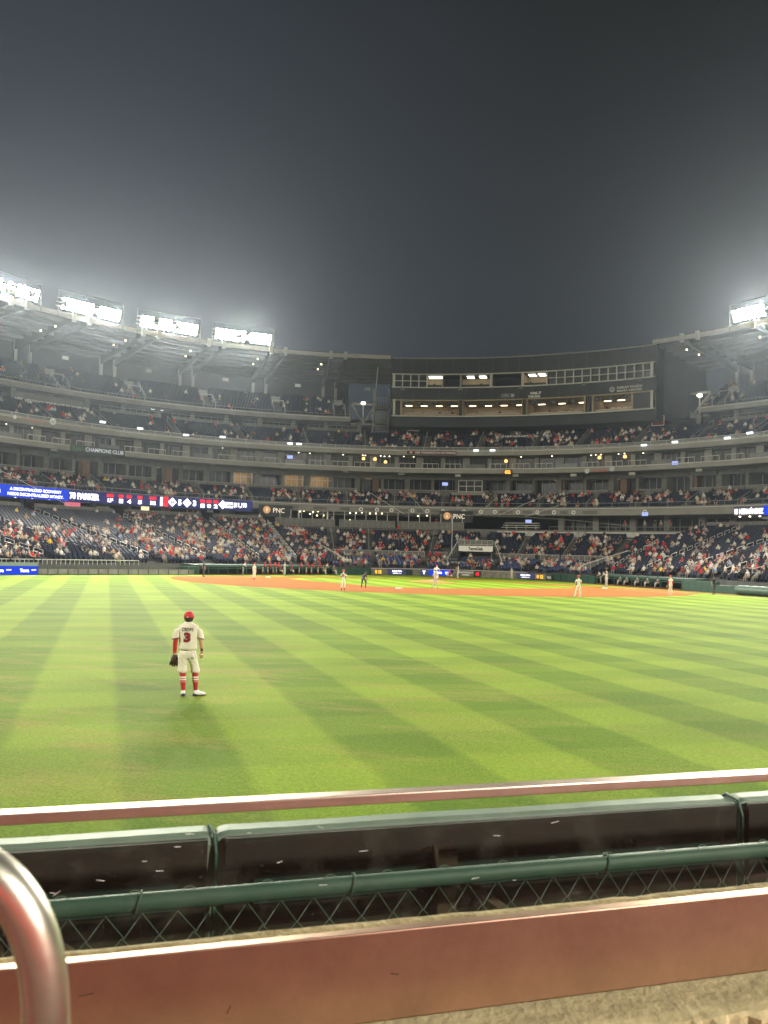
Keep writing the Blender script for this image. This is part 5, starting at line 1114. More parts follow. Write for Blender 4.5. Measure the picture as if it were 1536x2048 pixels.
# right-field side of the first-base stand: blue pads, dark bar fence, pale rail above
pads = thing('padded_wall', 'bright blue padded wall panels with white Terra lettering', 'wall', wpt(wall_th(20), 0, 0))
for x0, x1 in ((-190, -102), (-101, -27), (-26, 27), (27.6, 76)):
    p = wall_run('wall_pad', x0, x1, 0.02, 0.92, 0.3, E_blue, pads, n=3)  # pads and lettering are no lamps; brightness is put in as glow
    t = wall_th((x0+x1)/2); P0, P1 = wpt(wall_th(x0), -0.05, 0), wpt(wall_th(x1), -0.05, 0); u = (P1-P0); Wd = np.linalg.norm(u); u /= Wd; c = (P0+P1)/2
    mb = MB(); text_on(mb, 'Terra', lambda p_, q_: c+u*p_+np.array([0, 0, 0.47+q_]), Wd*0.38, 0.36, -Wd*0.08, 0.0, bold=0.05); obj('lettering', mb, E_white, pads)
    mb = MB(); text_on(mb, 'MONEY', lambda p_, q_: c+u*p_+np.array([0, 0, 0.47+q_]), Wd*0.2, 0.14, Wd*0.31, 0.05, bold=0.03); obj('lettering', mb, E_white, pads)
wall_run('green_cap', -190, 76, 0.93, 1.28, 0.3, mat('sage_cap', (0.16, 0.22, 0.18), 0.7), pads, off=0.05)
fen = thing('bar_fence', 'dark open bar fence along right field beside the blue pads', 'fence', wpt(wall_th(230), 0, 0))
xs = np.linspace(77, 398, 17)
for x in xs:
    t = wall_th(x); mb = MB(); mb.tube([wpt(t, 0.05, 0), wpt(t, 0.05, 1.0)], 0.06, 6); obj('post', mb, M_steeld, fen)
for z in (1.0, 0.08):
    mb = MB(); mb.tube([wpt(wall_th(x), 0.05, z) for x in xs], 0.05, 6); obj('rail', mb, M_steeld, fen)
wall_run('back_panel', 77, 398, 0.02, 0.62, 0.12, mat('grey_panel', (0.24, 0.23, 0.2), 0.8, var=0.3, scale=1.0), fen, off=0.75)
pr_ = thing('stand_rail', 'pale front rail above the dark bar fence at the foot of the stand', 'railing', wpt(wall_th(200), 1.0, 1))
mb = MB(); mb.tube([wpt(wall_th(x), 0.95, 1.62) for x in np.linspace(-60, 290, 12)], 0.05, 6); obj('top_rail', mb, M_steelw, pr_)
for x in np.linspace(-60, 290, 40): mb = MB(); mb.tube([wpt(wall_th(x), 0.95, 1.1), wpt(wall_th(x), 0.95, 1.62)], 0.03, 5); obj('post', mb, M_steelw, pr_)
# ================================================================== players and umpires on the field
UNI = {'home': dict(head=(0.48, .02, .025), shirt=(0.72, 0.67, 0.54), sleeve=(0.50, 0.31, 0.22), pants=(0.70, 0.65, 0.53), sock=(0.48, .02, .025), shoe=(0.75, 0.73, 0.68)),
       'away': dict(head=(0.05, .05, .06), shirt=(0.44, 0.44, 0.41), sleeve=(0.42, 0.26, 0.18), pants=(0.46, 0.45, 0.41), sock=(0.44, .43, .40), shoe=(0.10, 0.10, 0.11)),
       'umpire': dict(head=(0.012, .013, .016), shirt=(0.014, 0.016, 0.022), sleeve=(0.40, 0.25, 0.18), pants=(0.07, 0.07, 0.075), sock=(0.06, .06, .065), shoe=(0.012, 0.012, 0.012)),
       'jacket': dict(head=(0.45, .02, .025), shirt=(0.46, 0.025, 0.03), sleeve=(0.44, 0.025, 0.03), pants=(0.68, 0.64, 0.54), sock=(0.48, .02, .025), shoe=(0.5, 0.05, 0.05))}
def mir(p):  # swap sides
    o = {}
    for k, v in p.items():
        kk = ('r'+k[1:]) if k[0] == 'l' and k != 'lean' else (('l'+k[1:]) if k[0] == 'r' else k); o[kk] = (-v[0],)+tuple(v[1:])
    return o
BENT = dict(pelvis=(0, -.14, .88, .15, .12), belly=(0, .02, .98, .14, .11), chest=(0, .22, 1.10, .165, .12), neckb=(0, .36, 1.20, .08), neck=(0, .41, 1.25, .06), head=(0, .48, 1.31, .09), crown=(0, .50, 1.41, .09), lsh=(-.19, .26, 1.17, .07), rsh=(.19, .26, 1.17, .07), lel=(-.27, .22, .88, .05), rel=(.27, .22, .88, .05), lwr=(-.2, .26, .64, .04), rwr=(.2, .26, .64, .04), lha=(-.17, .28, .57, .045), rha=(.17, .28, .57, .045), lhip=(-.11, -.12, .84, .105), rhip=(.11, -.12, .84, .105), lkn=(-.19, .12, .50, .075), rkn=(.19, .12, .50, .075), lan=(-.2, -.04, .1, .05), ran=(.2, -.04, .1, .05), lto=(-.22, .12, .045, .05), rto=(.22, .12, .045, .05))
FRONT = dict(lel=(-.27, .08, 1.19, .05), lwr=(-.14, .28, 1.13, .04), lha=(-.06, .33, 1.13, .045), rel=(.27, .08, 1.19, .05), rwr=(.14, .28, 1.13, .04), rha=(.06, .33, 1.13, .045))
WIDE = dict(lkn=(-.22, .03, .50, .07), lan=(-.30, -.02, .10, .05), lto=(-.36, .1, .045, .05), rkn=(.16, .03, .50, .07), ran=(.20, -.02, .10, .05), rto=(.22, .13, .045, .05))
ARMUP = dict(lel=(-.34, .05, 1.60, .05), lwr=(-.10, .10, 1.78, .04), lha=(-.02, .12, 1.80, .045))
PITCH = dict(pelvis=(0, 0, .90, .15, .12), belly=(.03, .08, 1.04, .14, .11), chest=(.06, .2, 1.22, .165, .12), neckb=(.08, .30, 1.36, .08), neck=(.08, .33, 1.42, .06), head=(.08, .38, 1.52, .09), crown=(.08, .38, 1.62, .09), lsh=(-.12, .26, 1.33, .07), rsh=(.26, .18, 1.30, .07), lel=(-.24, .34, 1.12, .05), lwr=(-.12, .46, 1.0, .04), lha=(-.08, .5, .96, .05), rel=(.42, .30, 1.12, .05), rwr=(.36, .48, .92, .04), rha=(.32, .54, .86, .045), lkn=(-.16, .36, .52, .07), lan=(-.16, .42, .1, .05), lto=(-.16, .58, .045, .05), rkn=(.2, -.22, .46, .07), ran=(.26, -.52, .3, .05), rto=(.26, -.6, .18, .045))
CROUCH = dict(pelvis=(0, -.1, .36, .16, .13), belly=(0, 0, .5, .15, .12), chest=(0, .08, .70, .17, .13), neckb=(0, .14, .86, .08), neck=(0, .15, .92, .06), head=(0, .18, 1.01, .1), crown=(0, .18, 1.12, .1), lsh=(-.2, .1, .82, .07), rsh=(.2, .1, .82, .07), lel=(-.3, .3, .66, .05), lwr=(-.15, .5, .66, .045), lha=(-.08, .58, .68, .07), rel=(.3, .2, .6, .05), rwr=(.3, .3, .4, .04), rha=(.28, .33, .34, .04), lhip=(-.13, -.06, .36, .11), rhip=(.13, -.06, .36, .11), lkn=(-.36, .26, .5, .08), rkn=(.36, .26, .5, .08), lan=(-.3, .02, .12, .055), ran=(.3, .02, .12, .055), lto=(-.34, .18, .05, .05), rto=(.34, .18, .05, .05))
BAT = dict(lel=(-.10, .28, 1.34, .05), lwr=(.12, .30, 1.44, .04), lha=(.20, .28, 1.48, .045), rel=(.36, .10, 1.30, .05), rwr=(.28, .22, 1.48, .04), rha=(.26, .24, 1.54, .045), lkn=(-.24, .10, .5, .07), lan=(-.3, .0, .1, .05), lto=(-.34, .14, .045, .05), rkn=(.22, .10, .5, .07), ran=(.28, .0, .1, .05), rto=(.3, .15, .045, .05))
LEAN = dict(belly=(0, .04, 1.12, .14, .11), chest=(0, .16, 1.26, .165, .12), neckb=(0, .25, 1.38, .08), neck=(0, .28, 1.44, .06), head=(0, .32, 1.53, .09), crown=(0, .33, 1.63, .09), lsh=(-.19, .2, 1.34, .07), rsh=(.19, .2, 1.34, .07), lel=(-.3, .38, 1.06, .05), lwr=(-.12, .46, 1.0, .04), lha=(-.05, .48, 1.0, .045), rel=(.3, .38, 1.06, .05), rwr=(.12, .46, 1.0, .04), rha=(.05, .48, 1.0, .045))
def cap_mesh(hc, fwd, r=0.106):
    """dome and brim round the head centre hc, brim towards fwd (unit, horizontal)"""
    mb = MB(); rs = []; sd = np.array([-fwd[1], fwd[0], 0])
    for k, (q, z) in enumerate(((1.0, -0.03), (1.02, 0.02), (0.93, 0.065), (0.68, 0.10), (0.3, 0.118))):
        rs.append([hc+np.array([0, 0, z])+r*q*(fwd*1.08*math.cos(a)+sd*math.sin(a)) for a in np.arange(14)*2*math.pi/14])
    mb.loft(rs)
    B = [hc+fwd*r*1.0*math.cos(a)+sd*r*0.92*math.sin(a)+np.array([0, 0, -0.02]) for a in np.linspace(-1.25, 1.25, 8)]
    T = [hc+fwd*(r*1.0*math.cos(a)+0.085*math.cos(a*0.9))+sd*r*0.92*math.sin(a)+np.array([0, 0, -0.04]) for a in np.linspace(-1.25, 1.25, 8)]
    up = np.array([0, 0, 0.012]); n = 8
    mb.add(B+T+[b+up for b in B]+[t+up for t in T], [(i, i+1, n+i+1, n+i) for i in range(n-1)]+[(2*n+i, 2*n+i+1, 3*n+i+1, 3*n+i) for i in range(n-1)]+[(n+i, n+i+1, 3*n+i+1, 3*n+i) for i in range(n-1)])
    return mb
_capm = {}
def player(px, py, face, pose, uni, label, cap='red', number=None, h=1.86, z=0.0, group=None, pos=None, skin=(0.50, 0.31, 0.21), sub=1, over=None):
    w = atz(px, py, z) if pos is None else np.array(pos, float)
    f = np.array(face, float)-w[:2]; f /= np.linalg.norm(f); ang = math.atan2(-f[0], f[1])
    V, F, reg = figure(pose, sub); s = h/1.90; U = dict(UNI[uni]); U.update(over or {})
    tn = np.array([skin, U['head'], U['shirt'], U['sleeve'], U['pants'], U['sock'], U['shoe']])
    me = bpy.data.meshes.new('person'); me.from_pydata([tuple(v*s) for v in V], [], F)
    a = me.attributes.new('tone', 'FLOAT_COLOR', 'FACE'); c = np.ones((len(F), 4), np.float32); c[:, :3] = tn[reg]; a.data.foreach_set('color', c.ravel())
    me.polygons.foreach_set('use_smooth', [True]*len(F)); me.materials.append(M_person); me.update()
    o = bpy.data.objects.new('person', me); link(o, None, w); o.rotation_euler = (0, 0, ang); tag(o, label, 'person', group)
    P = dict(STAND); P.update(pose); hc = (np.array(P['head'][:3])*0.45+np.array(P['crown'][:3])*0.55)*s
    def child(name, mb, m):
        me2 = bpy.data.meshes.new(name); me2.from_pydata([tuple(v) for v in mb.v], [], mb.f); me2.materials.append(m); me2.update()
        q = bpy.data.objects.new(name, me2); COL.objects.link(q); q.parent = o; return q
    if cap:
        cm = {'red': mat('red_cap', (0.48, .02, .025), 0.7), 'dark': mat('dark_cap', (0.014, .015, .02), 0.6), 'grey': mat('grey_helmet', (0.25, .25, .26), 0.35), 'navy': mat('navy_helmet', (0.02, .03, .08), 0.3)}[cap]
        child('helmet' if cap in ('grey', 'navy') else 'cap', cap_mesh(hc, np.array([0, 1.0, 0])), cm)
    if number:
        ch = np.array(P['chest'][:3])*s; mb = MB(); text_on(mb, number, lambda u, v: ch+np.array([-u, -0.14*s, 0.02+v]), 0.24, 0.22, bold=0.03)
        mb.v = [(-v[0]*1 if False else v[0], v[1], v[2]) for v in mb.v]; mb2 = MB(); text_on(mb2, number, lambda u, v: ch+np.array([u, -0.15*s, 0.0+v]), 0.24, 0.22, bold=0.03); child('jersey_number', mb2, mat('number_red', (0.30, 0.02, 0.03), 0.7))
    return o, w, ang, s
def glove_at(w, ang, loc, label, m=None):
    c, s_ = math.cos(ang), math.sin(ang); p = w+np.array([loc[0]*c-loc[1]*s_, loc[0]*s_+loc[1]*c, loc[2]])
    mb = MB(); rs = [[p+np.array([r*math.cos(a), r*0.6*math.sin(a), z_]) for a in np.arange(8)*math.pi/4] for r, z_ in ((0.05, 0.09), (0.09, 0.04), (0.115, -0.05), (0.09, -0.12), (0.04, -0.15))]; mb.loft(rs)
    tag(obj('baseball_glove', mb, m or mat('glove_leather', (0.05, 0.025, 0.014), 0.6), smooth=True), label, 'glove')
HOME = (0, 0)
o, w, a, s = player(508, 1161, HOME, dict(STAND), 'home', 'fielder in cream uniform with red cap and red socks near first base', h=1.92); glove_at(w, a, (-.27, .1, .82), 'dark glove on the hand of the fielder near first base')
o, w, a, s = player(686, 1182.5, HOME, FRONT, 'home', 'fielder in cream uniform numbered 38 standing at the edge of the infield dirt', number='38'); glove_at(w, a, (-.02, .38, 1.14), 'dark glove of the fielder numbered 38 held before his chest')
player(727, 1175.5, (-1, 0), BENT, 'umpire', 'umpire in black bent over with hands on knees behind second base', cap='dark')
player(866, 1163, HOME, PITCH, 'home', 'pitcher in cream uniform and red cap throwing from the mound', pos=(-0.3, 17.2, 0.27), h=1.98, over=dict(sock=(0.70, 0.65, 0.53), shoe=(0.3, 0.03, 0.03)))
player(871, 1178, (-6, 8), WIDE, 'away', 'runner in grey uniform leading off second base', cap='navy', h=1.9)
o, w, a, s = player(1157, 1195, HOME, dict(WIDE, **FRONT), 'home', 'infielder in cream uniform with legs spread on the dirt near the coach', h=1.9, over=dict(sock=(0.70, 0.65, 0.53)), skin=(0.16, 0.09, 0.06)); glove_at(w, a, (0, .38, 1.14), 'brown glove held before the infielder with spread legs')
player(1213, 1175, (-2, 25), ARMUP, 'away', 'coach in grey uniform with a raised arm beside third base', cap='grey', h=1.9)
o, w, a, s = player(1341, 1191, (-2, 4), dict(STAND), 'home', 'fielder in cream uniform with red sleeves and long trousers beyond third base', h=1.95, over=dict(sleeve=(0.45, .02, .025), sock=(0.70, 0.65, 0.53))); glove_at(w, a, (-.27, .12, .84), 'tan glove of the fielder with red sleeves', mat('glove_tan', (0.20, 0.09, 0.03), 0.6))
player(1428, 1190, (-8, 6), dict(BENT, **{k: STAND[k] for k in ('pelvis', 'belly', 'chest', 'neckb', 'neck', 'head', 'crown', 'lsh', 'rsh', 'lhip', 'rhip', 'lkn', 'rkn', 'lan', 'ran', 'lto', 'rto')}, lel=(-.26, .1, 1.18, .05), rel=(.26, .1, 1.18, .05), lwr=(-.1, .2, 1.0, .04), rwr=(.1, .2, 1.0, .04), lha=(-.03, .22, .98, .04), rha=(.03, .22, .98, .04)), 'umpire', 'umpire in black standing in front of the green wall beyond third base', cap='dark')
player(407, 1154.5, (8, 6), dict(STAND), 'umpire', 'umpire in black standing by the first-base dugout', cap='dark')
player(569, 1151.5, (10, 12), dict(lel=(-.42, .05, 1.34, .05), lwr=(-.3, .25, 1.30, .04), lha=(-.22, .3, 1.3, .04), rel=(.42, .05, 1.34, .05), rwr=(.3, .25, 1.3, .04), rha=(.22, .3, 1.3, .04)), 'away', 'coach in pale grey with arms bent in front of the first-base dugout', cap='grey')
o, w, a, s = player(905, 1158, (0, 18), CROUCH, 'jacket', 'catcher in red gear crouching behind home plate', cap='red', pos=(0.35, -1.1, 0.016)); glove_at(w, a, (-.08, .62, .70), 'round brown mitt of the crouching catcher')
o, w, a, s = player(914, 1157, (18, 6), BAT, 'away', 'batter in pale uniform standing at home plate with raised bat', cap='navy', pos=(-0.95, 0.15, 0.016), h=1.92)
mb = MB(); p0 = w+np.array([0.10, 0.05, 1.42]); mb.tube([p0, p0+np.array([-0.05, -0.1, 0.3]), p0+np.array([-0.16, -0.3, 0.86])], [0.014, 0.018, 0.034], 8); tag(obj('baseball_bat', mb, mat('ash_wood', (0.35, 0.22, 0.10), 0.4)), 'pale wooden bat held up by the batter', 'bat')
player(920, 1156, (0, 18), BENT, 'umpire', 'umpire in black crouching behind the catcher', cap='dark', pos=(0.15, -2.3, 0.016), h=1.7)
player(1023, 1160, (0, 4), dict(STAND), 'away', 'player in pale uniform waiting by the stone wall on the third-base side', cap='navy', h=1.85)
# players along the dugout rails
for i, (x, kind) in enumerate(((489, 'w'), (528, 'j'), (538, 'j'), (548, 'j'), (555, 'j'), (561, 's'), (583, 's'), (600, 'j'), (614, 'j'), (624, 'j'), (637, 'j'), (646, 'w'), (652, 'w'), (667, 'w'))):
    t = wall_th(x); b = wpt(t, 0.42, 0.1)
    if kind == 'w': player(0, 0, HOME, sit(0, .1, 0) if i % 2 else LEAN, 'home', 'player in cream uniform waiting at the first-base dugout', pos=b, group='players at the first-base dugout', over=dict(sock=(0.70, 0.65, 0.53)), sub=0, h=1.75)
    else: player(0, 0, HOME, LEAN if kind == 'j' else sit(0.02, .15, 0), 'jacket', 'player in red jacket leaning on the first-base dugout rail' if kind == 'j' else 'player in red jacket sitting inside the first-base dugout', pos=b, group='players at the first-base dugout', sub=0, h=1.72)
for i, x in enumerate((1198, 1207, 1238, 1251, 1272, 1292, 1312)):
    t = wall_th(x); b = wpt(t, 0.42, 0.1)
    player(0, 0, HOME, LEAN if i < 2 else sit(0, .1, 0), 'away', 'player in grey uniform standing in the mouth of the third-base dugout' if i < 2 else 'player in grey uniform sitting in the third-base dugout', cap='navy' if i % 2 else 'dark', pos=b, group='players at the third-base dugout', sub=0, h=1.75)
for i, (x, y, r) in enumerate(((860, 1118, 49.0), (873, 1119, 49.0), (880, 1119, 49.0))):
    t, z_ = cyl(x, y, r); player(0, 0, HOME, dict(STAND), 'jacket', 'attendant in red jacket and dark trousers standing by the concrete barrier', cap=None, pos=pol(t, 48.6, 2.1), group='attendants in red at the barrier', over=dict(pants=(0.02, 0.02, 0.03), head=(0.03, .02, .015)), sub=0, h=1.7)
for i, (x, up_) in enumerate(((385, 8.6), (395, 8.6), (374, 8.6), (560, 7.6), (664, 7.6), (873, 7.6), (1310, 7.6), (1322, 7.6), (1341, 7.6), (1402, 7.6), (1290, 7.6), (1250, 7.6))):
    t = cyl(x, 1035, 60.3)[0]; player(0, 0, HOME, dict(STAND), 'umpire', 'person in %s top standing at the %s railing' % (('black', 'pale grey', 'red')[i % 3], 'concourse' if i < 3 else 'club balcony'), cap=None, pos=pol(t, 60.3, 7.6), group='people standing along the balcony railings', over=dict(shirt=((0.02, .02, .03), (0.35, .34, .32), (0.3, .03, .04))[i % 3], head=(0.03, .02, .015)), sub=0, h=1.75)

for i, (x, r, zf) in enumerate(((869, 75.9, 34.37), (940, 75.9, 34.37), (963, 75.9, 34.37), (1062, 75.9, 34.37), (845, 76.4, 29.05), (880, 76.4, 29.05), (905, 76.4, 29.05), (955, 76.4, 29.05), (1000, 76.4, 29.05), (1100, 76.4, 29.05), (1140, 76.4, 29.05), (1215, 76.4, 29.05))):
    t = cyl(x, 756 if zf > 30 else 815, r)[0]; player(0, 0, HOME, sit(0, .1, 0), 'umpire', '%s worker seated in a %s press box room' % (('black-shirted', 'grey-shirted', 'navy-shirted')[i % 3], 'lit upper' if zf > 30 else 'warm lower'), cap=None, pos=pol(t, r, zf), group='workers in the press box', over=dict(shirt=((0.02, .02, .03), (0.30, .29, .28), (0.05, .06, .10))[i % 3], head=(0.03, .02, .015)), sub=0, h=1.8)
# ------------------------------------------------------------------ the outfielder with number 3
cw = atz(372, 1391.5, 0.0); fd = cw[:2]-CAM[:2]; fd /= np.linalg.norm(fd); cang = math.atan2(-fd[0], fd[1])
CR = bpy.data.objects.new('person', None)
def ell(cx, cy, z, rx, ry, n=24): return [(cx+rx*math.cos(a), cy+ry*math.sin(a), z) for a in np.arange(n)*2*math.pi/n]
CJ = dict(pelvis=(0, 0, .95, .14, .11), belly=(0, 0, 1.10, .14, .10), chest=(0, 0, 1.32, .16, .11), neckb=(0, -.01, 1.50, .075), neck=(.0, .0, 1.575, .056), head=(.0, .02, 1.675, .078, .088), crown=(.006, .02, 1.765, .078, .086),
          lsh=(-.205, 0, 1.475, .062), lel=(-.272, -.01, 1.19, .056), lwr=(-.275, .05, .95, .045), lha=(-.272, .07, .87, .042), rsh=(.205, 0, 1.475, .062), rel=(.272, -.02, 1.20, .048), rwr=(.312, .04, .975, .031), rha=(.308, .06, .905, .036),
          lhip=(-.085, 0, .88, .09), lkn=(-.09, .02, .52, .058), lan=(-.062, -.02, .12, .036), lto=(-.055, .10, .06, .03), rhip=(.095, 0, .88, .09), rkn=(.175, .01, .52, .058), ran=(.205, -.02, .12, .036), rto=(.28, .05, .06, .03))
CJN = JN+['lca', 'rca']; CJ['lca'] = (-.085, -.025, .38, .060); CJ['rca'] = (.19, -.03, .38, .060)
CE = [x for x in JE if x not in (('lkn', 'lan'), ('rkn', 'ran'))]+[('lkn', 'lca'), ('lca', 'lan'), ('rkn', 'rca'), ('rca', 'ran')]
ix = {n: i for i, n in enumerate(CJN)}; V, F = skin_surface([CJ[n] for n in CJN], [(ix[a], ix[b]) for a, b in CE], 2)
mb = MB(); SK = mat('tanned_skin', (0.50, 0.29, 0.18), 0.55, var=0.08, scale=20); RS = mat('red_undersleeve', (0.42, 0.018, 0.022), 0.7, var=0.12, scale=12)
fm = []
for f in F:
    c = V[list(f)].mean(0); fm.append(1 if (c[0] < -.19 and .93 < c[2] < 1.45) else (2 if (c[0] > .24 and .975 < c[2] < 1.03) else (3 if (abs(c[0]) < .24 and .5 < c[2] < 1.53) else 0)))
mb.v = [tuple(v) for v in V]; mb.f = list(F); mb.m = fm
# right hand: five curled fingers rooted in the palm
for i, (dx, L) in enumerate(((-.026, .072), (-.010, .082), (.008, .078), (.024, .062))):
    b = np.array([.306+dx, .062, .885]); mb.tube([b, b+np.array([0, .006, -L*.45]), b+np.array([-.004, .020, -L*.8]), b+np.array([-.008, .032, -L])], [.0105, .010, .009, .007], 8)
b = np.array([.278, .075, .905]); mb.tube([b, b+np.array([-.018, .018, -.025]), b+np.array([-.016, .028, -.055])], [.012, .011, .008], 8)
# nose and ears
mb.tube([(0.0, .108, 1.70), (0.002, .128, 1.672), (0.002, .112, 1.66)], [.008, .014, .01], 8)
for sx in (-1, 1): mb.loft([[(sx*(.082+d), .012+r*.6*math.cos(a), 1.672+r*math.sin(a)) for a in np.arange(10)*math.pi/5] for d, r in ((-.01, .02), (.004, .032), (.014, .026))])
def lobj(name, mb_, m, parent, smooth=True):
    me = bpy.data.meshes.new(name); me.from_pydata(mb_.v, [], mb_.f); ms = m if isinstance(m, list) else [m]
    for q_ in ms: me.materials.append(q_)
    if len(ms) > 1: me.polygons.foreach_set('material_index', mb_.m)
    bm = bmesh.new(); bm.from_mesh(me); bmesh.ops.recalc_face_normals(bm, faces=bm.faces); bm.to_mesh(me); bm.free()
    if smooth: me.polygons.foreach_set('use_smooth', [True]*len(me.polygons))
    o_ = bpy.data.objects.new(name, me); COL.objects.link(o_); o_.parent = parent; return o_
link(CR, None, cw); CR.rotation_euler = (0, 0, cang); tag(CR, 'outfielder in cream uniform numbered 3 seen from behind standing on the grass', 'person')
CREAM = mat('cream_flannel', (0.66, 0.61, 0.49), 0.85, var=0.07, scale=9, bump=0.35, bscale=16)
body = lobj('body', mb, [SK, RS, mat('maroon_band', (0.10, 0.01, 0.014), 0.7), CREAM], CR)
TRIM = mat('dark_red_trim', (0.11, 0.008, 0.012), 0.8)
mb = MB(); mb.loft([ell(0, 0, 1.005, .178, .120), ell(0, 0, 1.02, .196, .136), ell(0, 0, 1.06, .198, .140), ell(0, 0, 1.13, .188, .128), ell(0, 0, 1.24, .198, .130), ell(0, 0, 1.36, .222, .138), ell(0, 0, 1.46, .236, .132), ell(0, 0, 1.52, .218, .118), ell(0, -.004, 1.558, .165, .098), ell(0, -.006, 1.588, .10, .08), ell(0, -.004, 1.61, .074, .070)])
jer = lobj('jersey', mb, CREAM, CR)
for sx in (-1, 1):
    mb = MB(); mb.loft([[(sx*cx+rr*math.cos(a), rr*.95*math.sin(a), z_+sx*0.35*rr*math.cos(a)*-1*.6) for a in np.arange(18)*math.pi/9] for cx, z_, rr in ((.15, 1.49, .080), (.200, 1.465, .092), (.228, 1.41, .090), (.250, 1.33, .087), (.264, 1.262, .086))], caps=False); sl = lobj('sleeve', mb, CREAM, CR)
    mb = MB(); mb.loft([[(sx*.2645+rr*math.cos(a), rr*.95*math.sin(a), z_+sx*.35*rr*math.cos(a)*-.6) for a in np.arange(18)*math.pi/9] for z_, rr in ((1.266, .0875), (1.248, .0865))], caps=False); lobj('hem_band', mb, TRIM, sl)
def backp(u, v):      # point on the back of the jersey
    z_ = v; ry = np.interp(z_, [1.06, 1.13, 1.24, 1.36, 1.46, 1.52], [.140, .128, .130, .138, .132, .118]); rx = np.interp(z_, [1.06, 1.13, 1.24, 1.36, 1.46, 1.52], [.198, .188, .198, .222, .236, .218])
    return (u, -ry*math.sqrt(max(0.05, 1-(u/rx)**2))-0.006, z_)
mb = MB(); text_on(mb, 'CREWS', lambda u, v: backp(u-0.015, v), .245, .080, 0, 1.458, bold=0.022); lobj('name_lettering', mb, mat('name_black', (0.03, 0.012, 0.014), 0.8), jer, False)
mb = MB(); text_on(mb, '3', lambda u, v: backp(u-0.02, v), .150, .222, 0, 1.285, bold=0.075); lobj('jersey_number', mb, TRIM, jer, False)
mb = MB(); text_on(mb, '3', lambda u, v: (lambda p: (p[0], p[1]-0.003, p[2]))(backp(u-0.02, v)), .126, .196, 0, 1.285, bold=0.03); lobj('jersey_number', mb, mat('number_bright', (0.26, 0.014, 0.02), 0.8), jer, False)
# trousers with belt, bloused below the knee
PJ = [(0, 0, .97, .172, .13), (0, 0, 1.05, .170, .125), (-.097, 0, .86, .118, .13), (-.10, .01, .70, .105), (-.102, .012, .57, .095), (-.098, .01, .475, .088), (.105, 0, .86, .118, .13), (.142, .005, .70, .105), (.182, .01, .57, .096), (.19, .008, .48, .088)]
V, F = skin_surface(PJ, [(0, 1), (0, 2), (2, 3), (3, 4), (4, 5), (0, 6), (6, 7), (7, 8), (8, 9)], 3); mb = MB(); 
V = V.copy(); wob_ = 0.004*np.sin(V[:, 2]*48+V[:, 0]*55)+0.003*np.sin(V[:, 2]*83-V[:, 0]*70+V[:, 1]*60); cx_ = np.where(V[:, 0] < 0, -.095, .14); dv = V[:, :2]-np.stack([cx_, 0*cx_], 1); V[:, :2] += dv/(np.linalg.norm(dv, axis=1)[:, None]+1e-6)*wob_[:, None]*(V[:, 2] < .95)[:, None]
mb.v = [tuple(v) for v in V]; mb.f = list(F); mb.m = [0]*len(F); tr_ = lobj('trousers', mb, CREAM, CR)
for lx, ly, kx_ in ((-.100, .011, .0), (.186, .009, .02)):
    mb = MB(); mb.loft([[(lx-kx_*(z_-.5)/.12+rr*math.cos(a), ly+rr*math.sin(a), z_+0.006*math.sin(3*a+lx*40)) for a in np.arange(20)*math.pi/10] for z_, rr in ((.64, .094), (.59, .1), (.55, .1), (.52, .096), (.505, .086), (.512, .07))], caps=False); lobj('trouser_cuff', mb, CREAM, tr_)
mb = MB(); mb.loft([ell(0, 0, 1.005, .178, .122), ell(0, 0, 1.035, .178, .122)], caps=False); lobj('belt', mb, mat('red_belt', (0.25, .02, .02), 0.5), CR)
mb = MB(); mb.loft([[(.125+.035*math.cos(a), -.118+d, .87+.055*math.sin(a)) for a in np.arange(8)*math.pi/4] for d in (-.006, .0)]); lobj('back_pocket', mb, CREAM, tr_)
SOCKS = [mat('red_sock', (0.40, 0.018, 0.022), 0.8, var=.1, scale=20), mat('white_sock_band', (0.72, 0.70, 0.66), 0.8), mat('pink_sock_band', (0.52, 0.16, 0.15), 0.8)]
for (kx, ax_, px_) in ((-.09, -.062, -.098), (.178, .205, .188)):
    mb = MB(); lv = [(.60, 0, .064), (.44, 0, .068), (.428, 1, .0685), (.408, 1, .0685), (.400, 0, .0685), (.386, 0, .068), (.380, 1, .068), (.362, 1, .067), (.356, 0, .067), (.35, 2, .066), (.31, 2, .063), (.30, 0, .061), (.20, 0, .048), (.13, 0, .044)]
    for i in range(len(lv)-1):
        R2 = []
        for z_, m_, rr in lv[i:i+2]: k = (.52-z_)/.40; R2.append([(kx+(ax_-kx)*k+rr*math.cos(a), -.02+.02*(z_-.1)+rr*1.02*math.sin(a), z_) for a in np.arange(16)*math.pi/8])
        mb.loft(R2, caps=False, mi=lv[i][1])
    lobj('sock', mb, SOCKS, CR)
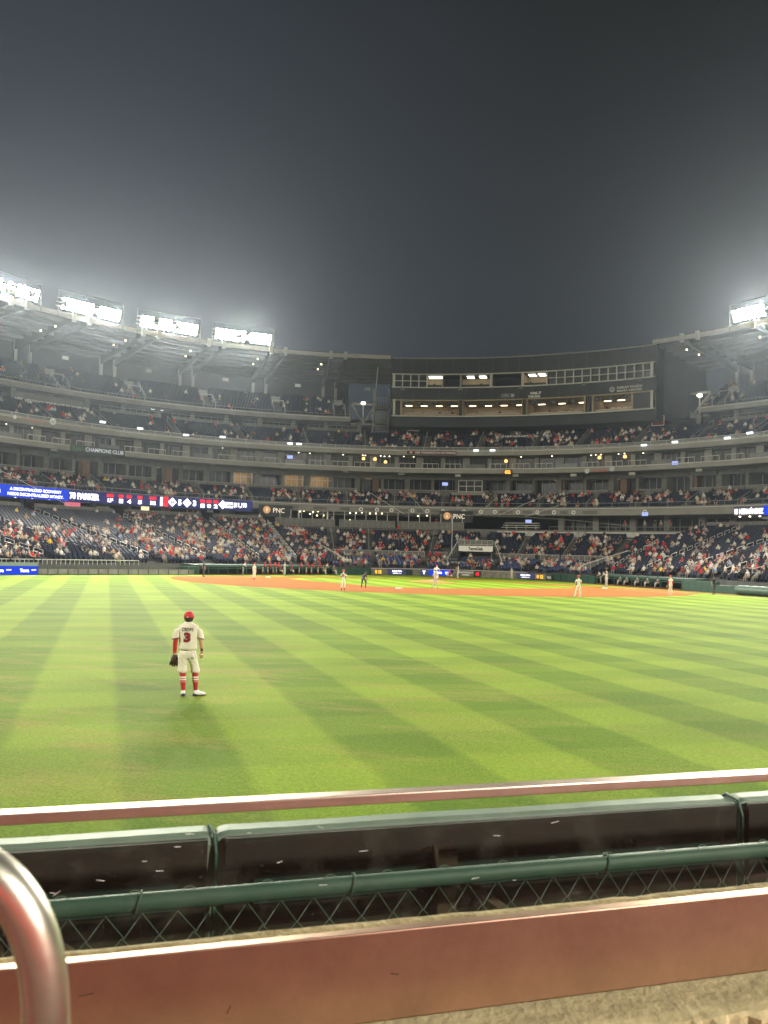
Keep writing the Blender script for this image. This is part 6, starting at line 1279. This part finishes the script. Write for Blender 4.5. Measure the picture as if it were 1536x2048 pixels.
def shoe(hx, hy, ang, parent):
    c, s_ = math.cos(ang), math.sin(ang); mb = MB(); rs = []
    prof = ((-.055, .024, .050, .085), (-.035, .036, .055, .12), (.02, .042, .058, .135), (.07, .045, .05, .10), (.13, .049, .04, .07), (.19, .046, .034, .055), (.225, .030, .028, .04), (.24, .01, .02, .028))
    for u, w_, zc, ht in prof:
        rs.append([(hx+c*(w_*math.cos(a))-s_*u, hy+s_*(w_*math.cos(a))+c*u, max(0.012, 0.014+ht*0.5+ht*0.55*math.sin(a))) for a in np.arange(14)*2*math.pi/14])
    mb.loft(rs); sh = lobj('shoe', mb, mat('white_shoe_leather', (0.74, 0.72, 0.70), 0.5), parent)
    mb = MB(); mb.loft([[(hx+c*(w_*1.06*math.cos(a))-s_*u, hy+s_*(w_*1.06*math.cos(a))+c*u, max(0.004, zt*(0.5+0.55*math.sin(a)))) for a in np.arange(14)*2*math.pi/14] for u, w_, zt in ((-.060, .022, .05), (-.05, .036, .075), (-.02, .042, .06), (.03, .045, .035))]); lobj('heel_counter', mb, mat('navy_heel', (0.025, 0.03, 0.08), 0.5), sh)
    mb = MB(); mb.loft([[(hx+c*(w_*1.05*math.cos(a))-s_*u, hy+s_*(w_*1.05*math.cos(a))+c*u, 0.004+0.012*(math.sin(a) > 0)) for a in np.arange(10)*2*math.pi/10] for u, w_ in ((-.055, .025), (-.03, .04), (.1, .046), (.2, .04), (.238, .015))]); lobj('sole', mb, M_black, sh)
shoe(-.06, -.02, math.radians(4), CR); shoe(.205, -.02, math.radians(-62), CR)
hc = np.array([0.003, .02, 1.728]); cf = np.array([0.42, 0.9076, 0]); cp = cap_mesh(hc, cf, 0.108); cpo = lobj('cap', cp, mat('bright_red_cap', (0.50, 0.02, 0.025), 0.65, var=.06, scale=20), CR)
mb = MB(); mb.loft([[(0.003+.012*math.cos(a), .02+.012*math.sin(a), z_) for a in np.arange(8)*math.pi/4] for z_ in (1.842, 1.852)]); lobj('button', mb, RS, cpo)
mb = MB(); mb.box((-0.028, -.091, 1.725), (.022, .006, .018)); lobj('rear_emblem', mb, M_white, cpo, False)
mb = MB(); mb.loft([[(0.0+rx*math.cos(a), .006+ry*math.sin(a), z_) for a in np.linspace(math.pi*0.93, math.pi*2.07, 16)] for z_, rx, ry in ((1.715, .099, .105), (1.69, .100, .108), (1.66, .094, .10), (1.635, .078, .083), (1.615, .055, .062))], close=False, caps=False); lobj('hair', mb, mat('dark_brown_hair', (0.022, 0.014, 0.009), 0.6, var=.3, scale=60), CR)
# glove: palm, webbing and curved finger stalls
gl = bpy.data.objects.new('baseball_glove', None); link(gl, None, cw); gl.rotation_euler = (0, 0, cang); tag(gl, 'dark leather glove hanging on the hand of the outfielder numbered 3', 'glove')
GM = mat('dark_glove_leather', (0.045, 0.022, 0.013), 0.5, var=.3, scale=25, bump=.3)
mb = MB(); mb.loft([[(-.272+rx*math.cos(a), .075+ry*math.sin(a), z_) for a in np.arange(14)*2*math.pi/14] for z_, rx, ry in ((.90, .035, .03), (.88, .055, .045), (.83, .078, .055), (.77, .088, .055), (.72, .075, .045), (.70, .05, .03))]); lobj('palm', mb, GM, gl)
for i, (u, L) in enumerate(((-.07, .10), (-.035, .13), (.002, .135), (.04, .125))):
    p = np.array([-.272+u, .085, .75]); mb = MB(); mb.tube([p, p+np.array([u*.25, .02, -L*.5]), p+np.array([u*.3, .055, -L*.9])], [.024, .025, .018], 8); lobj('finger_stall', mb, GM, gl)
p = np.array([-.205, .09, .82]); mb = MB(); mb.tube([p, p+np.array([.03, .02, -.05]), p+np.array([.03, .05, -.11])], [.024, .026, .018], 8); lobj('thumb_stall', mb, GM, gl)
for k in range(4): mb = MB(); mb.tube([(-.225, .12+.008*k, .72-.02*k), (-.19, .125+.008*k, .725-.02*k)], .006, 6); lobj('web_lace', mb, mat('tan_lace', (0.40, 0.28, 0.18), 0.6), gl)
# ================================================================== foreground: rail, glass, channel, ledge, padded wall, chain-link
AW = math.radians(16.3); fh = np.array([math.sin(YAW), -math.cos(YAW), 0]); rh = np.cross(fh, [0, 0, 1.0])
TW = math.cos(AW)*rh+math.sin(AW)*fh; OW = math.cos(AW)*fh-math.sin(AW)*rh; C0 = np.array([CAM[0], CAM[1], 0])
ZC = CAM[2]; UZ = np.array([0, 0, 1.0])
def FG(t, o, z): return C0+TW*t+OW*o+UZ*z
def bar(name, t0, t1, o0, o1, z0, z1, m, parent=None, bevel=0.0):
    mb = MB(); mb.box(FG((t0+t1)/2, (o0+o1)/2, (z0+z1)/2), (t1-t0, o1-o0, z1-z0), (TW, OW, UZ)); return obj(name, mb, m, parent, bevel=bevel)
def metal(name, col, rough, streak=0.05):
    m = mat(name, col, rough, 1.0); t = m.node_tree; b = t.nodes['Principled BSDF']; n = t.nodes.new('ShaderNodeTexNoise'); mp = t.nodes.new('ShaderNodeMapping'); g_ = t.nodes.new('ShaderNodeNewGeometry')
    mp.inputs['Scale'].default_value = (3, 3, 160); n.inputs['Scale'].default_value = 1.5; n.inputs['Detail'].default_value = 5
    t.links.new(g_.outputs['Position'], mp.inputs['Vector']); t.links.new(mp.outputs[0], n.inputs['Vector'])
    r = t.nodes.new('ShaderNodeMapRange'); r.inputs[3].default_value = rough-streak; r.inputs[4].default_value = rough+streak; t.links.new(n.outputs[0], r.inputs[0]); t.links.new(r.outputs[0], b.inputs['Roughness'])
    n3 = t.nodes.new('ShaderNodeTexNoise'); n3.inputs['Scale'].default_value = 4.5; n3.inputs['Detail'].default_value = 8; n3.inputs['Roughness'].default_value = 0.7; t.links.new(g_.outputs['Position'], n3.inputs['Vector']); r3 = t.nodes.new('ShaderNodeMapRange'); r3.inputs[1].default_value = 0.3; r3.inputs[2].default_value = 0.7; r3.inputs[3].default_value = 0.82; r3.inputs[4].default_value = 1.1; t.links.new(n3.outputs[0], r3.inputs[0])
    h3 = t.nodes.new('ShaderNodeHueSaturation'); h3.inputs['Color'].default_value = (*col, 1); t.links.new(r3.outputs[0], h3.inputs['Value']); t.links.new(h3.outputs[0], b.inputs['Base Color']); return m
M_alu = metal('reflection_tinted_aluminium', (0.60, 0.38, 0.285), 0.40)  # plain aluminium; its red-brown reflection is put into the base colour
M_alur = metal('satin_rail_aluminium', (0.70, 0.56, 0.47), 0.42)  # warm tint carries part of the red reflection on the rail
M_ss = metal('satin_stainless', (0.86, 0.83, 0.70), 0.34)
M_grout = mat('stained_grout', (0.38, 0.30, 0.15), 0.8, var=0.35, scale=22, bump=0.6, bscale=60)
M_ledge = mat('rough_sandy_concrete', (0.64, 0.53, 0.30), 0.9, var=0.2, scale=14, bump=0.35, bscale=38)
M_brown = mat('brown_stained_concrete', (0.12, 0.065, 0.028), 0.9, var=0.35, scale=12, bump=0.6)
gw = thing('glass_guard', 'clear glass guard with metal top rail and terracotta base channel in front of the seats', 'glass guard', FG(0, 1.98, ZC-1.07))
TL, TRR = -3.2, 4.2
zr = ZC-0.5645
bar('top_rail', TL, TRR, 1.98, 2.021, zr-0.024, zr, M_alur, gw, bevel=0.003)
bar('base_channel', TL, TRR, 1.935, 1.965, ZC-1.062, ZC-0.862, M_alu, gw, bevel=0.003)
mb = MB(); N_ = 120; rs = []
for i, t in enumerate(np.linspace(TL, TRR, N_)):
    d = [0.0012*rng.normal() for _ in range(3)]; rs.append([FG(t, 1.9655, ZC-0.90), FG(t, 1.9655, ZC-0.866+d[0]*0.4), FG(t, 1.978, ZC-0.862+d[1]), FG(t, 1.991, ZC-0.861+d[2]), FG(t, 1.9915, ZC-0.90)])
mb.loft(rs); obj('grout_bead', mb, M_grout, gw)
mb = MB(); c = FG(-0.64*1.0, 1.9985, zr-0.012)
for tt_ in (-0.70, 1.9):
    c = FG(tt_, 1.98, zr-0.013); q = MB(); q.loft([[c-OW*d+0.006*(TW*math.cos(a)+UZ*math.sin(a)) for a in np.arange(10)*math.pi/5] for d in (-0.002, 0.002)]); obj('rail_screw', q, M_ss, gw)
# glass: clear, faintly green, with dust, smears and wipe marks of its own
gm = bpy.data.materials.new('smeared_guard_glass'); gm.use_nodes = True; t = gm.node_tree; t.nodes.clear(); N = t.nodes.new; K = t.links.new
go = N('ShaderNodeOutputMaterial'); tr0 = N('ShaderNodeBsdfTransparent'); tr0.inputs[0].default_value = (0.93, 0.96, 0.92, 1); gs = N('ShaderNodeBsdfGlossy'); gs.inputs['Roughness'].default_value = 0.03; fr_ = N('ShaderNodeFresnel'); fr_.inputs[0].default_value = 1.5
mx1 = N('ShaderNodeMixShader'); gb = N('ShaderNodeNewGeometry'); fm_ = N('ShaderNodeMath'); fm_.operation = 'SUBTRACT'; fm_.use_clamp = True; K(fr_.outputs[0], fm_.inputs[0]); K(gb.outputs['Backfacing'], fm_.inputs[1]); K(fm_.outputs[0], mx1.inputs[0]); K(tr0.outputs[0], mx1.inputs[1]); K(gs.outputs[0], mx1.inputs[2])
df = N('ShaderNodeBsdfDiffuse'); df.inputs[0].default_value = (0.55, 0.52, 0.45, 1); tl = N('ShaderNodeBsdfTranslucent'); tl.inputs[0].default_value = (0.55, 0.52, 0.45, 1); ad = N('ShaderNodeMixShader'); ad.inputs[0].default_value = 0.5; K(df.outputs[0], ad.inputs[1]); K(tl.outputs[0], ad.inputs[2])
gg = N('ShaderNodeNewGeometry'); n1 = N('ShaderNodeTexNoise'); n1.inputs['Scale'].default_value = 9.0; n1.inputs['Detail'].default_value = 7; n1.inputs['Roughness'].default_value = 0.7; K(gg.outputs['Position'], n1.inputs['Vector'])
n2 = N('ShaderNodeTexNoise'); n2.inputs['Scale'].default_value = 160; n2.inputs['Detail'].default_value = 2; K(gg.outputs['Position'], n2.inputs['Vector'])
r1 = N('ShaderNodeMapRange'); r1.inputs[1].default_value = 0.50; r1.inputs[2].default_value = 0.80; r1.inputs[4].default_value = 0.03; K(n1.outputs[0], r1.inputs[0])
r2 = N('ShaderNodeMapRange'); r2.inputs[1].default_value = 0.70; r2.inputs[2].default_value = 0.78; r2.inputs[4].default_value = 0.16; K(n2.outputs[0], r2.inputs[0])
am = N('ShaderNodeMath'); am.operation = 'ADD'; K(r1.outputs[0], am.inputs[0]); K(r2.outputs[0], am.inputs[1]); a2 = N('ShaderNodeMath'); a2.operation = 'ADD'; a2.inputs[1].default_value = 0.003; K(am.outputs[0], a2.inputs[0])
mx2 = N('ShaderNodeMixShader'); K(a2.outputs[0], mx2.inputs[0]); K(mx1.outputs[0], mx2.inputs[1]); K(ad.outputs[0], mx2.inputs[2]); K(mx2.outputs[0], go.inputs[0])
bar('glass_pane', TL, TRR, 1.994, 2.004, ZC-0.90, zr-0.02, gm, gw)
for i in range(26):       # short scratches on the glass
    t = rng.uniform(-0.9, 1.1); z_ = ZC-rng.uniform(0.61, 0.8); L = rng.uniform(0.008, 0.022); q = MB(); an = rng.normal()*0.25
    q.box(FG(t, 1.9925, z_), (L, 0.0008, 0.0009), (TW*math.cos(an)+UZ*math.sin(an), OW, UZ*math.cos(an)-TW*math.sin(an))); obj('scratch', q, M_white, gw)
for tq, zq, L, an in ((0.245, 0.995, 0.018, 1.1), (-0.05, 0.93, 0.03, 0.1), (0.62, 0.96, 0.02, -0.2), (0.15, 1.02, 0.05, 0.05)):
    q = MB(); q.box(FG(tq, 1.9345, ZC-zq), (L, 0.0006, 0.0022), (TW*math.cos(an)+UZ*math.sin(an), OW, UZ*math.cos(an)-TW*math.sin(an))); obj('scuff_mark', q, M_brown, gw)
ld = thing('concrete_ledge', 'rough sandy concrete ledge below the terracotta channel', 'ledge', FG(0, 1.9, ZC-1.6))
mb = MB(); rs = []
for i, t in enumerate(np.linspace(TL, TRR, 300)):
    e1, e2 = 0.006*rng.normal(), 0.004*rng.normal(); rs.append([FG(t, 1.775+e1, ZC-1.60), FG(t, 1.772+e1, ZC-1.082+e2), FG(t, 1.785+e1*.5, ZC-1.071+0.3*e2), FG(t, 1.85, ZC-1.068), FG(t, 2.03, ZC-1.068), FG(t, 2.03, ZC-1.60)])
mb.loft(rs); obj('top_course', mb, M_ledge, ld)
bar('front_face', TL, TRR, 1.752, 1.766, ZC-1.60, ZC-1.092, M_brown, ld); bar('wall_core', TL, TRR, 1.80, 2.02, 0.05, ZC-1.602, M_brown, ld)
wr = MB(); c = FG(0.10, 1.90, ZC-1.066); wr.tube([c+TW*(u*0.03)+OW*0.006*math.sin(u*5)+UZ*(0.004+0.003*math.sin(u*9)) for u in np.linspace(-1, 1, 12)], 0.0045, 6); tag(obj('foil_scrap', wr, metal('foil', (0.8, 0.8, 0.78), 0.15)), 'crumpled silver foil scrap on the ledge under the channel', 'litter')
# curved stainless handrail
def atd(x, y, D): return CAM+ray(x, y)*D
hr = thing('curved_handrail', 'thick satin steel handrail tube bending down at the aisle', 'handrail', atd(92, 2100, 0.8)-UZ*0.9)
path = [(-420, 1640), (-260, 1662), (-140, 1688), (-60, 1721), (0, 1762), (36, 1803), (62, 1852), (80, 1912), (89, 1975), (92, 2050), (92, 2200), (92, 2500), (92, 3200)]
P3 = [atd(x, y, 0.80) for x, y in path]; D_ = []
for i in range(len(P3)-1):
    for k in np.linspace(0, 1, 6, endpoint=False):
        p0, p1, p2, p3 = P3[max(i-1, 0)], P3[i], P3[i+1], P3[min(i+2, len(P3)-1)]
        D_.append(0.5*((2*p1)+(-p0+p2)*k+(2*p0-5*p1+4*p2-p3)*k*k+(-p0+3*p1-3*p2+p3)*k**3))
mb = MB(); mb.tube(D_+[P3[-1]], 0.0212, 24); obj('tube', mb, M_ss, hr, smooth=True)
mb = MB(); b_ = P3[-1]; mb.loft([[b_+np.array([r*math.cos(a), r*math.sin(a), dz]) for a in np.arange(20)*math.pi/10] for r, dz in ((0.05, 0.0), (0.05, 0.012), (0.03, 0.02))]); obj('base_flange', mb, M_ss, hr)
# padded outfield wall beyond the glass
M_pad = mat('sage_vinyl_pad', (0.17, 0.225, 0.185), 0.55, var=0.16, scale=7, bump=0.2)
M_padb = mat('pad_back_board', (0.014, 0.009, 0.006), 0.8, var=0.5, scale=5)  # shade and red glass reflection put into the board's dark colour
M_brace = mat('brown_timber', (0.055, 0.030, 0.016), 0.8, var=0.4, scale=8)
pw = thing('padded_wall', 'green padded outfield wall with pale sage top beyond the glass', 'padded wall', FG(0, 2.55, 0))
zt_ = ZC-0.80
for i, (t0, t1) in enumerate(((-6.4, -4.4), (-4.39, -2.21), (-2.2, 0.262), (0.272, 2.0), (2.01, 4.0), (4.01, 6.5))):
    mb = MB(); rs = []
    for t in [t0, t0+0.006, t0+0.015, t0+0.03]+list(np.linspace(t0+0.06, t1-0.06, 12))+[t1-0.03, t1-0.015, t1-0.006, t1]:
        k = min(1.0, min(t-t0, t1-t)/0.03); dz = -0.010*(1-k)**2+0.0012*math.sin(t*9)
        rs.append([FG(t, 2.513, 0.02), FG(t, 2.506, zt_-0.03), FG(t, 2.514, zt_-0.006+dz), FG(t, 2.532, zt_+dz), FG(t, 2.580, zt_+0.001+dz), FG(t, 2.60, zt_-0.012+dz), FG(t, 2.605, zt_-0.05), FG(t, 2.605, 0.02)])
    mb.loft(rs); obj('pad', mb, M_pad, pw, smooth=False)
    bar('backing_board', t0+0.02, t1-0.02, 2.485, 2.5045, 0.1, zt_-0.010, M_padb, pw)
    bar('green_batten', t0+0.1, t1-0.1, 2.470, 2.484, zt_-0.19, zt_-0.12, M_greend, pw)
for tq in (-2.9, -0.30, 0.93, 2.2, 3.4):
    bar('timber_post', tq-0.03, tq+0.03, 2.42, 2.468, 0.02, zt_-0.06, M_brace, pw)
    q = MB(); A_ = FG(tq+0.05, 2.44, zt_-0.16); B_ = FG(tq+0.42, 2.44, zt_-0.44); q.tube([A_, B_], 0.02, 4); obj('timber_brace', q, M_brace, pw)
for tq in (0.262, 2.005):
    q = MB(); q.tube([FG(tq, 2.60, zt_-0.02), FG(tq-0.01, 2.56, zt_+0.006), FG(tq, 2.51, zt_-0.002), FG(tq+0.004, 2.495, zt_-0.05), FG(tq, 2.488, zt_-0.3)], 0.006, 6); obj('lacing_cord', q, M_green, pw)
# chain-link fence behind the pads
cf_ = thing('chain_link_fence', 'green top pipe and wire mesh of a chain-link fence just beyond the glass', 'fence', FG(0, 2.25, 0))
zp_ = ZC-0.388*2.25
M_pipe = mat('green_vinyl_pipe', (0.040, 0.092, 0.072), 0.6, var=0.15, scale=14)
M_wire = mat('green_wire', (0.10, 0.15, 0.12), 0.35)
mb = MB(); mb.tube([FG(-6, 2.25, zp_), FG(0, 2.25, zp_), FG(6.5, 2.25, zp_)], 0.0225, 20); obj('top_pipe', mb, M_pipe, cf_, smooth=True)
for tq in (-0.60, 0.06, 0.60, -1.3, 1.35, 2.1):
    q = MB(); q.tube([FG(tq+0.006*math.sin(a)-0.012*(a/6), 2.25+0.0265*math.cos(a), zp_+0.0265*math.sin(a)-(0.03 if a > 5.4 else 0)) for a in np.linspace(0.3, 5.9, 18)], 0.0028, 6); obj('wire_tie', q, M_pipe, cf_, smooth=True)
for tq in np.arange(-1.6, 2.4, 0.165):
    tq += rng.normal()*0.02; q = MB(); q.tube([FG(tq+0.014*math.cos(a), 2.25+0.004*math.sin(a), zp_+0.0225+0.006*math.sin(a)) for a in np.linspace(0, math.pi, 8)], 0.0016, 5); obj('wire_loop', q, M_wire, cf_)
mb = MB(); zt2 = ZC-0.405*2.25; s2 = 0.043
for i, tq in enumerate(np.arange(-2.6, 3.6, 2*s2)):
    for sg_ in (-1, 1):
        pts = []
        for k in range(12): pts.append(FG(tq+(s2 if (k % 2) else 0)*sg_, 2.25+0.003*sg_*(1 if k % 2 else -1), zt2-k*s2*1.05+(0.012 if k == 0 else 0)+0.002*rng.normal()))
        mb.tube(pts, 0.0012, 5)
o = obj('wire_mesh', mb, M_wire, cf_); o['kind'] = 'stuff'
for tq in (-5.4, -2.7, 2.9, 5.4):
    q = MB(); q.tube([FG(tq, 2.30, 0), FG(tq, 2.30, zp_-0.02)], 0.028, 12); obj('post', q, M_pipe, cf_)
# the outfield seats the photograph is taken from: unseen, made red to colour reflections in the metal and glass
os_ = thing('outfield_stand', 'stepped concrete stand with red seats where the photographer stands', 'grandstand', FG(0, 0, 1.2))
bar('front_floor', -14, 14, -0.9, 1.75, 1.15, 1.62, mat('red_reflection_floor', (0.24, 0.055, 0.038), 0.75, var=0.2), os_)  # unseen floor, coloured red to feed the reflections in metal and glass
for k in range(9):
    bar('seating_terrace', -14, 14, -0.9-0.85*(k+1), -0.9-0.85*k-0.002, 1.15, 1.62+0.30*(k+1), M_conc, os_)
    zz = 1.62+0.30*(k+1)
    mb = MB()
    for j in range(46):
        t = -13.5+0.58*j; mb.box(FG(t, -0.9-0.85*k-0.62, zz+0.62), (0.5, 0.05, 0.46), (TW, OW, UZ)); mb.box(FG(t, -0.9-0.85*k-0.40, zz+0.42), (0.5, 0.42, 0.05), (TW, OW, UZ))
    o = obj('seat_row', mb, mat('red_seat_plastic', (0.40, 0.035, 0.025), 0.45), os_); o['kind'] = 'stuff'

# ---------------------------------------------------------------- hazy night air
mb = MB(); mb.box((0, 20, 22.5), (330, 340, 49))
hz = obj('haze', mb, bpy.data.materials.new('haze_air')); hz['kind'] = 'stuff'
hm = hz.data.materials[0]; hm.use_nodes = True; ht = hm.node_tree; ht.nodes.clear()
ho = ht.nodes.new('ShaderNodeOutputMaterial'); hv = ht.nodes.new('ShaderNodeVolumePrincipled')
hv.inputs['Color'].default_value = (0.74, 0.86, 1.0, 1); hv.inputs['Density'].default_value = 0.00013; hv.inputs['Anisotropy'].default_value = 0.8
ht.links.new(hv.outputs[0], ho.inputs['Volume'])
bpy.data.scenes.remove(TMP)
